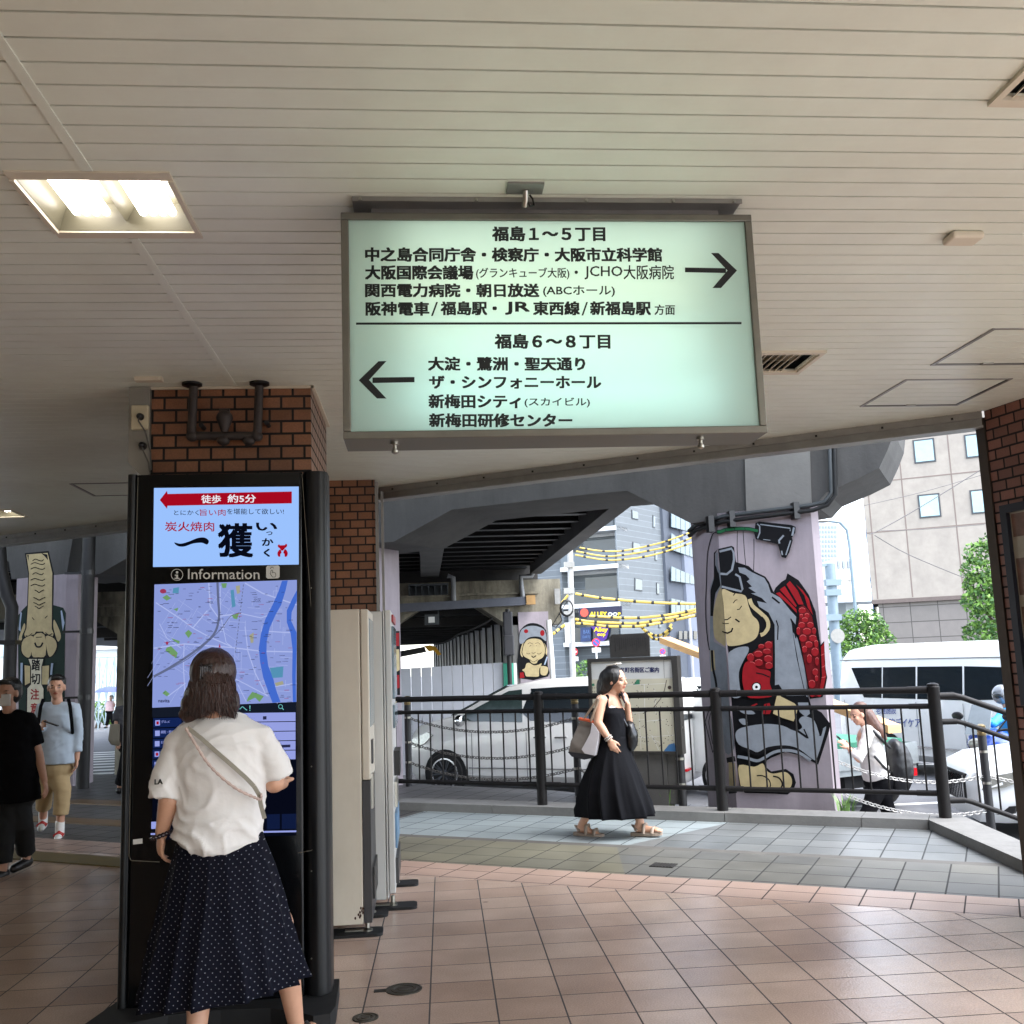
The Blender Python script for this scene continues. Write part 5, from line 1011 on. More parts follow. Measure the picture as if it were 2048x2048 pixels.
# ---- silver minivan, parallel to the railing
c_ = uv(-6.88, 15.92); gz = road_z(c_)
T = T_of((c_.x, c_.y, gz), -UU)
mv = thing('minivan', 'silver minivan with dark multi spoke wheels parked along the railing', 'minivan', (c_.x, c_.y, gz))
car_body(T, [(2.45, .36, .72, .92, .66, .62), (2.42, .22, .82, 1.02, .82, .76), (2.30, .20, .92, 1.13, .885, .80), (1.98, .20, 1.03, 1.215, .907, .82), (1.64, .20, 1.12, 1.285, .915, .80), (1.12, .20, 1.15, 1.545, .915, .75), (.58, .20, 1.15, 1.775, .915, .72), (.1, .20, 1.15, 1.845, .915, .705), (-.8, .20, 1.15, 1.875, .915, .70), (-1.7, .20, 1.15, 1.86, .915, .70), (-2.12, .20, 1.15, 1.81, .91, .68), (-2.30, .22, 1.13, 1.66, .895, .69), (-2.40, .24, 1.08, 1.30, .88, .74), (-2.43, .30, .95, 1.05, .84, .72)], mv, m_silver)
SW = ((1.15, .903), (1.78, .718))
for s_ in (1, -1):
    sidewin(T, mv, [(1.52, 1.215), (1.05, 1.46), (.54, 1.69), (.30, 1.71), (.24, 1.185)], SW, s_, m_frontglass)
    sidewin(T, mv, smooth([(.10, 1.21), (.12, 1.67), (.03, 1.72), (-1.0, 1.745), (-1.95, 1.71), (-2.1, 1.57), (-2.12, 1.31), (-2.0, 1.22)], 3), SW, s_, m_carglass)
    for x in (1.70, -1.25):
        arch(T, mv, x, .915, .40, .345, s_); wheel(T, mv, x, .86*s_, .345, .255, s_)
    a = M(T); a.prism([(2.38, .82*s_, .90), (2.02, .905*s_, 1.03), (1.92, .912*s_, .98), (2.08, .91*s_, .84), (2.35, .86*s_, .76)], (.015, .02*s_, 0)); a.build('headlight', m_lens, mv, True)
    a = M(T); a.prism([(-2.36, .885*s_, .82), (-2.12, .918*s_, .86), (-2.05, .92*s_, 1.04), (-2.33, .90*s_, 1.06)], (0, .01*s_, 0)); a.build('tail_light', m_red, mv)
    a = M(T); a.ell((1.34, 1.03*s_, 1.22), (.08, .12, .10), None, 12, 8); a.build('mirror', m_chrome, mv, True)
    for x in (.02, -.35): a = M(T); a.cap((x, .928*s_, .94), .016, (x-.2, .928*s_, .945), .014, 8, 3); a.build('door_handle', m_chrome, mv, True)
    a = M(T); a.box((-2.2, .905 if s_ > 0 else -.925, .435), (1.25, .925 if s_ > 0 else -.905, .452)); a.build('side_moulding', m_rimlip, mv)
    for x in (1.18, .17, -.95): a = M(T); a.box((x-.004, .9155 if s_ > 0 else -.9175, .26), (x+.004, .9175 if s_ > 0 else -.9155, 1.02)); a.build('door_gap', m_under, mv)
a = M(T); a.prism([(1.66, .72, 1.29), (1.66, -.72, 1.29), (.62, -.62, 1.772), (.62, .62, 1.772)], (.02, 0, .012)); a.build('windscreen', m_frontglass, mv)
a = M(T); a.prism([(-2.30, .62, 1.62), (-2.30, -.62, 1.62), (-2.415, -.66, 1.18), (-2.415, .66, 1.18)], (-.012, 0, 0)); a.build('rear_window', m_carglass, mv)
a = M(T); a.box((-2.455, -.20, .86), (-2.44, .20, 1.0)); a.build('number_plate', m_white, mv)
a = M(T); a.box((-2.46, .55, .42), (-2.40, .80, .46)); a.build('reflector', m_red, mv)

# ---- white van with lettering
hd = Vector((.30, -.954, 0)); rear = Vector((7.72, 18.3, 0)); L_ = 5.1
c_ = rear + hd*(L_/2) + Vector((.954, .30, 0))*.94; gz = -.67; T = T_of((c_.x, c_.y, gz), hd)
vn = thing('white_van', 'white high roof van with dark side windows and blue lettering across the road', 'van', (c_.x, c_.y, gz))
car_body(T, [(2.55, .34, .7, .85, .75, .70), (2.5, .25, .85, 1.05, .90, .80), (2.2, .25, 1.15, 1.30, .93, .84), (1.5, .25, 1.25, 2.0, .94, .80), (1.2, .25, 1.25, 2.18, .94, .80), (.4, .25, 1.25, 2.24, .94, .80), (-1.8, .25, 1.25, 2.24, .94, .80), (-2.3, .25, 1.25, 2.18, .94, .80), (-2.48, .25, 1.25, 2.05, .93, .80), (-2.55, .32, 1.2, 1.9, .90, .78)], vn, m_vanw)
SW = ((1.25, .926), (2.16, .81))
for s_ in (1, -1):
    for X in ([(-2.2, 1.84), (-1.42, 1.845), (-1.42, 1.31), (-1.86, 1.31)], [(-1.39, 1.845), (-.62, 1.85), (-.62, 1.31), (-1.39, 1.31)], [(-.58, 1.85), (.38, 1.85), (.38, 1.31), (-.58, 1.31)], [(.42, 1.85), (1.2, 1.83), (1.55, 1.60), (1.7, 1.36), (.42, 1.31)]): sidewin(T, vn, X, SW, s_, m_carglass)
    for x in (1.72, -1.35): arch(T, vn, x, .94, .40, .33, s_); wheel(T, vn, x, .88*s_, .33, .2, s_, 6, False)
    a = M(T); a.box((-2.5, .80 if s_ > 0 else -.842, 1.975), (1.3, .842 if s_ > 0 else -.80, 1.99)); a.build('roof_seam', mat('seam_grey', (120, 122, 122), .5), vn)
    for x in (-2.36, -.60, .40, 1.45): a = M(T); a.box((x-.004, .939 if s_ > 0 else -.944, .32), (x+.004, .944 if s_ > 0 else -.939, 1.26)); a.build('door_gap', MATS['seam_grey'], vn)
    a = M(T); a.box((-2.5, .94 if s_ > 0 else -.95, .50), (2.0, .95 if s_ > 0 else -.94, .53)); a.build('side_moulding', m_rimlip, vn)
a = M(T); a.prism([(2.2, .76, 1.32), (2.2, -.76, 1.32), (1.52, -.74, 1.96), (1.52, .74, 1.96)], (.02, 0, .012)); a.build('windscreen', m_carglass, vn)
a = M(T); a.prism([(-2.555, .6, 1.85), (-2.555, -.6, 1.85), (-2.57, -.66, 1.3), (-2.57, .66, 1.3)], (-.01, 0, 0)); a.build('rear_window', m_carglass, vn)
m_vtxt = mat('van_lettering_blue', (66, 86, 150), .5, var=0)
_vp = T @ Vector((0, -.948, 0)); _vn = (T.to_3x3() @ Vector((0, -1, 0))).normalized(); vp = lambda x, y: hit(x, y, _vp, _vn)
a = M(); text_px(a, '中津病院デイケア', 1742, 1437, 1841, 1455, vp, .012); text_px(a, '老健施設', 1752, 1412, 1792, 1428, vp, .01); a.build('lettering', m_vtxt, vn, fix=False)

# ---- white sedan at the right
hd = Vector((-.97, .24, 0)); c_ = Vector((6.32, 11.62, 0)) - hd*2.3; gz = -.63; T = T_of((c_.x, c_.y, gz), hd)
sd = thing('white_sedan', 'white sedan with chrome grille facing left behind the stair railing', 'car', (c_.x, c_.y, gz))
car_body(T, [(2.36, .32, .52, .66, .66, .60), (2.30, .20, .60, .76, .82, .74), (2.05, .19, .70, .86, .89, .80), (1.5, .19, .80, .93, .905, .80), (1.05, .19, .88, .99, .91, .78), (.45, .19, .92, 1.30, .91, .66), (.0, .19, .92, 1.42, .91, .62), (-.8, .19, .92, 1.43, .91, .61), (-1.4, .19, .93, 1.25, .90, .64), (-1.8, .19, .92, 1.08, .89, .74), (-2.2, .22, .85, 1.02, .86, .76), (-2.34, .34, .7, .85, .78, .7)], sd, m_vanw)
SW = ((.92, .90), (1.35, .66))
for s_ in (1, -1):
    sidewin(T, sd, [(.85, .97), (.3, 1.28), (-.05, 1.34), (-.1, .96)], SW, s_, m_carglass); sidewin(T, sd, [(-.16, .96), (-.1, 1.34), (-.8, 1.34), (-1.25, 1.18), (-1.4, 1.0)], SW, s_, m_carglass)
    for x in (1.42, -1.35): arch(T, sd, x, .91, .375, .32, s_); wheel(T, sd, x, .86*s_, .32, .215, s_, 10)
    a = M(T); a.prism([(2.28, .70*s_, .68), (2.10, .86*s_, .73), (1.72, .905*s_, .80), (1.68, .907*s_, .74), (2.05, .895*s_, .60), (2.26, .78*s_, .56)], (.03, .035*s_, 0)); a.build('headlight', m_lens, sd, True)
    a = M(T); a.prism([(2.26, .70*s_, .36), (1.95, .885*s_, .40), (1.98, .885*s_, .32), (2.24, .72*s_, .28)], (.03, .03*s_, 0)); a.build('fog_lamp', m_under, sd)
    a = M(T); a.ell((.72, 1.0*s_, .98), (.07, .11, .07), None, 12, 8); a.build('mirror', m_vanw, sd, True)
    a = M(T); a.box((.4, .905 if s_ > 0 else -.915, .3), (.406, .915 if s_ > 0 else -.905, .9)); a.build('door_gap', m_under, sd)
a = M(T)
for i in range(13):
    y = -.42+i*.07; a.box((2.355, y-.012, .40), (2.385, y+.012, .68))
a.build('grille', m_chrome, sd); a = M(T); a.box((2.32, -.48, .38), (2.362, .48, .70)); a.build('grille_shadow', m_under, sd)
a = M(T); a.prism([(1.03, .70, 1.0), (1.03, -.70, 1.0), (.43, -.6, 1.32), (.43, .6, 1.32)], (.02, 0, .012)); a.build('windscreen', m_carglass, sd)

# ---- light truck with timber, mostly behind the mural pillar
hd = Vector((-.36, .933, 0)); c_ = Vector((6.0, 13.1, 0)) + hd*1.6; gz = -.64; T = T_of((c_.x, c_.y, gz), hd)
tr = thing('light_truck', 'small flatbed truck with green and silver bed behind the woman with the backpack', 'truck', (c_.x, c_.y, gz))
a = M(T); a.box((-1.62, -.70, .52), (.55, .70, .60)); a.box((-1.62, -.72, .60), (.55, -.69, .88)); a.box((-1.62, .69, .60), (.55, .72, .88)); a.box((-1.65, -.72, .60), (-1.62, .72, .88)); a.build('bed', mat('galvanised_bed', (160, 166, 166), .45, .5, var=.15), tr)
a = M(T); a.box((-1.50, -.60, .72), (.5, .6, .93)); a.build('load_cover', mat('green_tarpaulin', (52, 122, 96), .6, var=.15, vs=8), tr)
a = M(T); a.loft([[(x, -.7, z0), (x, .7, z0), (x, .66, z1), (x, -.66, z1)] for x, z0, z1 in ((.62, .35, 1.70), (1.1, .35, 1.72), (1.45, .35, 1.55), (1.62, .35, 1.0))]); a.build('cab', m_vanw, tr)
a = M(T); a.box((-1.5, -.5, .34), (1.4, .5, .52)); a.build('chassis', m_under, tr)
for x in (1.05, -1.05):
    for s_ in (1, -1): wheel(T, tr, x, .62*s_, .29, .17, s_, 6, False)
a = M(T); a.box((-1.66, -.66, .44), (-1.62, -.44, .54)); a.build('tail_light', m_red, tr)
P0, P1 = PY(1330, 1286, 16.4), PY(1790, 1466, 12.4)
a = M(); d = (P1-P0); s2 = Vector((.1, .03, 0)); a.hexa([P0-s2, P0+s2, P0+s2+Vector((0, 0, .1)), P0-s2+Vector((0, 0, .1)), P1-s2, P1+s2, P1+s2+Vector((0, 0, .1)), P1-s2+Vector((0, 0, .1))])
tag(a.build('timber_beam', mat('pale_timber', (206, 164, 112), .65, var=.15, vs=4, stretch=(1, 1, 8))), 'long pale timber beam sloping down behind the big mural pillar', 'timber beam')
# ---- white wagon beyond
c_ = Vector((5.55, 20.0, 0)); gz = road_z(c_); T = T_of((c_.x, c_.y, gz), -UU)
wg = thing('white_wagon', 'white wagon half hidden between the map board and the big mural pillar', 'car', (c_.x, c_.y, gz))
car_body(T, [(1.7, .3, .65, .8, .7, .65), (1.6, .2, .8, 1.0, .8, .72), (1.2, .2, .95, 1.15, .82, .72), (.7, .2, 1.0, 1.72, .83, .66), (-1.3, .2, 1.0, 1.76, .83, .66), (-1.62, .22, 1.0, 1.6, .82, .64), (-1.7, .3, .85, 1.0, .78, .66)], wg, m_vanw)
SW = ((1.0, .82), (1.68, .67))
for s_ in (1, -1):
    sidewin(T, wg, smooth([(.9, 1.05), (.55, 1.55), (-.1, 1.6), (-.15, 1.05)], 2), SW, s_, m_carglass); sidewin(T, wg, [(-.2, 1.05), (-.15, 1.6), (-1.3, 1.6), (-1.4, 1.08)], SW, s_, m_carglass)
    for x in (1.1, -1.1): arch(T, wg, x, .83, .33, .28, s_); wheel(T, wg, x, .79*s_, .28, .18, s_, 6, False)
a = M(T); a.prism([(-1.64, .56, 1.55), (-1.64, -.56, 1.55), (-1.71, -.62, 1.1), (-1.71, .62, 1.1)], (-.012, 0, 0)); a.build('rear_window', m_carglass, wg)
# ---- motorcycle
hd = Vector((-.85, -.52, 0)).normalized(); c_ = Vector((7.95, 13.25, 0)); gz = -.64; T = T_of((c_.x, c_.y, gz), hd)
mc = thing('motorcycle', 'blue and white motorcycle with windscreen behind the white sedan', 'motorcycle', (c_.x, c_.y, gz))
for x in (.72, -.68):
    a = M(T); a.tube([(x+.28*math.cos(t*.3307), 0, .30+.28*math.sin(t*.3307)) for t in range(20)], .06, 8, False); a.tube([(x-.25, 0, .3), (x+.25, 0, .3)], .015, 6); a.tube([(x, 0, .05), (x, 0, .55)], .015, 6); a.build('wheel', m_tyre, mc, True)
m_mblue = mat('motorcycle_blue', (28, 66, 150), .25, coat=.6, var=.05)
a = M(T); a.loft([[(x, w*math.cos(t*math.pi/5), z+h*math.sin(t*math.pi/5)) for t in range(10)] for x, z, w, h in ((.82, .82, .05, .06), (.70, .86, .20, .16), (.42, .84, .22, .22), (.15, .84, .18, .16), (-.1, .8, .14, .12))]); a.build('fairing', m_mblue, mc, True)
a = M(T); a.loft([[(x, w*math.cos(t*math.pi/5), z+h*math.sin(t*math.pi/5)) for t in range(10)] for x, z, w, h in ((.0, .82, .12, .06), (-.3, .80, .16, .07), (-.7, .86, .15, .06), (-.95, .92, .06, .04))]); a.build('seat', m_black, mc, True)
a = M(T); a.loft([[(x, w*math.cos(t*math.pi/5), z+h*math.sin(t*math.pi/5)) for t in range(10)] for x, z, w, h in ((.45, .45, .12, .14), (.1, .45, .18, .18), (-.35, .5, .14, .14))]); a.build('engine', m_under, mc, True)
a = M(T); a.prism([(.78, -.17, .98), (.78, .17, .98), (.58, .14, 1.36), (.58, -.14, 1.36)], (-.012, 0, 0)); a.build('windscreen', mat('tinted_screen', (120, 128, 132), .1, spec=.7), mc)
a = M(T); a.ell((.80, 0, .86), (.05, .12, .08)); a.build('headlight', m_lens, mc, True)
for s_ in (1, -1):
    a = M(T); a.tube([(.62, .18*s_, 1.0), (.60, .33*s_, 1.18)], .01, 6); a.ell((.59, .35*s_, 1.21), (.03, .085, .055)); a.build('mirror', m_black, mc, True)
    a = M(T); a.tube([(.46, 0, 1.0), (.42, .22*s_, 1.03), (.30, .36*s_, 1.02)], .017, 8); a.build('handlebar', m_black, mc, True)
    a = M(T); a.tube([(.55, .09*s_, .95), (.74, .09*s_, .32)], .03, 8); a.build('fork', m_steel, mc, True)

# ================================================================== TOWN MAP BOARD
BV = 9.95
tb = thing('town_map_board', 'grey framed town map board on a stone base behind the railing', 'map board', uv(-3.4, BV, 0))
m_bframe = mat('dark_grey_frame', (62, 60, 57), .6, .2, var=.12, vs=8)
m_mapw = mat('map_print_white', (214, 214, 208), .5, var=.03); m_mapb = mat('map_print_beige', (206, 200, 176), .5, var=.03); m_mapl = mat('map_print_lines', (228, 226, 220), .5, var=0); m_mapg = mat('map_print_green', (56, 128, 96), .5, var=0); m_mapblu = mat('map_print_blue', (70, 120, 170), .5, var=0); m_mapink = mat('map_print_navy', (34, 44, 92), .5, var=0); m_mapdot = mat('map_print_brown', (70, 56, 50), .5, var=0)
u0, u1, z0, z1 = -3.915, -2.935, .545, 1.528
a = M()
for b_ in ((u0, u1, z1-.035, z1), (u0, u1, z0, z0+.03), (u0, u0+.035, z0+.03, z1-.035), (u1-.06, u1, z0+.03, z1-.035)): a.ubox(b_[0], b_[1], BV-.03, BV+.10, b_[2], b_[3])
a.build('frame', m_bframe, tb); a = M(); a.ubox(u0+.03, u1-.055, BV-.005, BV+.06, z0+.025, z1-.03); sh = a.build('sheet', m_mapw, tb)
BP = lambda x, y, d=.006: PV(x, y, BV-d)
CB = lambda X, Y: (1160+.19667*X, 1250+.19667*Y)
layer('map_field', m_mapb, sh, [[(110, 555), (955, 542), (985, 1290), (130, 1310)]], plane=lambda x, y: BP(x, y, .007), conv=CB)
random.seed(11)
st = [([(470, 610), (870, 596)], 5), ([(655, 600), (660, 900)], 6), ([(490, 740), (870, 725)], 4), ([(540, 900), (960, 840)], 5), ([(670, 980), (830, 960)], 5), ([(730, 1120), (800, 1270)], 6), ([(540, 1150), (960, 1120)], 5), ([(600, 900), (620, 1260)], 4), ([(760, 640), (770, 900)], 4), ([(120, 700), (180, 690)], 4)] + [([(x, y), (x+random.uniform(-90, 90), y+random.uniform(-70, 70))], 3) for x, y in [(random.uniform(520, 930), random.uniform(960, 1270)) for _ in range(16)]]
layer('map_streets', m_mapl, sh, [], plane=lambda x, y: BP(x, y, .008), conv=CB, strokes=st)
layer('map_green', m_mapg, sh, [[(545, 608), (578, 556), (606, 554), (608, 602)], [(768, 690), (798, 688), (798, 712), (768, 714)], [(120, 598), (146, 594), (148, 618), (122, 620)]], plane=lambda x, y: BP(x, y, .008), conv=CB)
layer('map_water', m_mapblu, sh, [[(845, 1290), (905, 1215), (960, 1200), (984, 1288)]], plane=lambda x, y: BP(x, y, .0085), conv=CB)
dots = [disc(random.uniform(500, 940), random.uniform(560, 1260), 5, 5, 6) for _ in range(90)] + [disc(x, y, 5, 5, 6) for x in (130, 150) for y in (640, 680, 720)]
layer('map_dots', m_mapdot, sh, dots + [disc(910, 635, 19)], plane=lambda x, y: BP(x, y, .009), conv=CB, strokes=[([(880, 560), (860, 660), (820, 750), (740, 850), (640, 900)], 7), ([(850, 355), (948, 352), (948, 535), (858, 540), (850, 355)], 3)])
layer('title_lettering', m_mapink, sh, [], texts=[('福島区', 330, 432, 452, 486, .03), ('町名街区ご案内', 458, 428, 804, 484, .03)], plane=lambda x, y: BP(x, y, .009), conv=CB)
a = M(); Pp = [(-3.66, 1.53), (-3.23, 1.53), (-3.225, 1.735), (-3.255, 1.772), (-3.63, 1.772), (-3.665, 1.735)]; a.prism([uv(u, BV-.01, z) for u, z in Pp], VV*.03); hp = a.build('top_plate', m_bframe, tb)
a = M()
for i in range(15):
    u = -3.60+i*.0235; h_ = random.uniform(.08, .15); a.ubox(u, u+.008, BV-.0125, BV-.0108, 1.735-h_, 1.735)
for z in (1.60, 1.66, 1.72): a.ubox(-3.262, -3.25, BV-.0125, BV-.0108, z-.014, z)
a.build('engraved_lines', mat('engraved_dark', (48, 46, 44), .7, var=0), hp)
a = M(); a.ubox(-3.75, -3.12, BV+.0, BV+.22, -.05, .545); a.build('stone_base', mat('grey_stone', (92, 90, 87), .8, var=.15, vs=6, bump=.2), tb); a = M(); a.ubox(-3.115, -3.02, BV+.02, BV+.2, .05, .545); a.build('side_stone', MATS['grey_stone'], tb)

# ================================================================== TREES, PLANTS
m_leafA = mat('leaf_bright', (108, 146, 62), .6, var=.25, vs=3); m_leafB = mat('leaf_dark', (64, 100, 48), .6, var=.25, vs=3); m_bark = mat('bark', (86, 74, 62), .9, var=.25, bump=.4, bs=18)
def foliage(name, par, clumps, n, size, seed, mats):
    rnd = random.Random(seed); mb = M()
    for i in range(n):
        c_, r_ = rnd.choice(clumps)
        while True:
            q = Vector((rnd.uniform(-1, 1), rnd.uniform(-1, 1), rnd.uniform(-1, 1)))
            if .25 < q.length < 1: break
        q = q*(q.length**-.35)
        p_ = Vector(c_) + Vector((q.x*r_[0], q.y*r_[1], q.z*r_[2])); s_ = size*rnd.uniform(.6, 1.4)
        a_ = Vector((rnd.gauss(0, 1), rnd.gauss(0, 1), rnd.gauss(-.3, .7))).normalized(); b_ = a_.cross(Vector((rnd.gauss(0, 1), rnd.gauss(0, 1), rnd.gauss(0, 1)))).normalized()
        mb.cur = 0 if rnd.random() < .55 else 1
        mb.poly([p_-a_*s_, p_+b_*s_*.45, p_+a_*s_, p_-b_*s_*.45])
    return mb.build(name, mats, par, fix=False)
def tree(label, base, h, clumps, n, size, seed, name='street_tree', cat='tree', grp='roadside trees'):
    t = thing(name, label, cat, base, grp); b_ = Vector(base); a = M(); top = Vector(clumps[0][0])
    a.tube([b_, b_.lerp(top, .5)+Vector((.06, .03, 0)), top], [.14, .10, .04], 8)
    for c_, r_ in clumps[1:]: a.tube([b_.lerp(top, .55), Vector(c_)], [.06, .02], 6)
    a.build('trunk', m_bark, t, True); foliage('crown', t, clumps, n, size, seed, [m_leafA, m_leafB]); return t
c_ = PY(1716, 1262, 40)
cl = [((c_.x, 40, c_.z-.3), (.9, .9, .9))] + [((c_.x+dx, 40+dy, c_.z+dz), (.55, .6, .5)) for dx, dy, dz in ((-.7, 0, .0), (.75, .1, .1), (-.2, -.4, .42), (.35, -.3, .38), (.9, -.2, -.45), (-.95, -.2, -.5), (.1, -.6, -.5), (.5, -.7, -.9), (-.5, -.7, -1.0))]
tree('round clipped green tree behind the white van', (c_.x, 40, -.95), 2, cl, 3900, .085, 4)
c_ = PY(2006, 1180, 30)
cl = [((c_.x, 30, c_.z), (.8, .8, 1.1))] + [((c_.x+dx, 30+dy, c_.z+dz), (.5, .55, .38)) for dx, dy, dz in ((-.65, 0, 1.2), (-.85, -.1, .65), (-.75, 0, .2), (-1.0, -.2, -.35), (-.8, -.2, -.9), (-.95, 0, -1.35), (-.3, -.4, -.2), (.2, -.4, .8), (-.2, -.3, 1.5), (-.5, 0, -1.7), (.5, 0, 1.2))]
tree('bright green tree beside the right brick pillar', (c_.x+.3, 30, -.8), 4, cl, 3900, .085, 9)
c_ = PY(196, 1402, 52); tree('low bright green bush at the left beyond the crossing', (c_.x, 52, -1.1), 1, [((c_.x, 52, c_.z-.5), (.7, .6, .5)), ((c_.x+.5, 52, c_.z-.8), (.4, .4, .4)), ((c_.x-.6, 52, c_.z-.6), (.5, .5, .5))], 1400, .08, 12, 'bush', 'bush', None)
c_ = PY(1175, 1345, 56); tree('small green shrub behind the town map board near the shop', (c_.x, 56, -1.2), 1, [((c_.x, 56, c_.z), (.9, .7, .7)), ((c_.x+.5, 56, c_.z-.8), (.6, .5, .6))], 900, .1, 15, 'bush', 'bush', None)
def tuft(p, h, n, seed, label):
    rnd = random.Random(seed); mb = M(); p = Vector(p)
    for i in range(n):
        an = rnd.uniform(0, 6.28); d = Vector((math.cos(an), math.sin(an), 0)); r_ = rnd.uniform(0, .10); b_ = p + d*r_; L_ = h*rnd.uniform(.5, 1); w = Vector((-d.y, d.x, 0))*.006; tip = b_+d*L_*.45+Vector((0, 0, L_)); mid = b_+d*L_*.12+Vector((0, 0, L_*.6))
        mb.poly([b_-w, b_+w, mid+w*.8, mid-w*.8]); mb.poly([mid-w*.8, mid+w*.8, tip])
    return tag(mb.build('grass_tuft', mat('grass_blade', (112, 146, 78), .6, var=.2), None, fix=False), label, 'plant')
tuft(PV(1335, 1612, 10.05), .26, 60, 2, 'grass tuft growing at the foot of the town map board'); q = PV(1690, 1628, 10.2); tuft(q, .22, 40, 5, 'weed growing beside the foot of the big mural pillar')

# ================================================================== BUILDINGS
m_clad = tile_mat('grey_cladding', (106, 112, 116), (98, 104, 108), (132, 138, 142), 9, .42, .02, rough=.6, wall=True, ang=(.77, .64), bump=.2, fine=.05, var=.06)
m_bld2 = mat('blue_grey_render', (122, 128, 142), .8, var=.06, vs=.6); m_shaft = mat('dark_grey_render', (82, 88, 98), .8, var=.06, vs=.5)
m_slab = mat('white_balcony_slab', (220, 222, 222), .6, var=.04); m_wingl = mat('window_glass_blue', (72, 94, 104), .12, var=.25, vs=.8, spec=.7); m_windk = mat('window_glass_dark', (44, 52, 60), .1, var=.3, vs=.6, spec=.7)
C0 = Vector((13.1, 65, 0)); DR = Vector((.65, .76, 0)).normalized(); VB = C0.dot(VV); NR = Vector((DR.y, -DR.x, 0))
g1 = thing('apartment_building', 'grey clad apartment building with glazed balconies and purple shop signs', 'building', C0-Vector((0, 0, 3)))
def bp(s, t, z): return C0 + UU*(-s) + DR*t + Vector((0, 0, z))      # s along the balcony face, t along the side face
a = M(); a.prism([bp(4.1, 0, -3), bp(12, 0, -3), bp(12, 14, -3), bp(4.1, 14, -3)], (0, 0, 24)); a.prism([bp(0, 1.5, -3), bp(4.1, 1.5, -3), bp(4.1, 14, -3), bp(0, 14, -3)], (0, 0, 24)); a.build('wall', m_clad, g1)
a = M(); a.prism([bp(0, 0, 0), bp(.12, 0, 0), bp(.12, 1.5, 0), bp(0, 1.5, 0)], (0, 0, 21)); a.build('corner_wall', m_clad, g1)
zs = [PV(1200, y, VB).z for y in (1135, 1210, 1288)]; pitch = (zs[0]-zs[2])/2
for k in range(-1, 5):
    z = zs[1]+k*pitch
    a = M(); a.prism([bp(0.0, -.15, z-.14), bp(4.1, -.15, z-.14), bp(4.1, 1.5, z-.14), bp(0.0, 1.5, z-.14)], (0, 0, .28)); sb = a.build('balcony', m_slab, g1)
    a = M(); a.prism([bp(.1, -.14, z+.14), bp(4.05, -.14, z+.14), bp(4.05, -.10, z+.14), bp(.1, -.10, z+.14)], (0, 0, .95)); a.build('glass_rail', m_windk if k != 1 else mat('grey_glass_rail', (88, 98, 106), .15, var=.1, vs=.5), sb)
    a = M(); a.prism([bp(.6, 1.44, z+.3), bp(3.2, 1.44, z+.3), bp(3.2, 1.49, z+.3), bp(.6, 1.49, z+.3)], (0, 0, 1.7)); a.build('window', m_windk, g1)
    a = M(); a.prism([bp(.12, 1.40, z+2.2), bp(4.0, 1.40, z+2.2), bp(4.0, 1.49, z+2.2), bp(.12, 1.49, z+2.2)], (0, 0, .2)); a.build('soffit_strip', m_slab, g1)
PS = lambda x, y: hit(x, y, C0, NR)
def panepx(par, q, plane, n, mt, name='window', d=.05, frame=None):
    P = [plane(*z) for z in q]
    if frame:
        c_ = sum(P, Vector())/len(P); a = M(); a.prism([c_+(p-c_)*1.16 for p in P], n*d*.8); f_ = a.build(name, frame, par); a = M(); a.prism(P, n*d*1.3); a.build('pane', mt, f_); return f_
    a = M(); a.prism(P, n*d); return a.build(name, mt, par)
C5 = lambda X, Y: (1080+.2071*X, 1000+.2071*Y)
m_wfr = mat('dark_window_frame', (64, 68, 72), .5)
for q in ([(895, 410), (960, 425), (960, 512), (895, 500)], [(915, 760), (980, 772), (980, 872), (915, 865)], [(1088, 155), (1106, 160), (1106, 262), (1088, 258)], [(1122, 805), (1142, 808), (1145, 905), (1124, 902)], [(1108, 500), (1126, 505), (1126, 580), (1108, 578)], [(885, 100), (940, 115), (942, 185), (888, 175)], [(1145, 1160), (1165, 1160), (1165, 1230), (1145, 1230)]):
    panepx(g1, [C5(*z) for z in q], PS, NR, mat('window_pale', (92, 102, 106), .15, var=.1, vs=.7, spec=.6), frame=m_wfr)
a = M(); a.prism([bp(-.2, 6.6, -3), bp(-.2, 9.2, -3), bp(1, 9.2, -3), bp(1, 6.6, -3)], (0, 0, 26)); a.build('stair_shaft', m_shaft, g1)
# shop signs on the balconies
m_purple = mat('purple_sign', (72, 30, 130), .5, var=.05); m_navy = mat('navy_sign', (34, 34, 62), .5, var=.05); m_yel = mat('yellow_lettering', (240, 206, 40), .5, var=0); m_redsg = mat('red_orange_disc', (226, 84, 64), .5, var=.05)
PB = lambda x, y, d=0.0: PV(x, y, VB-.3-d)
sg1 = thing('shop_sign', 'wide navy shop banner with yellow capital letters and orange disc on the balcony', 'shop sign', PB(1200, 1225), 'bowling bar signs')
a = M(); a.prism([PB(*C5(*z)) for z in ((375, 1045), (788, 1025), (790, 1108), (470, 1128), (378, 1120))], VV*.1); a.build('board', m_navy, sg1)
a = M(); A_ = [C5(470, 1130), C5(782, 1085)]; text_px(a, 'ALLEY', *C5(480, 1078), *C5(646, 1125), lambda x, y: PB(x, y, .03), .06); text_px(a, 'P', *C5(752, 1084), *C5(780, 1118), lambda x, y: PB(x, y, .03), .06); a.build('lettering', m_yel, sg1, fix=False)
a = M(); text_px(a, 'OO', *C5(655, 1084), *C5(748, 1120), lambda x, y: PB(x, y, .03), .06); a.build('lettering', m_white, sg1, fix=False)
a = M(); a.poly([PB(*C5(*z), .04) for z in disc(428, 1088, 40, 42)]); a.build('disc', m_redsg, sg1, fix=False)
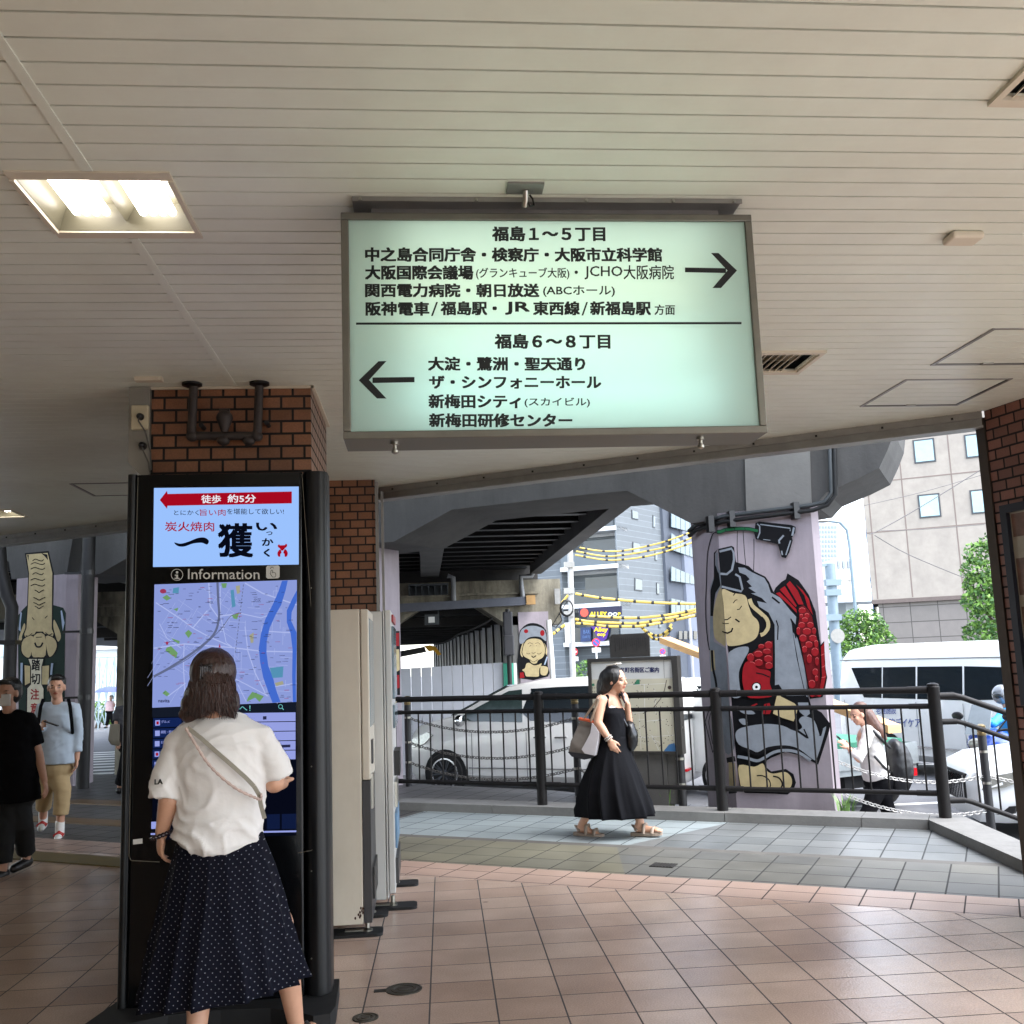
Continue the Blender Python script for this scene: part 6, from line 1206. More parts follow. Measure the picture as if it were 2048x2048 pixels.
sg2 = thing('shop_sign', 'tall purple shop sign with yellow curly letters under the yellow cables', 'shop sign', PB(1198, 1265), 'bowling bar signs')
a = M(); a.prism([PB(*C5(*z), .1) for z in ((490, 1222), (662, 1218), (655, 1290), (640, 1340), (600, 1365), (560, 1340), (520, 1260))], VV*.1); a.build('board', m_purple, sg2)
a = M(); text_px(a, 'Alley', *C5(520, 1228), *C5(655, 1284), lambda x, y: PB(x, y, .13), .05); text_px(a, 'oop', *C5(552, 1288), *C5(632, 1325), lambda x, y: PB(x, y, .13), .05); a.build('lettering', m_yel, sg2, fix=False)
sg3 = thing('shop_sign', 'dark blue lettered window sign left of the purple sign', 'shop sign', PB(1172, 1265), 'bowling bar signs')
a = M(); a.prism([PB(*C5(*z), .05) for z in ((390, 1232), (490, 1228), (490, 1365), (392, 1370))], VV*.1); a.build('board', mat('blue_sign', (34, 52, 92), .4, var=.2, vs=1), sg3)
a = M(); text_px(a, 'BAR', *C5(420, 1255), *C5(480, 1290), lambda x, y: PB(x, y, .08), 0); text_px(a, 'DARTS', *C5(412, 1310), *C5(484, 1335), lambda x, y: PB(x, y, .08), 0); a.build('lettering', mat('faint_blue_lettering', (96, 124, 170), .5, var=0), sg3, fix=False)
# second building behind, with window bands
g2 = thing('office_building', 'blue grey office building with long window bands right of the apartment block', 'building', bp(-2, 10, -3))
a = M(); a.prism([bp(-.4, 9.3, -3), bp(-.4, 34, -3), bp(8, 34, -3), bp(8, 9.3, -3)], (0, 0, 30)); a.build('wall', m_bld2, g2)
n0 = C0 + UU*.4
PG = lambda x, y: hit(x, y, n0, NR)
for y0, y1, y2, y3 in ((320, 520, 480, 575), (640, 760, 780, 820), (950, 1010, 1100, 1080), (60, 260, 260, 330)):
    for i in range(6):
        x0 = 1262+i*45; x1 = x0+41; f0, f1 = i/6, (i+.9)/6
        panepx(g2, [C5(x0, y0+(y1-y0)*f0), C5(x1, y0+(y1-y0)*f1), C5(x1, y2+(y3-y2)*f1), C5(x0, y2+(y3-y2)*f0)], PG, NR, m_wingl, 'window', .06)
for i in range(5):
    x0 = 1335+i*48; panepx(g2, [C5(x0, 1265), C5(x0+32, 1268), C5(x0+32, 1345), C5(x0, 1345)], PG, NR, m_windk, 'window', .06)
# beige tower block at the right
g3 = thing('beige_building', 'beige stone faced building with square windows behind the van', 'building', uv(18, 68, -4))
VG = 68.0; C3_ = lambda X, Y: (1640+.2278*X, 860+.2278*Y)
m_beige = mat('beige_stone', (164, 155, 144), .8, var=.12, vs=1.3, bump=.4, bs=3); m_beige2 = tile_mat('taupe_stone_panels', (130, 123, 117), (124, 118, 112), (86, 82, 78), 1.62, 1.0, .03, rough=.7, wall=True, ang=(.858, -.5135), var=.06, bump=.3)
uL = PV(1736, 1100, VG).dot(UU); zl = PV(1840, 1203, VG).z
a = M(); a.ubox(uL, uL+40, VG, VG+5.6, zl+.25, 34); a.build('wall', m_beige, g3); a = M(); a.ubox(uL+.3, uL+40, VG+.15, VG+5.6, -5, zl); a.build('lower_wall', m_beige2, g3); a = M(); a.ubox(uL-.05, uL+40, VG-.1, VG+5.6, zl, zl+.25); a.build('string_course', mat('dark_course', (110, 98, 92), .8), g3)
for q in ([(828, 100), (988, 85), (1003, 268), (842, 280)], [(872, 582), (1035, 568), (1050, 748), (887, 762)], [(1278, 52), (1440, 40), (1458, 222), (1295, 232)], [(1328, 540), (1490, 528), (1505, 715), (1345, 722)]):
    P = [PV(*C3_(*z), VG-.02) for z in q]; us = [p.dot(UU) for p in P]; zz = [p.z for p in P]; ua, ub, za, zb = (us[0]+us[3])/2, (us[1]+us[2])/2, (zz[2]+zz[3])/2, (zz[0]+zz[1])/2
    a = M(); a.ubox(ua-.1, ub+.1, VG-.05, VG+.02, za-.1, zb+.1); f_ = a.build('window', m_wfr, g3); a = M(); a.ubox(ua, ub, VG-.06, VG-.052, za, zb); a.build('pane', mat('window_glass_pale', (158, 186, 190), .1, var=.12, vs=.9, spec=.7), f_)
m_joint = mat('stone_joint', (128, 114, 106), .9, var=0)
a = M()
for X in (455, 760, 1205):
    u = PV(*C3_(X, 900), VG).dot(UU); a.ubox(u-.035, u+.035, VG-.012, VG, zl+.3, 33)
for X, Y in ((850, 418), (850, 868)):
    z = PV(*C3_(X, Y), VG).z; a.ubox(uL, uL+40, VG-.014, VG-.013+.012, z-.035, z+.035)
a.build('joints', m_joint, g3)
m_blueg = mat('blue_curtain_glass', (58, 112, 164), .08, var=.25, vs=.25, spec=.8, stretch=(.2, .2, 1))
a = M(); a.ubox(uL-.06, uL-.01, VG+.3, VG+3.4, -5, 30); a.build('glass_strip', m_blueg, g3)
for i in range(11): a = M(); a.ubox(uL-.09, uL-.06, VG+.3, VG+3.4, -4+i*3.1, -3.3+i*3.1); a.build('spandrel', mat('pale_spandrel', (110, 128, 142), .4), g3)
a = M(); a.ubox(uL-.25, uL-.01, VG+3.41, VG+4.6, -5, 30); a.build('dark_pier', mat('dark_metal_pier', (60, 64, 68), .5, .3, var=.05), g3); a = M(); a.ubox(uL-.35, uL-.01, VG+4.61, VG+5.6, -5, 30); a.build('grey_pier', mat('pale_metal_pier', (112, 120, 124), .5, .3, var=.05), g3)
# far white tower, overpass
def Qf(x, y, Y): return PY(x, y, Y)
t = thing('white_tower', 'pale high rise with rows of small square windows far away', 'tower', Qf(1660, 1290, 260))
Y = 260; A_, B_ = Qf(1625, 1040, Y), Qf(1692, 1240, Y); a = M(); a.box((A_.x, Y, -15), (B_.x, Y+25, A_.z)); a.build('wall', mat('pale_tower_wall', (168, 176, 182), .8, var=.04), t)
for r_ in range(11):
    a = M()
    for c_ in range(6):
        x, y = 1640+c_*6.2, 1054+r_*9.5; p_ = Qf(x, y, Y); a.box((p_.x-.25, Y-.15, p_.z-.35), (p_.x+.25, Y, p_.z+.35))
    a.build('window_row', mat('far_window', (130, 142, 150), .3), t)
t = thing('grey_tower', 'pale block with tall vertical openings beside the far high rise', 'building', Qf(1690, 1290, 200)); Y = 200
A_, B_ = Qf(1668, 1118, Y), Qf(1712, 1240, Y); a = M(); a.box((A_.x, Y, -12), (B_.x, Y+15, A_.z)); a.build('wall', mat('pale_block_wall', (200, 204, 206), .8, var=.04), t)
for i in range(3):
    p0, p1 = Qf(1674+i*10, 1122, Y), Qf(1680+i*10, 1136, Y); a = M(); a.box((p0.x, Y-.3, p1.z), (p1.x, Y, p0.z)); a.build('opening', mat('far_opening', (140, 146, 150), .6), t)
t = thing('overpass', 'pale elevated road crossing behind the utility pole', 'overpass', Qf(1690, 1190, 120)); Y = 120
A_, B_ = Qf(1600, 1188, Y), Qf(1735, 1200, Y); a = M(); a.box((A_.x-20, Y, A_.z-1.2), (B_.x+4, Y+9, A_.z)); a.build('deck', mat('pale_overpass', (186, 194, 196), .8, var=.06, vs=.3), t)
for i in range(8): a = M(); x = A_.x-4+i*1.5; a.box((x-.08, Y, A_.z), (x+.08, Y+.1, A_.z+1.5)); a.build('railing_post', m_alu, t)
a = M(); a.box((A_.x-20, Y, A_.z+1.4), (B_.x+4, Y+.1, A_.z+1.6)); a.build('railing', m_alu, t)
for x in (A_.x, B_.x-2): a = M(); a.box((x, Y+2, -6), (x+1.6, Y+5, A_.z-1.2)); a.build('pier', MATS['pale_overpass'], t)
# left side: pale buildings, lattice fence
t = thing('pale_building', 'pale building with window bands beyond the left crossing', 'building', Qf(215, 1390, 70)); Y = 70
A_, B_ = Qf(168, 1120, Y), Qf(330, 1390, Y); a = M(); a.box((A_.x, Y, -3), (B_.x, Y+12, 14)); a.build('wall', mat('pale_wall', (198, 204, 206), .8, var=.05, vs=.4), t)
for x0, x1, y0, y1 in ((196, 214, 1178, 1290), (228, 236, 1255, 1290), (240, 250, 1200, 1300)):
    p0, p1 = Qf(x0, y0, Y), Qf(x1, y1, Y); a = M(); a.box((p0.x, Y-.1, p1.z), (p1.x, Y, p0.z)); a.build('window', mat('pale_window', (166, 186, 196), .2, var=.1), t)
for y in (1170, 1296): p0 = Qf(190, y, Y); a = M(); a.box((p0.x, Y-.3, p0.z-.12), (p0.x+2.6, Y, p0.z+.12)); a.build('ledge', m_slab, t)
t = thing('brown_building', 'beige building with brown balcony at the far left edge', 'building', Qf(15, 1400, 60)); Y = 60
A_, B_ = Qf(-60, 1100, Y), Qf(32, 1400, Y); a = M(); a.box((A_.x-3, Y, -3), (B_.x, Y+10, 9.5)); a.build('wall', mat('pale_wall_grey', (186, 190, 192), .8, var=.05), t); p0, p1 = Qf(5, 1160, Y), Qf(30, 1182, Y); a = M(); a.box((p0.x, Y-.8, p1.z), (p1.x, Y, p0.z)); a.build('balcony', mat('brown_panel', (126, 78, 54), .7), t)
for y in (1215, 1290, 1360): p0, p1 = Qf(2, y, Y), Qf(30, y+22, Y); a = M(); a.box((p0.x, Y-.1, p1.z), (p1.x, Y, p0.z)); a.build('window', MATS['pale_window'], t)
t = thing('lattice_fence', 'tall pale steel lattice fence beyond the left crossing', 'fence', Qf(220, 1410, 50)); Y = 50; m_lat = mat('pale_steel_lattice', (150, 168, 176), .5, .2, var=.05)
p0, p1 = Qf(185, 1315, Y), Qf(330, 1405, Y); n = 10; w = (p1.x-p0.x)/n
for i in range(n+1): a = M(); a.cyl((p0.x+i*w, Y, -1.4), (p0.x+i*w, Y, p0.z), .04, 6); a.build('post', m_lat, t)
for i in range(n):
    a = M(); x = p0.x+i*w
    for z0, z1 in ((-.9, .3), (.3, p0.z)): a.cyl((x, Y, z0), (x+w, Y, z1), .025, 5); a.cyl((x+w, Y, z0), (x, Y, z1), .025, 5)
    a.cyl((x, Y, p0.z), (x+w, Y, p0.z), .03, 5); a.cyl((x, Y, .3), (x+w, Y, .3), .025, 5); a.build('brace', m_lat, t)
p_ = Qf(243, 1265, 44); a = M(); a.lathe((p_.x, 44, p_.z), [(.004, -.05), (.22, -.05), (.22, 0), (.004, 0)], 16, 'y'); a.cyl((p_.x, 44.03, p_.z), (p_.x, 44.03, -1.2), .03, 6); tag(a.build('yellow_sign', MATS['safety_yellow']), 'round yellow warning sign beside the left edge of the kiosk', 'sign')

# ================================================================== POLES, SIGNS, CABLES
m_pole = mat('concrete_pole', (178, 176, 172), .8, var=.08); m_ppale = mat('pale_blue_pole', (122, 138, 148), .5, .2, var=.06)
def pole(label, pts, Y, r, mt, grp='street poles', name='utility_pole', base=-1.2):
    P = [PY(x, y, Y) for x, y in pts]; t = thing(name, label, 'pole', (P[-1].x, Y, base), grp); P.append(Vector((P[-1].x+.0, Y, base))); a = M(); a.tube(P, r, 10); a.build('shaft', mt, t, True); return t
t = pole('concrete utility pole holding the yellow wrapped cables', [(1140, 1095), (1142, 1200), (1145, 1325)], 42, .13, m_pole)
for y in (1130, 1182, 1228): p_ = PY(1141, y, 42); a = M(); a.box((p_.x-.3, 41.8, p_.z-.12), (p_.x+.14, 41.9, p_.z+.12)); a.build('fitting', m_alu, t)
p_ = PY(1134, 1260, 41.8); a = M(); a.box((p_.x-.10, 41.7, p_.z-.55), (p_.x+.10, 41.75, p_.z+.3)); a.build('notice_plate', m_white, t)
t = pole('pale blue utility pole with round signs right of the big mural pillar', [(1660, 1128), (1665, 1200), (1671, 1290)], 38, .20, m_ppale)
a = M(); p_ = PY(1662, 1130, 38); a.box((p_.x-.45, 37.9, p_.z-.05), (p_.x+.1, 38.0, p_.z+.05)); a.build('arm', m_ppale, t); p_ = PY(1673, 1272, 37.8); a = M(); a.lathe((p_.x, 37.7, p_.z), [(.01, -.03), (.28, -.03), (.28, 0), (.01, 0)], 18, 'y'); a.build('sign_back', m_alu, t)
for y in (1165, 1185, 1235): p_ = PY(1664, y, 37.8); a = M(); a.box((p_.x-.28, 37.7, p_.z-.12), (p_.x+.35, 37.9, p_.z+.12)); a.build('fitting', m_ppale, t)
P = [(1640, 1041), (1655, 1041), (1680, 1045), (1694, 1060), (1699, 1090), (1708, 1190), (1716, 1290)]
t = pole('tall curved grey street lamp right of the pale blue pole', P[2:], 40, .07, m_ppale, name='street_lamp'); a = M(); a.tube([PY(*q, 40) for q in P[:3]], [.08, .05, .06], 8); a.build('arm', m_ppale, t, True)
p_ = PY(1645, 1042, 40); a = M(); a.ell(p_, (.32, .12, .07)); a.build('lamp_head', m_alu, t, True)
pole('thin grey pole behind the yellow cables', [(1378, 1220), (1386, 1340)], 48, .05, m_pole)
pole('white pipe standing against the far mural pillar', [(1097, 1240), (1104, 1330)], 21.6, .06, m_white, name='pipe', base=-.7)
m_sblue = mat('sign_blue', (40, 84, 180), .4, var=0); m_sred = mat('sign_red', (204, 36, 48), .4, var=0)
def roundsign(px, py, r, Y, label, kind, plate=True):
    p_ = PY(px, py, Y); R_ = r*Y/FOC; t = thing('traffic_sign', label, 'traffic sign', (p_.x, Y, -1.3), 'round traffic signs'); a = M(); a.cyl((p_.x, Y+.05, -1.3), (p_.x, Y+.05, p_.z+R_), .045, 8); a.build('post', m_white, t)
    a = M(); a.lathe((p_.x, Y, p_.z), [(.004, -.02), (R_, -.02), (R_, 0), (.004, 0)], 24, 'y'); d_ = a.build('disc', m_sred, t)
    if kind == 'entry': a = M(); a.box((p_.x-R_*.72, Y-.03, p_.z-R_*.17), (p_.x+R_*.72, Y-.021, p_.z+R_*.17)); a.build('bar', m_white, d_)
    else:
        a = M(); a.lathe((p_.x, Y, p_.z), [(.004, -.028), (R_*.74, -.028), (R_*.74, -.02), (.004, -.02)], 24, 'y'); a.build('centre', m_sblue, d_); c45 = .7071; a = M(); hw = R_*.12; L_ = R_*.75
        a.prism([(p_.x+(-L_*c45-hw*c45), Y-.03, p_.z+L_*c45-hw*c45), (p_.x+(-L_*c45+hw*c45), Y-.03, p_.z+L_*c45+hw*c45), (p_.x+(L_*c45+hw*c45), Y-.03, p_.z-L_*c45+hw*c45), (p_.x+(L_*c45-hw*c45), Y-.03, p_.z-L_*c45-hw*c45)], (0, -.006, 0)); a.build('slash', m_sred, d_)
    if plate: a = M(); a.box((p_.x-R_*1.05, Y-.02, p_.z-R_*2.3), (p_.x+R_*1.05, Y, p_.z-R_*1.25)); a.build('plate', m_white, t)
roundsign(1147.5, 1303.5, 8, 52, 'red no entry sign with white bar left of the shop', 'entry'); roundsign(1192, 1285, 8.5, 52, 'blue and red no parking sign in front of the purple sign', 'park'); roundsign(1325, 1303, 5.8, 58, 'small blue and red no parking sign right of the map board plate', 'park')
m_ycab = mat('yellow_cable_cover', (196, 168, 78), .5, var=.06); m_band_ = mat('black_cable_tie', (30, 30, 30), .6, var=0)
def cable(P, r, label, mt=None, bands=True, Y=40, cv=C5):
    pts = smooth([cv(*q) for q in P], 5, False); Q = [PY(x, y, Y+.3*math.sin(i*.2)) for i, (x, y) in enumerate(pts)]; t = thing('overhead_cable', label, 'cable', Q[0], 'yellow wrapped overhead cables' if bands else 'thin overhead wires'); a = M(); a.tube(Q, r, 8); a.build('cover', mt or m_ycab, t, True)
    if bands:
        a = M()
        for i in range(2, len(Q)-1, 4): d = (Q[i+1]-Q[i]).normalized()*.055; a.tube([Q[i]-d, Q[i]+d], r+.012, 8)
        a.build('ties', m_band_, t)
cable([(385, 460), (570, 490), (800, 490), (1100, 430), (1300, 370), (1520, 285)], .032, 'topmost yellow cable of the upper three')
cable([(350, 495), (600, 540), (800, 532), (1100, 480), (1300, 430), (1520, 340)], .034, 'middle yellow cable of the upper three')
cable([(340, 530), (600, 575), (800, 575), (1050, 540), (1300, 470), (1520, 392)], .034, 'lowest yellow cable of the upper three')
cable([(345, 905), (540, 940), (740, 962), (960, 982), (1190, 995), (1540, 1004)], .055, 'thick single yellow cable running nearly straight in mid height')
cable([(480, 1120), (660, 1130), (800, 1138), (1000, 1135), (1300, 1100), (1540, 1045)], .05, 'highest of the thick yellow cables crossing the bowling bar banner')
cable([(345, 1150), (480, 1175), (800, 1190), (980, 1188), (1130, 1160), (1300, 1130), (1540, 1072)], .055, 'second thick yellow cable below the bowling bar banner')
cable([(350, 1190), (500, 1200), (650, 1220), (810, 1222), (970, 1218), (1140, 1190), (1300, 1160), (1540, 1108)], .055, 'lowest long yellow cable just above the purple sign')
cable([(975, 1220), (1030, 1270), (1100, 1305), (1160, 1305), (1220, 1270), (1270, 1200)], .05, 'upper hanging loop of yellow cable above the map board plate'); cable([(1000, 1250), (1080, 1330), (1150, 1345), (1210, 1310), (1270, 1235)], .05, 'lower hanging loop of yellow cable above the map board plate')
cable([(90, 1100), (170, 1040), (270, 920)], .05, 'short yellow cable rising beside the cable coil'); cable([(130, 1290), (180, 1250), (240, 1205)], .06, 'short yellow cable beside the far mural pillar')
m_wire = mat('thin_wire', (92, 90, 90), .6, var=0)
cable([(420, 910), (500, 890), (860, 690), (1420, 345)], .02, 'thin wire slanting up across the beige building', m_wire, False, 45, C3_); cable([(380, 665), (900, 545), (1420, 395)], .014, 'thin wire crossing the beige building at window height', m_wire, False, 46, C3_); cable([(480, 925), (780, 1095), (1320, 1320)], .02, 'thin wire slanting down across the beige building', m_wire, False, 45, C3_); cable([(500, 885), (900, 872), (1440, 830)], .014, 'thin nearly level wire across the beige building', m_wire, False, 45, C3_)

# ================================================================== PEOPLE
def skinmats(pfx, skin, hair=(28, 22, 20)):
    return [mat('skin_'+pfx, skin, .5, var=.06, vs=14), mat('eye_dark', (26, 18, 16), .3, var=0), mat('lips_'+pfx, tuple(int(c*f) for c, f in zip(skin, (.86, .62, .60))), .45, var=0)]
def head_prims(mb, c, f, up, s=1.0):
    """skull, jaw, nose, ears, lips, brows; c = middle of the head, f = where the face looks"""
    f = Vector(f).normalized(); up = (Vector(up) - f*Vector(up).dot(f)).normalized(); r = f.cross(up)
    Rm = Matrix((r, f, up)).transposed(); L = lambda x, y, z: c + (r*x + f*y + up*z)*s
    E = lambda x, y, z, a, b, d: mb.ell(L(x, y, z), (a*s, b*s, d*s), Rm, 16, 9)
    E(0, -.012, .026, .075, .093, .088); E(0, .022, -.03, .061, .068, .082); E(0, .046, -.086, .032, .034, .026)
    mb.cap(L(0, .086, .012), .008*s, L(0, .104, -.022), .0125*s, 8, 3); E(.011, .092, -.027, .009, .010, .008); E(-.011, .092, -.027, .009, .010, .008)
    E(0, .081, -.052, .022, .011, .006); E(0, .080, -.061, .019, .011, .006)
    for q in (1, -1): E(.03*q, .074, .020, .025, .013, .007); E(.037*q, .058, -.026, .026, .026, .026); E(.077*q, -.004, -.008, .011, .022, .032)
    return L, Rm
def hand_prims(mb, wrist, d, n, curl=.35, s=1.0, thumb=1, spread=1.0):
    """palm, four unequal jointed fingers and a thumb from the side; n = palm side, d = pointing direction"""
    d = Vector(d).normalized(); n = (Vector(n) - d*Vector(n).dot(d)).normalized(); t = d.cross(n)*thumb
    Rm = Matrix((t*(1 if thumb > 0 else 1), d, n)).transposed()
    mb.ell(wrist + d*.045*s, (.038*s, .055*s, .0165*s), Rm, 14, 8)
    for i, ln in enumerate((.070, .079, .073, .056)):
        o = (1.5-i)*.0205*s*spread; b_ = wrist + d*(.083-.004*abs(i-1.2))*s + t*o; dv = (d + t*(1.5-i)*.07).normalized()
        q = b_; a_ = .25
        for k, (fr, r0, r1) in enumerate(((.45, .0092, .0085), (.30, .0085, .0078), (.25, .0078, .0066))):
            a_ += curl*(.8 if k else .5); e_ = q + (dv*math.cos(a_) + n*math.sin(a_))*ln*fr*s; mb.cap(q, r0*s, e_, r1*s, 8, 3); q = e_
    b_ = wrist + d*.022*s + t*.026*s; m_ = b_ + (t*.62 + d*.72 + n*.25).normalized()*.042*s; e_ = m_ + (t*.15 + d*.9 + n*.4).normalized()*.03*s
    mb.cap(b_, .0135*s, m_, .0105*s, 8, 3); mb.cap(m_, .0105*s, e_, .008*s, 8, 3)
def paint(o, fn):
    for p in o.data.polygons: p.material_index = fn(p.center)
def make_body(par, prims_fn, mats, vox, it=3):
    mb = M(); info = prims_fn(mb); o = mb.build('body', mats, par, True, fix=False); remesh(o, vox, it)
    org = ORG[o.name]
    if info:
        L, Rm, s = info
        eyes = [L(.031, .080, -.001)-org, L(-.031, .080, -.001)-org]; brows = [L(.032, .078, .026)-org, L(-.032, .078, .026)-org]; lips = L(0, .086, -.056)-org; inv = Rm.transposed()
        def fn(c):
            for e in eyes:
                q = inv @ (c-e)
                if (q.x/.015)**2 + (q.z/.0058)**2 < s*s and abs(q.y) < .03: return 1
            for e in brows:
                q = inv @ (c-e)
                if (q.x/.019)**2 + (q.z/.0045)**2 < s*s and abs(q.y) < .03: return 1
            q = inv @ (c-lips)
            if (q.x/.021)**2 + (q.z/.009)**2 < s*s and abs(q.y) < .03: return 2
            return 0
        paint(o, fn)
    return o
def cloth(name, par, mt, prims_fn, vox=.011, it=4, wr=0, ws=9, wst=(1, 1, 1), seed=0, thin=None):
    mb = M(); prims_fn(mb); o = mb.build(name, mt, par, True, fix=False); remesh(o, vox, it)
    if wr: wrinkle(o, wr, ws, wst, seed)
    return o
def wrinkle(o, amp, sc, st=(1, 1, 1), seed=0):
    me = o.data; off = Vector((seed*3.1, seed*1.7, seed*.9)); N = [v.normal.copy() for v in me.vertices]
    for v, n in zip(me.vertices, N):
        q = Vector((v.co.x*st[0], v.co.y*st[1], v.co.z*st[2]))*sc + off
        w = noise.noise(q + Vector((noise.noise(q*.6), noise.noise(q*.6+Vector((5, 5, 5))), 0))*1.2)
        w = (1-abs(w)*2.2)*.6 + noise.noise(q*2.3)*.35
        v.co = v.co + n*amp*w
    me.update()
def folds(o, amp, d, freq, seed=0, mask=None):
    """cloth folds: warped ridges across direction d"""
    me = o.data; d = Vector(d).normalized(); off = Vector((seed*2.3, seed*1.1, seed*.7)); N = [v.normal.copy() for v in me.vertices]; org = ORG[o.name]
    for v, n in zip(me.vertices, N):
        q = v.co; w = noise.noise(q*5+off)*2.6 + noise.noise(q*11+off)*.7; s_ = math.sin(q.dot(d)*freq + w*2.2); s_ = (1-abs(s_))**1.7*2-.6
        k = .5+.5*noise.noise(q*4.3+off*2); v.co = q + n*(amp*s_*max(0, k)*(mask(q+org) if mask else 1))
    me.update()
def skirt(name, par, mt, rings, pleats=14, amp=.06, seed=1, n=160, thick=True):
    """rings: (centre, half width along a, half depth along b, a, b), interpolated and lofted with growing, wandering folds"""
    off = Vector((seed*3.7, seed*1.9, 0)); R2 = []
    for r0, r1 in zip(rings, rings[1:]):
        for j in range(5):
            t = j/5; R2.append((Vector(r0[0]).lerp(Vector(r1[0]), t), r0[1]+(r1[1]-r0[1])*t, r0[2]+(r1[2]-r0[2])*t, r0[3], r0[4]))
    R2.append(rings[-1]); mb = M(); out = []
    for k, (c, w, d, a_, b_) in enumerate(R2):
        g_ = k/(len(R2)-1); ring = []
        for j in range(n):
            t = 2*math.pi*j/n; c1, s1 = math.cos(t), math.sin(t)
            q = t*pleats + 2.6*noise.noise(Vector((c1*1.6, s1*1.6, g_*.9))+off) + 1.2*noise.noise(Vector((c1*4, s1*4, g_*1.6))+off)
            f_ = (1-abs(math.sin(q*.5)))**1.4*2-.7; f2 = noise.noise(Vector((c1*2.2, s1*2.2, g_*1.2))-off)
            m_ = 1 + amp*max(0, g_-.12)**.9*(f_*(.55+.6*abs(f2)) + .5*f2)
            ring.append(Vector(c) + Vector(a_)*(w*c1*m_) + Vector(b_)*(d*s1*m_))
        out.append(ring)
    mb.loft(out, True, False); mb.face([len(mb.v)-len(out)*n+i for i in range(n)][::-1])
    o = mb.build(name, mt, par, 'all'); md = o.modifiers.new('t', 'SOLIDIFY'); md.thickness = .004; return o
def hair(name, par, mt, prims_fn, vox=.008, strands=None, wr=.004):
    o = cloth(name, par, mt, prims_fn, vox, 3, wr, 26, (1, 1, .25), 3); return o
m_hairk = mat('black_hair', (13, 11, 11), .42, var=.35, vs=30, bump=.5, bs=120, stretch=(1, 1, .12), spec=.6)
m_hairb = mat('brown_hair', (50, 28, 23), .42, var=.35, vs=30, bump=.5, bs=120, stretch=(1, 1, .12), spec=.6)
m_hairlb = mat('chestnut_hair', (84, 52, 38), .45, var=.3, vs=30, bump=.5, bs=120, stretch=(1, 1, .12), spec=.6)
def strands(mb, n, fn, seed=1, r=.0016):
    rnd = random.Random(seed)
    for i in range(n): mb.tube(fn(rnd), [r, r, r*.9, r*.4][:4], 4)
Z_ = Vector((0, 0, 1))

# ------------------------------------------------ woman touching the kiosk
YA = 4.36
WA_ = lambda x, y, d=0.0: PY(x, y, YA+d)
wa = thing('person', 'person from behind in white T-shirt and navy dotted long skirt at the touch screen', 'person', (-1.0, YA, 0))
skA = skinmats('tan', (196, 150, 124))
hc = WA_(428, 1362, 0); FA = Vector((-.05, 1, -.12))
LW, RW_ = WA_(323, 1668, .0), WA_(566, 1566, .26)
def pa_(mb):
    L, Rm = head_prims(mb, hc, FA, Z_, 1.0)
    nb = WA_(432, 1440, -.02); mb.cap(nb, .058, hc+Vector((0, -.015, -.05)), .050)
    ch = WA_(438, 1520); pv = WA_(435, 1690); mb.ell(ch, (.155, .10, .20)); mb.ell(WA_(436, 1620), (.13, .09, .17)); mb.ell(pv, (.165, .11, .14))
    ls, rs = WA_(352, 1490), WA_(525, 1478); mb.cap(ch+Vector((-.05, 0, .1)), .06, ls, .052); mb.cap(ch+Vector((.05, 0, .1)), .06, rs, .052)
    le = WA_(338, 1600, -.03); mb.cap(ls, .05, le, .041); mb.cap(le, .043, LW, .026); hand_prims(mb, LW, (-.12, .25, -1), (.9, .5, 0), .45, .95, -1)
    re = WA_(548, 1566, .02); mb.cap(rs, .05, re, .041); mb.cap(re, .042, RW_, .026); hand_prims(mb, RW_, (-.25, .8, .35), (-.2, .6, -.6), .3, .95, -1)
    lk, rk = WA_(405, 1860, .02), WA_(560, 1850, .06); la, ra = PY(392, 2040, 4.24), PY(592, 2018, 4.46)
    la.z = .085; ra.z = .085
    for h_, k_, a_, fd in ((WA_(405, 1710), lk, la, Vector((-.1, 1, 0))), (WA_(480, 1710), rk, ra, Vector((.35, .9, 0)))):
        mb.cap(h_, .085, k_, .058); mb.cap(k_, .056, k_.lerp(a_, .35), .058); mb.cap(k_.lerp(a_, .35), .058, a_, .033); fd.normalize()
        mb.cap(a_+Vector((0, 0, -.045)), .032, a_+fd*.15+Vector((0, 0, -.062)), .024); mb.cap(a_, .034, a_-fd*.03+Vector((0, 0, -.05)), .032)
        for i in range(5): b_ = a_+fd*.15+Vector((fd.y, -fd.x, 0))*(i-2)*.016+Vector((0, 0, -.066)); mb.cap(b_, .011, b_+fd*(.04-.004*abs(i-1)), .009, 8, 3)
    return L, Rm, 1.0
make_body(wa, pa_, skA, .0065)
m_tee = mat('white_cotton', (224, 222, 221), .85, var=.05, vs=5, bump=.55, bs=11)
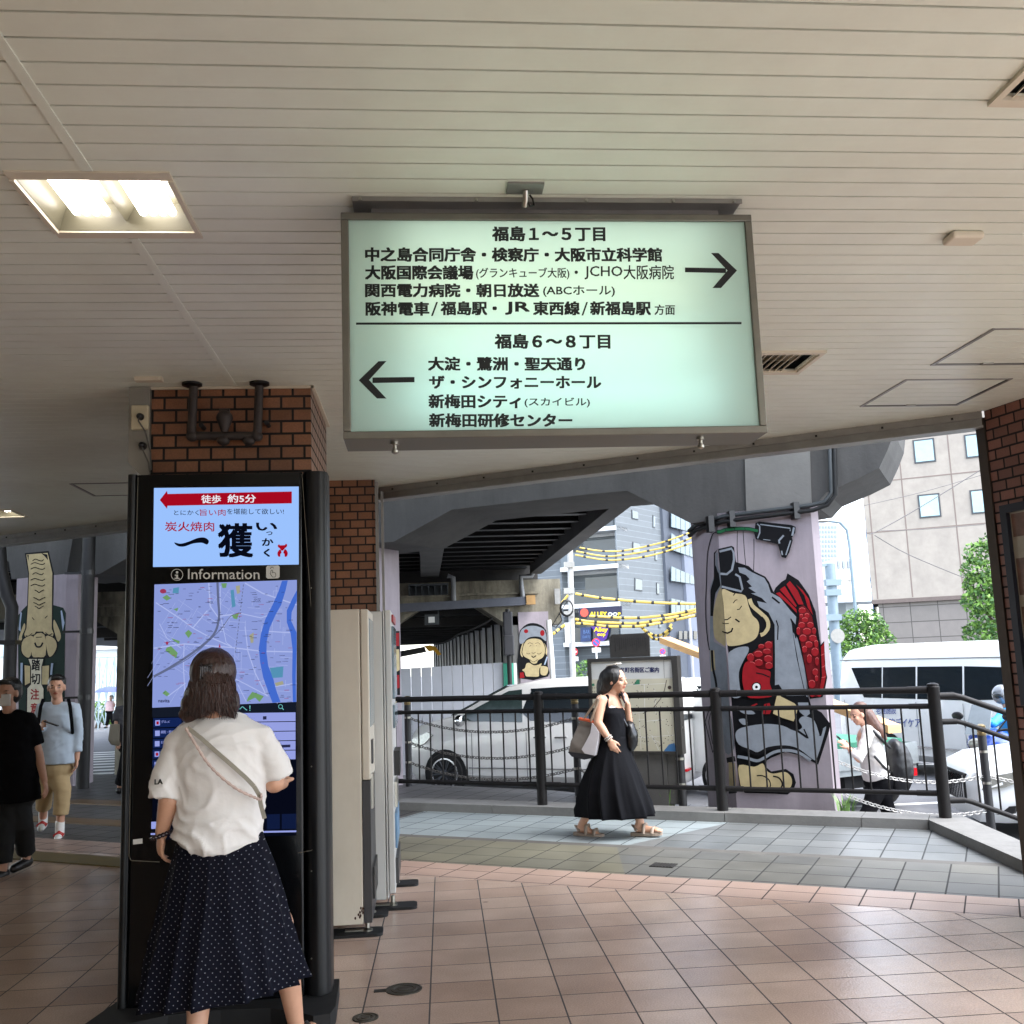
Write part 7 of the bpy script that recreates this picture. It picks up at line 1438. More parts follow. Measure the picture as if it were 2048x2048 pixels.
def tee(mb):
    R_ = lambda x0, x1, y, d, dy=0.0, n=22: [((WA_(x0, y)+WA_(x1, y))/2) + Vector((math.cos(t)*(WA_(x1, y)-WA_(x0, y)).length/2, math.sin(t)*d+dy, .0)) for t in [2*math.pi*i/n for i in range(n)]]
    rg = [R_(405, 462, 1428, .065), R_(388, 486, 1438, .085), R_(358, 520, 1458, .105), R_(346, 535, 1490, .125), R_(352, 533, 1540, .135), R_(356, 532, 1590, .13), R_(350, 528, 1630, .135), R_(342, 527, 1662, .15), R_(356, 524, 1684, .16), R_(378, 505, 1700, .15)]
    mb.loft(rg)
    mb.cap(WA_(400, 1460), .07, WA_(356, 1490), .062); mb.cap(WA_(470, 1458), .07, WA_(522, 1480), .062)
    for pts, rr in (([WA_(374, 1488), WA_(350, 1512), WA_(334, 1558, -.02), WA_(329, 1598, -.03)], [.045, .062, .064, .068]), ([WA_(505, 1480), WA_(531, 1498, 0), WA_(550, 1528, .01), WA_(557, 1553, .02)], [.045, .062, .064, .064])): mb.tube(pts, rr, 18)
te = cloth('t_shirt', wa, m_tee, tee, .008, 6)
folds(te, .012, (.75, 0, 1), 40, 1, lambda c: max(.15, min(1, (1.25-c.z)*2.2, (c.z-.74)*7)))
folds(te, .007, (-.6, 0, 1), 30, 5, lambda c: max(.1, min(1, (c.z-.74)*7)))
m_dots = bpy.data.materials.new('navy_dotted_cotton'); m_dots.use_nodes = True; n = m_dots.node_tree.nodes; l = m_dots.node_tree.links; b = n['Principled BSDF']; b.inputs['Roughness'].default_value = .85; b.inputs['Specular IOR Level'].default_value = .15
tc = n.new('ShaderNodeTexCoord'); mp = n.new('ShaderNodeMapping'); mp.inputs['Rotation'].default_value = (R(90), 0, 0); l.new(tc.outputs['Object'], mp.inputs[0])
m2 = n.new('ShaderNodeMapping'); m2.inputs['Rotation'].default_value = (0, 0, R(43)); l.new(mp.outputs[0], m2.inputs[0]); vo = n.new('ShaderNodeTexVoronoi'); vo.voronoi_dimensions = '2D'; vo.inputs['Scale'].default_value = 50; vo.inputs['Randomness'].default_value = .12; l.new(m2.outputs[0], vo.inputs['Vector'])
lt = n.new('ShaderNodeMath'); lt.operation = 'LESS_THAN'; lt.inputs[1].default_value = .10; l.new(vo.outputs['Distance'], lt.inputs[0]); mx = n.new('ShaderNodeMix'); mx.data_type = 'RGBA'; mx.inputs[6].default_value = lin((8, 10, 24)); mx.inputs[7].default_value = lin((128, 130, 140)); l.new(lt.outputs[0], mx.inputs[0]); l.new(mx.outputs[2], b.inputs['Base Color'])
def skr(x0, x1, y0, y1, d, dY=0.0):
    p0, p1 = WA_(x0, y0, dY), WA_(x1, y1, dY); return ((p0+p1)/2, (p1-p0).length/2, d, (p1-p0).normalized(), (0, 1, 0))
skirt('skirt', wa, m_dots, [skr(358, 520, 1664, 1650, .11), skr(352, 530, 1690, 1678, .125), skr(340, 550, 1740, 1725, .17), skr(324, 570, 1810, 1790, .205), skr(307, 584, 1880, 1850, .23), skr(293, 596, 1950, 1905, .245, -.02), skr(284, 606, 2003, 1952, .25, -.03)], 15, .12, 4)
def hrA(mb):
    mb.ell(hc+Vector((.0, -.02, .035)), (.096, .112, .105)); mb.ell(WA_(420, 1390, -.02), (.105, .085, .085)); mb.ell(WA_(416, 1408, -.04), (.09, .06, .035)); mb.ell(WA_(396, 1408, -.03), (.07, .06, .06)); mb.ell(WA_(455, 1405, -.02), (.05, .06, .07))
    mb.ell(WA_(380, 1432, -.03), (.035, .035, .028))
    rnd = random.Random(4)
    for i in range(60):
        x = rnd.uniform(372, 474); x2 = x+rnd.uniform(-26, 8) if x < 430 else x+rnd.uniform(-10, 8); mb.tube([WA_(x, 1385, -.06+abs(x-425)*.0007), WA_(x+rnd.uniform(-3, 3), 1412, -.07+abs(x-425)*.0007), WA_(x2, 1430+rnd.uniform(-6, 10), -.07+abs(x-425)*.0005)], [.012, .011, .005], 6)
hrm = hair('hair', wa, m_hairb, hrA, .006)
def locks(par, mt, P0, n, seed, path):
    rnd = random.Random(seed); mb = M()
    for i in range(n): mb.tube(path(rnd), [.0016, .0024, .0028, .003, .003, .003, .0026, .002, .0007], 4, False)
    return mb.build('hair_strands', mt, par, True, fix=False)
def pthA(r):
    a_ = r.uniform(-1.4, 1.4); dy = -.118*math.cos(a_); ph = r.uniform(0, 6.28); am = r.uniform(2, 6); out = []
    y_end = r.uniform(1408, 1440); flip = r.uniform(.2, 1)*(-20 if a_ < .2 else 8)
    for i in range(9):
        t = i/8; y = 1318+(y_end-1318)*t; w = (20+26*min(1, t*2.2))*math.sin(a_) + (10*math.sin(a_)-6)*max(0, t-.5)
        x = 424+w+am*math.sin(t*7+ph)*t + flip*max(0, t-.75)*4*.35
        out.append(WA_(x, y, dy*(.62+.42*min(1, t*2.4))-(.018 if t < .6 else .006)-.010*math.sin(t*8+ph)*t))
    return out
locks(wa, m_hairb, None, 420, 3, pthA)
a = M(); c_ = WA_(412, 1338, -.125)
for i in range(7): x = -.02+i*.0066; a.tube([c_+Vector((x, .02, .035)), c_+Vector((x, -.005, .01)), c_+Vector((x*1.2, .0, -.045))], [.003, .004, .0025], 5)
a.cap(c_+Vector((-.024, .0, .012)), .005, c_+Vector((.024, 0, .012)), .005, 8, 3); a.build('hair_clip', mat('dark_clip', (34, 30, 34), .25), wa, True)
# bag straps, bracelet, sleeve letters, shoes
S_ = lambda x, y: WA_(x, y, -.155)
a = M(); P = [(372, 1456), (400, 1476), (430, 1502), (460, 1528), (490, 1556), (506, 1574), (516, 1592), (519, 1612), (526, 1640)]; P3 = [S_(*q)+Vector((0, .03*abs((q[0]-440)/80.)**2, 0)) for q in P]
for i in range(len(P3)-1): d = (P3[i+1]-P3[i]).normalized(); s2 = d.cross(Vector((0, 1, 0))).normalized()*.008; a.hexa([P3[i]-s2, P3[i]+s2, P3[i]+s2+Vector((0, .008, 0)), P3[i]-s2+Vector((0, .008, 0)), P3[i+1]-s2, P3[i+1]+s2, P3[i+1]+s2+Vector((0, .008, 0)), P3[i+1]-s2+Vector((0, .008, 0))])
a.build('flat_strap', mat('grey_webbing', (150, 146, 134), .8, var=.1, vs=30), wa)
a = M(); P = smooth([(370, 1456), (392, 1490), (415, 1524), (442, 1552), (475, 1578), (505, 1594), (520, 1600), (520, 1588)], 6, False); P3 = [S_(*q)+Vector((0, -.012+.03*abs((q[0]-440)/80.)**2, 0)) for q in P]
a.tube(P3, [.007 if i % 2 else .0042 for i in range(len(P3))], 7); a.build('braided_strap', mat('pink_beige_cord', (194, 172, 164), .8, var=.2, vs=60), wa, True)
a = M()
for i in range(16):
    t = i*.3927; a.ell(LW+Vector((.036*math.cos(t), .032*math.sin(t), -.004+.012*math.cos(t))), (.010, .010, .010), None, 8, 6)
a.build('bracelet', mat('dark_beads', (40, 26, 34), .2), wa, True)
q = WA_(318, 1563, -.105); a = M(); put_text(a, 'LA', q+Vector((-.018, 0, -.012)), Vector((.032, .004, 0)), Vector((0, 0, .022)), .06); a.build('sleeve_letters', m_ink, wa, fix=False)
m_sandal = mat('black_sandal', (12, 12, 13), .5, var=.1)
for p_, fd in ((PY(392, 2040, 4.24), Vector((-.1, 1, 0))), (PY(592, 2018, 4.46), Vector((.35, .9, 0)))):
    fd.normalize(); sd_ = Vector((fd.y, -fd.x, 0)); c_ = Vector((p_.x, p_.y, 0)); a = M(); P = [c_+fd*x+sd_*y for x, y in ((-.075, -.028), (-.085, 0), (-.075, .028), (.0, .036), (.1, .048), (.17, .044), (.205, .02), (.205, -.02), (.17, -.042), (.1, -.044), (.0, -.034))]; a.prism(P, (0, 0, .018))
    a.tube([c_+fd*.1+sd_*.052+Vector((0, 0, .015)), c_+fd*.09+Vector((0, 0, .062)), c_+fd*.1-sd_*.05+Vector((0, 0, .015))], .009, 6); a.tube([c_-fd*.02+sd_*.04+Vector((0, 0, .08)), c_-fd*.055+Vector((0, 0, .085)), c_-fd*.02-sd_*.04+Vector((0, 0, .08)), c_+fd*.035+Vector((0, 0, .095)), c_-fd*.02+sd_*.04+Vector((0, 0, .08))], .006, 6); a.build('sandal', m_sandal, wa, True)

# ------------------------------------------------ woman walking with phone
VB_ = 8.43
CW = lambda X, Y: (1100+.20704*X, 1300+.20704*Y)
WB_ = lambda X, Y, d=0.0: PV(*CW(X, Y), VB_+d)
wb = thing('person', 'person in long black dress walking and talking on a phone before the railing', 'person', uv(-3.1, VB_, 0))
skB = skinmats('fair', (206, 160, 134))
hB = WB_(640, 292); fB = (UU*1.0 + VV*-.22 + Vector((0, 0, -.06)))
rw_, re_, rs_ = WB_(578, 872, -.17), WB_(462, 700, -.19), WB_(492, 486, -.13); lw_, le_, ls_ = WB_(748, 520, .03), WB_(758, 690, .10), WB_(600, 490, .15)
ra_, la_ = WB_(318, 1665, -.04), WB_(872, 1660, .04)
def pb__(mb):
    L, Rm = head_prims(mb, hB, fB, Z_, .99)
    mb.cap(WB_(590, 470), .056, hB+Vector((-.01, 0, -.05)), .047); mb.ell(WB_(575, 580), (.12, .12, .17)); mb.ell(WB_(590, 760), (.11, .11, .16)); mb.ell(WB_(590, 960), (.14, .14, .14))
    mb.cap(WB_(560, 500, -.05), .055, rs_, .048); mb.cap(WB_(580, 500, .05), .055, ls_, .046)
    mb.cap(rs_, .048, re_, .038); mb.cap(re_, .039, re_.lerp(rw_, .4), .037); mb.cap(re_.lerp(rw_, .4), .037, rw_, .024); hand_prims(mb, rw_, (UU*.42+Vector((0, 0, -.9))), VV*1.0+UU*-.2, .32, .95, 1)
    mb.cap(ls_, .046, le_, .038); mb.cap(le_, .039, lw_, .024); hand_prims(mb, lw_, (UU*-.20+Vector((0, 0, 1))), UU*-.9+VV*.1, .5, .95, 1)
    for h_, k_, a_, fd, tilt in ((WB_(560, 1000, -.07), WB_(470, 1360, -.06), ra_, UU, .03), (WB_(620, 1000, .07), WB_(760, 1340, .05), la_, UU, -.02)):
        mb.cap(h_, .08, k_, .055); mb.cap(k_, .054, k_.lerp(a_, .35), .056); mb.cap(k_.lerp(a_, .35), .055, a_, .034); d_ = fd*.13+Vector((0, 0, -.045))
        if tilt < 0: d_ = fd*.15+Vector((0, 0, -.01))
        b_ = a_+Vector((0, 0, -.055)); mb.cap(a_, .036, b_-fd*.03, .034); mb.cap(b_, .034, b_+d_, .024)
        for i in range(5): q = b_+d_+VV*(i-2)*.016; mb.cap(q, .012, q+d_.normalized()*(.04-.003*abs(i-1)), .0095, 8, 3)
    return L, Rm, .99
make_body(wb, pb__, skB, .0065)
m_blk = mat('black_linen', (11, 12, 17), .85, var=.12, vs=4, bump=.15, bs=80, spec=.15)
def ringW(xb, xf, Y, d, dd=0.0, n=26):
    p0, p1 = WB_(xb, Y), WB_(xf, Y); c_ = (p0+p1)/2+VV*dd; a_ = (p1-p0)/2; return [c_ + a_*math.cos(t) + VV*d*math.sin(t) for t in [2*math.pi*i/n for i in range(n)]]
def dress_top(mb): mb.tube([WB_(548, 570, -.10), WB_(546, 500, -.112), WB_(553, 452, -.092), WB_(548, 446, -.05), WB_(540, 480, .0)], .020, 10); mb.tube([WB_(548, 560, .10), WB_(556, 455, .09), WB_(540, 480, .03)], .020, 10); mb.loft([ringW(516, 690, 552, .12), ringW(512, 702, 575, .128), ringW(512, 715, 600, .14), ringW(512, 725, 680, .14), ringW(505, 735, 780, .15), ringW(485, 745, 880, .165)])
skirt('dress_skirt', wb, m_blk, [((WB_(615, 830)), (WB_(740, 830)-WB_(490, 830)).length/2, .15, UU, VV), (WB_(612, 940), (WB_(752, 940)-WB_(470, 940)).length/2, .185, UU, VV), (WB_(602, 1060), (WB_(792, 1060)-WB_(412, 1060)).length/2, .22, UU, VV), (WB_(598, 1200), (WB_(850, 1200)-WB_(345, 1200)).length/2, .255, UU, VV), (WB_(600, 1340), (WB_(895, 1340)-WB_(302, 1340)).length/2, .28, UU, VV), (WB_(610, 1480), (WB_(942, 1470)-WB_(275, 1470)).length/2, .29, UU, VV), (WB_(620, 1592), (WB_(978, 1580)-WB_(262, 1580)).length/2, .285, UU, VV)], 13, .13, 8)
cloth('dress_bodice', wb, m_blk, dress_top, .010, 4, .005, 12, (1, 1, .7), 5)
m_wtop = mat('white_jersey', (222, 222, 224), .8, var=.04)
def wtop(mb): mb.loft([ringW(545, 632, 458, .05), ringW(528, 660, 485, .085), ringW(520, 682, 530, .108), ringW(518, 694, 580, .12), ringW(518, 700, 620, .125)])
cloth('inner_top', wb, m_wtop, wtop, .010, 3)
def hrB(mb):
    mb.ell(hB+UU*-.03+Vector((0, 0, .035)), (.096, .098, .10)); mb.ell(WB_(560, 300), (.085, .09, .11)); mb.ell(WB_(525, 360), (.07, .085, .10)); mb.ell(WB_(500, 400), (.045, .075, .05))
    rnd = random.Random(6)
    for i in range(40): s_ = rnd.uniform(-.075, .075); x = rnd.uniform(-30, 40); mb.tube([WB_(545+x, 250, s_), WB_(515+x*.8, 330, s_*1.15), WB_(490+x*.8, 400+rnd.uniform(-6, 14), s_*1.1)], [.012, .011, .005], 6)
hair('hair', wb, m_hairk, hrB, .006)
a = M(); q = WB_(622, 148); a.tube([q+VV*-.075+UU*-.05, q+VV*-.07+UU*.03+Vector((0, 0, .01)), q+UU*.05+Vector((0, 0, .012)), q+VV*.07+UU*.03+Vector((0, 0, .01)), q+VV*.075+UU*-.05], .006, 6)
for s_ in (-.036, .036): a.ell(q+VV*s_+UU*.035+Vector((0, 0, .012)), (.02, .028, .012), None, 10, 6)
a.build('sunglasses', mat('pale_sunglasses', (190, 186, 176), .15, var=.1, spec=.8), wb, True)
a = M()
for k, off in enumerate((0, .018)):
    for i in range(16): t = i*.3927; d_ = (rw_-re_).normalized(); s1 = d_.orthogonal().normalized(); s2 = d_.cross(s1); a.ell(rw_-d_*(.012+off)+(s1*math.cos(t)+s2*math.sin(t))*.031, (.008, .008, .008), None, 8, 5)
a.build('bracelet', mat('silver_beads', (190, 184, 176), .2, .6), wb, True)
m_sand2 = mat('beige_sandal', (148, 132, 118), .6, var=.12)
for a_, tz in ((ra_, 0), (la_, 1)):
    c_ = Vector((a_.x, a_.y, 0)) + Vector((0, 0, a_.z-.115)); a = M(); dn = UU*1.0+Vector((0, 0, -.02 if not tz else .06)); 
    P = [c_+dn*x+VV*y for x, y in ((-.085, -.028), (-.092, 0), (-.085, .028), (.0, .038), (.1, .048), (.16, .042), (.19, .015), (.19, -.015), (.16, -.042), (.1, -.048), (.0, -.038))]; a.prism(P, (0, 0, .028))
    for x, h_ in ((.04, .095), (.115, .06)): a.tube([c_+dn*x+VV*.052+Vector((0, 0, .02)), c_+dn*x+VV*.03+Vector((0, 0, h_)), c_+dn*x+VV*-.03+Vector((0, 0, h_)), c_+dn*x+VV*-.052+Vector((0, 0, .02))], .015, 6)
    a.tube([c_+VV*.045+UU*-.02+Vector((0, 0, .05)), c_-UU*.075+Vector((0, 0, .085)), c_-VV*.045+UU*-.02+Vector((0, 0, .05))], .010, 6); a.build('sandal', m_sand2, wb, True)
ph_ = thing('phone', 'dark phone held to the ear by the walking woman', 'phone', WB_(705, 425)); a = M(); q = WB_(712, 448, .0); ax = (UU*-.28+Vector((0, 0, 1))).normalized(); sx = VV*1.0; nx = ax.cross(sx); a.hexa([q+ax*s_*.06+sx*t_*.036+nx*w_*.0045 for s_, t_, w_ in ((-1, -1, -1), (1, -1, -1), (1, 1, -1), (-1, 1, -1), (-1, -1, 1), (1, -1, 1), (1, 1, 1), (-1, 1, 1))]); a.build('case', mat('phone_case', (40, 22, 28), .35), ph_)
# tote bag and black bag
tg = thing('tote_bag', 'grey and white tote bag with orange rim hanging from the shoulder of the walking woman', 'bag', WB_(320, 860))
m_tg = mat('grey_canvas', (118, 112, 106), .85, var=.12, vs=8); m_tw = mat('white_canvas', (206, 204, 210), .85, var=.05)
def tote(mb):
    mb.loft([[WB_(x, y, d) for x, y, d in r_] for r_ in ([(290, 668, -.16), (420, 690, -.17), (455, 720, -.08), (330, 690, -.07)], [(245, 780, -.19), (410, 800, -.2), (462, 830, -.06), (280, 800, -.05)], [(195, 900, -.21), (360, 960, -.22), (450, 960, -.05), (240, 900, -.04)], [(175, 985, -.2), (330, 1045, -.21), (435, 1020, -.05), (225, 990, -.04)])])
cloth('body', tg, m_tg, tote, .010, 4, .006, 10, (1, 1, 1), 3)
a = M(); a.prism([WB_(*q, -.225) for q in ((405, 705), (440, 740), (470, 800), (455, 900), (430, 1020), (335, 1000), (305, 960), (350, 880), (390, 800))], VV*.06); o = a.build('white_side', m_tw, tg); 
a = M(); a.prism([WB_(*q, -.222) for q in ((172, 985), (310, 1000), (430, 1025), (380, 1050), (330, 1060), (210, 1030))], VV*.19); a.build('dark_bottom', mat('dark_canvas', (34, 34, 40), .8), tg)
a = M(); a.tube([WB_(282, 664, -.18), WB_(380, 682, -.2), WB_(440, 705, -.2), WB_(462, 760, -.2)], .014, 6); a.build('orange_rim', mat('orange_trim', (206, 92, 56), .7, var=.05), tg, True)
a = M(); a.tube([WB_(330, 665, -.19), WB_(400, 560, -.2), WB_(460, 470, -.19), WB_(492, 440, -.14), WB_(500, 470, -.05)], .010, 6); a.tube([WB_(395, 690, -.21), WB_(425, 600, -.21), WB_(470, 480, -.19)], .010, 6); a.build('strap', mat('tan_strap', (150, 132, 114), .7, var=.1), tg, True)
bk = thing('shoulder_bag', 'black leather shoulder bag at the front of the walking woman', 'bag', WB_(770, 800))
def bbag(mb): mb.ell(WB_(775, 835, .06), (.065, .09, .13)); mb.ell(WB_(765, 760, .06), (.055, .07, .07)); mb.ell(WB_(765, 900, .05), (.045, .08, .07))
cloth('body', bk, mat('black_leather', (12, 13, 16), .35, var=.1, vs=8), bbag, .009, 3, .007, 14, (1, 1, 1), 8)
a = M(); a.tube([WB_(745, 740, .0), WB_(690, 640, -.03), WB_(640, 560, -.02), WB_(600, 470, .06)], .012, 6); a.build('strap', MATS['black_leather'], bk, True)

# ------------------------------------------------ generic walkers for the background
CM = lambda X, Y: (.36242*X, 1060+.36242*Y)
def walker(label, plane, cv, K, f, skin, mats, vox=.010, hs=1.0, top=None, legs=None, sleeves=.5, hairp=None, hm=None, socks=None, bare=None, rt=1.0):
    """K: joints as photo points (x, y, depth) on the walker's own plane; f: the way the face looks"""
    P = {k: plane(*cv(*q[:2]), q[2] if len(q) > 2 else 0.0) for k, q in K.items()}; f = Vector(f).normalized(); sd_ = Vector((f.y, -f.x, 0))
    base = Vector(((P['la'].x+P['ra'].x)/2, (P['la'].y+P['ra'].y)/2, min(P['la'].z, P['ra'].z)-.08)); t = thing('person', label, 'person', base)
    sk = skinmats(skin[0], skin[1])
    def fn(mb):
        L, Rm = head_prims(mb, P['head'], f, Z_, hs); mb.cap(P['neck'], .055, P['head']-f*.015+Vector((0, 0, -.05)), .048); mb.cap(P['neck']+Vector((0, 0, -.12)), .11, P['pel'], .12)
        for s_ in 'lr':
            mb.cap(P['neck']+Vector((0, 0, -.06)), .06, P[s_+'s'], .05); mb.cap(P[s_+'s'], .048, P[s_+'e'], .038); mb.cap(P[s_+'e'], .039, P[s_+'w'], .026)
            d_ = (P[s_+'w']-P[s_+'e']).normalized(); hand_prims(mb, P[s_+'w'], d_, -sd_*(1 if s_ == 'r' else -1)*1.0 + f*.2, .4, .95, -1 if s_ == 'r' else 1)
            mb.cap(P['pel'], .1, P[s_+'k'], .055); mb.cap(P[s_+'k'], .053, P[s_+'a'], .035); mb.cap(P[s_+'a'], .036, P[s_+'a']+f*.0-Vector((0, 0, .05)), .034); mb.cap(P[s_+'a']-Vector((0, 0, .05)), .033, P[s_+'a']+f*.15-Vector((0, 0, .06)), .026)
        return L, Rm, hs
    make_body(t, fn, sk, vox, 2)
    def tp(mb):
        c_ = P['neck']; mb.loft([[ (c_.lerp(P['hem'], q)) + sd_*w*math.cos(a_)*rt + f*d_*math.sin(a_)*rt for a_ in [2*math.pi*i/20 for i in range(20)]] for q, w, d_ in ((.02, .07, .07), (.08, .13, .10), (.2, .185, .13), (.45, .18, .135), (.7, .19, .145), (1.0, .20, .15))])
        for s_ in 'lr':
            if sleeves <= .5: mb.tube([P[s_+'s'].lerp(c_+Vector((0, 0, -.05)), .75), P[s_+'s'], P[s_+'s'].lerp(P[s_+'e'], .3), P[s_+'s'].lerp(P[s_+'e'], .35+sleeves)], [.075, .07, .07, .066], 14)
            else: mb.tube([P[s_+'s'].lerp(c_+Vector((0, 0, -.05)), .75), P[s_+'s'], P[s_+'s'].lerp(P[s_+'e'], .5), P[s_+'e'], P[s_+'e'].lerp(P[s_+'w'], sleeves)], [.072, .066, .058, .053, .047], 14)
    cloth('top', t, mats[0], tp, .012, 3, .008, 9, (1, 1, 1.4), 4)
    def tr_(mb):
        mb.ell(P['pel'], (.17, .15, .13))
        for s_ in 'lr':
            e_ = P[s_+'k'].lerp(P[s_+'a'], legs); mb.tube([P['pel']+(P[s_+'k']-P['pel'])*.1, P['pel'].lerp(P[s_+'k'], .5), P[s_+'k'], P[s_+'k'].lerp(e_, .6), e_], [.11, .098, .08, .074, .072], 16)
    cloth('trousers', t, mats[1], tr_, .012, 3, .007, 8, (1, 1, 1.2), 6)
    for s_ in 'lr':
        b_ = P[s_+'a']; a = M(); a.cap(b_+Vector((0, 0, -.055))-f*.02, .042, b_+f*.15+Vector((0, 0, -.062)), .034)
        o = a.build('shoe', mats[2], t, True)
        if socks: a = M(); a.cap(b_+Vector((0, 0, .06)), .043, b_+Vector((0, 0, -.03)), .043); a.build('sock', socks[0], t, True); a = M(); [a.tube([b_+f*x+sd_*.043+Vector((0, 0, -.05)), b_+f*x+Vector((0, 0, -.018)), b_+f*x-sd_*.043+Vector((0, 0, -.05))], .014, 6) for x in (.05, .10)]; a.build('shoe_strap', socks[1], t, True)
    if hairp: hair('hair', t, hm or m_hairk, lambda mb: hairp(mb, P, f, sd_), .009)
    return t, P
def shorthair(mb, P, f, sd_):
    h_ = P['head']; mb.ell(h_-f*.03+Vector((0, 0, .045)), (.086, .092, .085)); mb.ell(h_-f*.06+Vector((0, 0, -.0)), (.078, .05, .075)); mb.ell(h_+f*.045+Vector((0, 0, .095)), (.06, .035, .025))
m_lblue = mat('pale_blue_linen', (178, 192, 206), .85, var=.06, vs=4); m_khaki = mat('khaki_cotton', (176, 152, 112), .85, var=.08, vs=4); m_red_s = mat('red_strap', (176, 44, 40), .6); m_darkc = mat('black_cotton', (10, 10, 13), .9, var=.15, vs=5, spec=.12)
PYM = lambda x, y, d=0.0: PY(x, y, 10.5+d)
wm, Pm = walker('person in pale blue shirt and khaki trousers walking towards the camera with a backpack', PYM, CM, dict(head=(312, 868), neck=(315, 955), hem=(325, 1285, 0), pel=(310, 1320, .02), ls=(412, 985), le=(430, 1130, .02), lw=(424, 1262, -.02), rs=(228, 985), re=(212, 1110, .0), rw=(228, 1080, -.22), lk=(345, 1440, -.06), la=(330, 1650, -.05), rk=(245, 1430, .0), ra=(238, 1595, .22)), (.22, -.97, -.05), ('man', (200, 152, 126)), (m_lblue, m_khaki, m_white), .008, 1.0, legs=.62, sleeves=.72, hairp=shorthair, socks=(m_white, m_red_s), rt=.92)
a = M()
for x0, x1 in ((238, 212), (378, 396)): a.tube([PYM(*CM(x0, 935), -.12), PYM(*CM((x0+x1)/2, 975), -.17), PYM(*CM(x1, 1060), -.17), PYM(*CM(x1+(4 if x1 > 300 else -4), 1120), -.05)], .017, 8)
a.cap(PYM(*CM(310, 1010), .22), .13, PYM(*CM(310, 1130), .2), .13); bp_ = a.build('straps_and_pack', m_darkc, None, True); t = tag(bp_, 'black backpack on the shoulders of the man in pale blue', 'backpack'); bp_.name = 'backpack'
a = M(); q = PYM(*CM(278, 1068), -.33); a.hexa([q+Vector((x, y, z)) for x, y, z in ((-.06, -.02, .02), (.07, -.02, -.03), (.07, .03, -.03), (-.06, .03, .02), (-.06, -.02, .03), (.07, -.02, -.02), (.07, .03, -.02), (-.06, .03, .03))]); tag(a.build('phone', m_black), 'black phone in the hand of the man in pale blue', 'phone')
PYL = lambda x, y, d=0.0: PY(x, y, 8.65+d)
wl_, Pl = walker('person in loose black clothes and white face mask at the left edge of the photo', PYL, CM, dict(head=(45, 900), neck=(50, 1000), hem=(80, 1490), pel=(80, 1470, .03), ls=(158, 1050), le=(212, 1235, .02), lw=(245, 1385, -.05), rs=(-50, 1050), re=(-85, 1235), rw=(-80, 1385, -.05), lk=(128, 1640, -.02), la=(145, 1795, .12), rk=(25, 1680, -.08), ra=(15, 1860, -.1)), (-.25, -.95, -.08), ('lady', (186, 140, 116)), (m_darkc, mat('charcoal_trousers', (16, 17, 18), .85, var=.15), m_black), .008, 1.0, legs=.88, sleeves=.4, hairp=lambda mb, P, f, s_: (shorthair(mb, P, f, s_), mb.ell(P['head']-f*.03+Vector((0, 0, -.01)), (.088, .075, .09))), rt=1.08)
h_ = Pl['head']; f = Vector((-.25, -.95, -.08)).normalized(); sd_ = Vector((f.y, -f.x, 0)); a = M(); a.loft([[h_+f*(.075+.03*math.cos(x*16)*(1-abs(z+.045)*6))+sd_*x*1.15+Vector((0, 0, z)) for x in [(-.075+.015*i) for i in range(11)]] for z in (.0, -.025, -.05, -.075, -.095)], False, False); o = a.build('face_mask', mat('white_mask', (214, 214, 214), .8, var=.03), wl_, 'all'); md = o.modifiers.new('t', 'SOLIDIFY'); md.thickness = .003
# person behind the kiosk with a bag, umbrella walker, backpack walker, rider
PYE = lambda x, y, d=0.0: PY(x, y, 13.4+d)
ID = lambda x, y: (x, y)
we, Pe = walker('person in dark grey mostly hidden behind the left side of the kiosk', PYE, ID, dict(head=(263, 1390), neck=(263, 1412), hem=(263, 1490), pel=(263, 1490), ls=(288, 1422), le=(292, 1455), lw=(290, 1485, -.1), rs=(238, 1422), re=(234, 1452), rw=(237, 1480, -.1), lk=(272, 1535), la=(272, 1572), rk=(250, 1535), ra=(240, 1572, .05)), (.3, .95, 0), ('man', (200, 152, 126)), (mat('dark_grey_knit', (58, 58, 62), .85), m_darkc, m_black), .014, 1.0, legs=.9, sleeves=.3, hairp=shorthair)
def ebag(mb): mb.loft([[PYE(x, y, d) for x, y, d in r_] for r_ in ([(220, 1448, -.2), (240, 1448, -.2), (240, 1448, -.05), (222, 1448, -.05)], [(216, 1480, -.22), (240, 1482, -.22), (240, 1482, -.03), (218, 1480, -.03)], [(222, 1490, -.2), (240, 1492, -.2), (240, 1492, -.05), (224, 1490, -.05)])])
eb = cloth('handbag', None, mat('khaki_canvas_bag', (112, 106, 92), .85, var=.1), ebag, .012, 3); tag(eb, 'khaki canvas bag hanging beside the left edge of the kiosk', 'bag')
PYU = lambda x, y, d=0.0: PY(x, y, 46+d)
wu, Pu = walker('person in pink top under a blue umbrella far beyond the left crossing', PYU, ID, dict(head=(222, 1396), neck=(221, 1402), hem=(219, 1422), pel=(219, 1422), ls=(225, 1405), le=(229, 1412), lw=(228, 1405, -.2), rs=(216, 1405), re=(213, 1413), rw=(214, 1420), lk=(224, 1438), la=(228, 1451), rk=(216, 1438), ra=(213, 1452)), (-.3, -.95, 0), ('fair', (206, 160, 134)), (mat('pale_pink_top', (206, 176, 176), .8), m_darkc, m_black), .025, 1.0, legs=.9, sleeves=.5, hairp=shorthair)
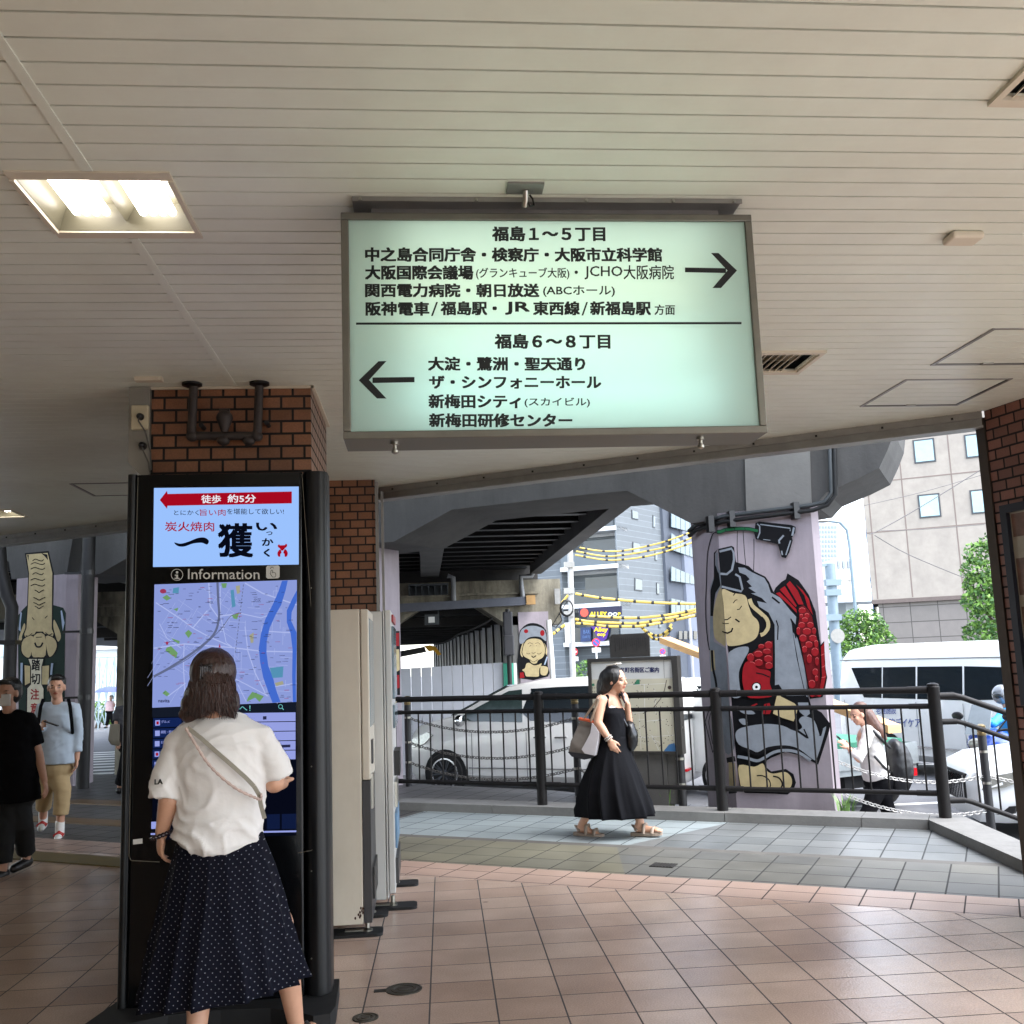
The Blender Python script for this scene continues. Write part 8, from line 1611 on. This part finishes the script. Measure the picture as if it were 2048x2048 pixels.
um = thing('umbrella', 'blue umbrella held by the far woman in pink', 'umbrella', PYU(220, 1400)); c_ = PYU(219, 1384); a = M(); a.lathe(c_, [(.62, -.0), (.55, .10), (.38, .19), (.15, .24), (.01, .25), (.01, .235), (.15, .225), (.38, .175), (.55, .085)], 16); a.build('canopy', mat('blue_umbrella', (84, 96, 170), .6), um, True); a = M(); a.cyl(c_+Vector((0, 0, .25)), PYU(227, 1406, -.2), .012, 6); a.build('shaft', m_steel, um)
CG = lambda X, Y: (1640+.21737*X, 1260+.21737*Y)
PYG = lambda x, y, d=0.0: PY(x, y, 11.0+d)
wg_, Pg = walker('person in white blouse and black trousers looking at a phone beyond the railing', PYG, CG, dict(head=(352, 775), neck=(425, 880), hem=(520, 1350), pel=(540, 1390, .02), ls=(452, 940, -.16), le=(360, 1190, -.2), lw=(262, 1085, -.14), rs=(452, 940, .14), re=(350, 1180, .14), rw=(262, 1080, .05), lk=(450, 1660, -.06), la=(300, 1900, -.06), rk=(620, 1640, .06), ra=(740, 1880, .06)), (-.93, -.12, -.34), ('fair', (206, 160, 134)), (mat('white_blouse', (210, 206, 200), .85, var=.04), m_darkc, m_black), .008, .98, legs=.85, sleeves=.7, rt=.95,
    hairp=lambda mb, P, f, s_: (mb.ell(P['head']-f*.035+Vector((0, 0, .04)), (.092, .088, .09)), mb.tube([PYG(*CG(415, 760), 0), PYG(*CG(470, 840), -.02), PYG(*CG(540, 930), -.06), PYG(*CG(600, 1020), -.08)], [.08, .085, .07, .03], 12)), hm=m_hairlb)
a = M(); a.cap(PYG(*CG(412, 712), -.085), .006, PYG(*CG(408, 735), -.088), .006, 6, 2); a.build('hair_pin', m_chrome, wg_, True)
gb = thing('backpack', 'black backpack on the woman in the white blouse beyond the railing', 'backpack', PYG(*CG(720, 1230)))
def gbag(mb): mb.ell(PYG(*CG(725, 1260)), (.16, .15, .29)); mb.ell(PYG(*CG(690, 1130)), (.09, .13, .16)); mb.ell(PYG(*CG(770, 1330)), (.09, .12, .14))
cloth('pack', gb, mat('black_nylon', (12, 13, 16), .45, var=.12, vs=6), gbag, .012, 3, .006, 9, (1, 1, 1), 2)
a = M(); a.tube([PYG(*CG(425, 915), -.17), PYG(*CG(490, 930), -.20), PYG(*CG(560, 1000), -.18), PYG(*CG(640, 1080), -.1)], .02, 8); a.tube([PYG(*CG(500, 1160), -.19), PYG(*CG(570, 1240), -.2), PYG(*CG(640, 1310), -.14)], .014, 8); a.tube([PYG(*CG(655, 1025)), PYG(*CG(660, 1080))], .02, 6); a.build('strap', MATS['black_nylon'], gb, True)
a = M(); q = PYG(*CG(165, 985), -.02); q2 = PYG(*CG(225, 1045), -.02); a.prism([q, q2, q2+Vector((.0, .08, .012)), q+Vector((0, .08, .012))], (.008, 0, .008)); tag(a.build('phone', m_black), 'dark phone held low by the woman in the white blouse', 'phone')
# rider
PYR = lambda x, y, d=0.0: PY(x, y, 13.6+d)
wr_, Pr = walker('person in bright blue jacket and helmet riding the motorcycle at the right', PYR, ID, dict(head=(2004, 1392), neck=(2016, 1416), hem=(2040, 1490), pel=(2040, 1500), ls=(2004, 1432, -.2), le=(1985, 1448, -.35), lw=(1962, 1434, -.45), rs=(2014, 1430, .2), re=(1990, 1448, .35), rw=(1968, 1432, .3), lk=(1992, 1510, -.2), la=(2000, 1570, -.2), rk=(1992, 1510, .2), ra=(2000, 1570, .2)), (-.85, -.52, -.05), ('man', (200, 152, 126)), (mat('bright_blue_jacket', (36, 140, 204), .6, var=.06), m_darkc, m_black), .012, 1.0, legs=.9, sleeves=.85, rt=1.1)
a = M(); h_ = Pr['head']; a.ell(h_+Vector((0, 0, .02)), (.135, .135, .14)); hl = a.build('helmet', mat('grey_helmet', (120, 124, 128), .2, .3, coat=.6), wr_, True); f = Vector((-.85, -.52, 0)); a = M(); a.ell(h_+f*.045+Vector((0, 0, .01)), (.10, .10, .065)); a.build('visor', m_carglass, hl, True)
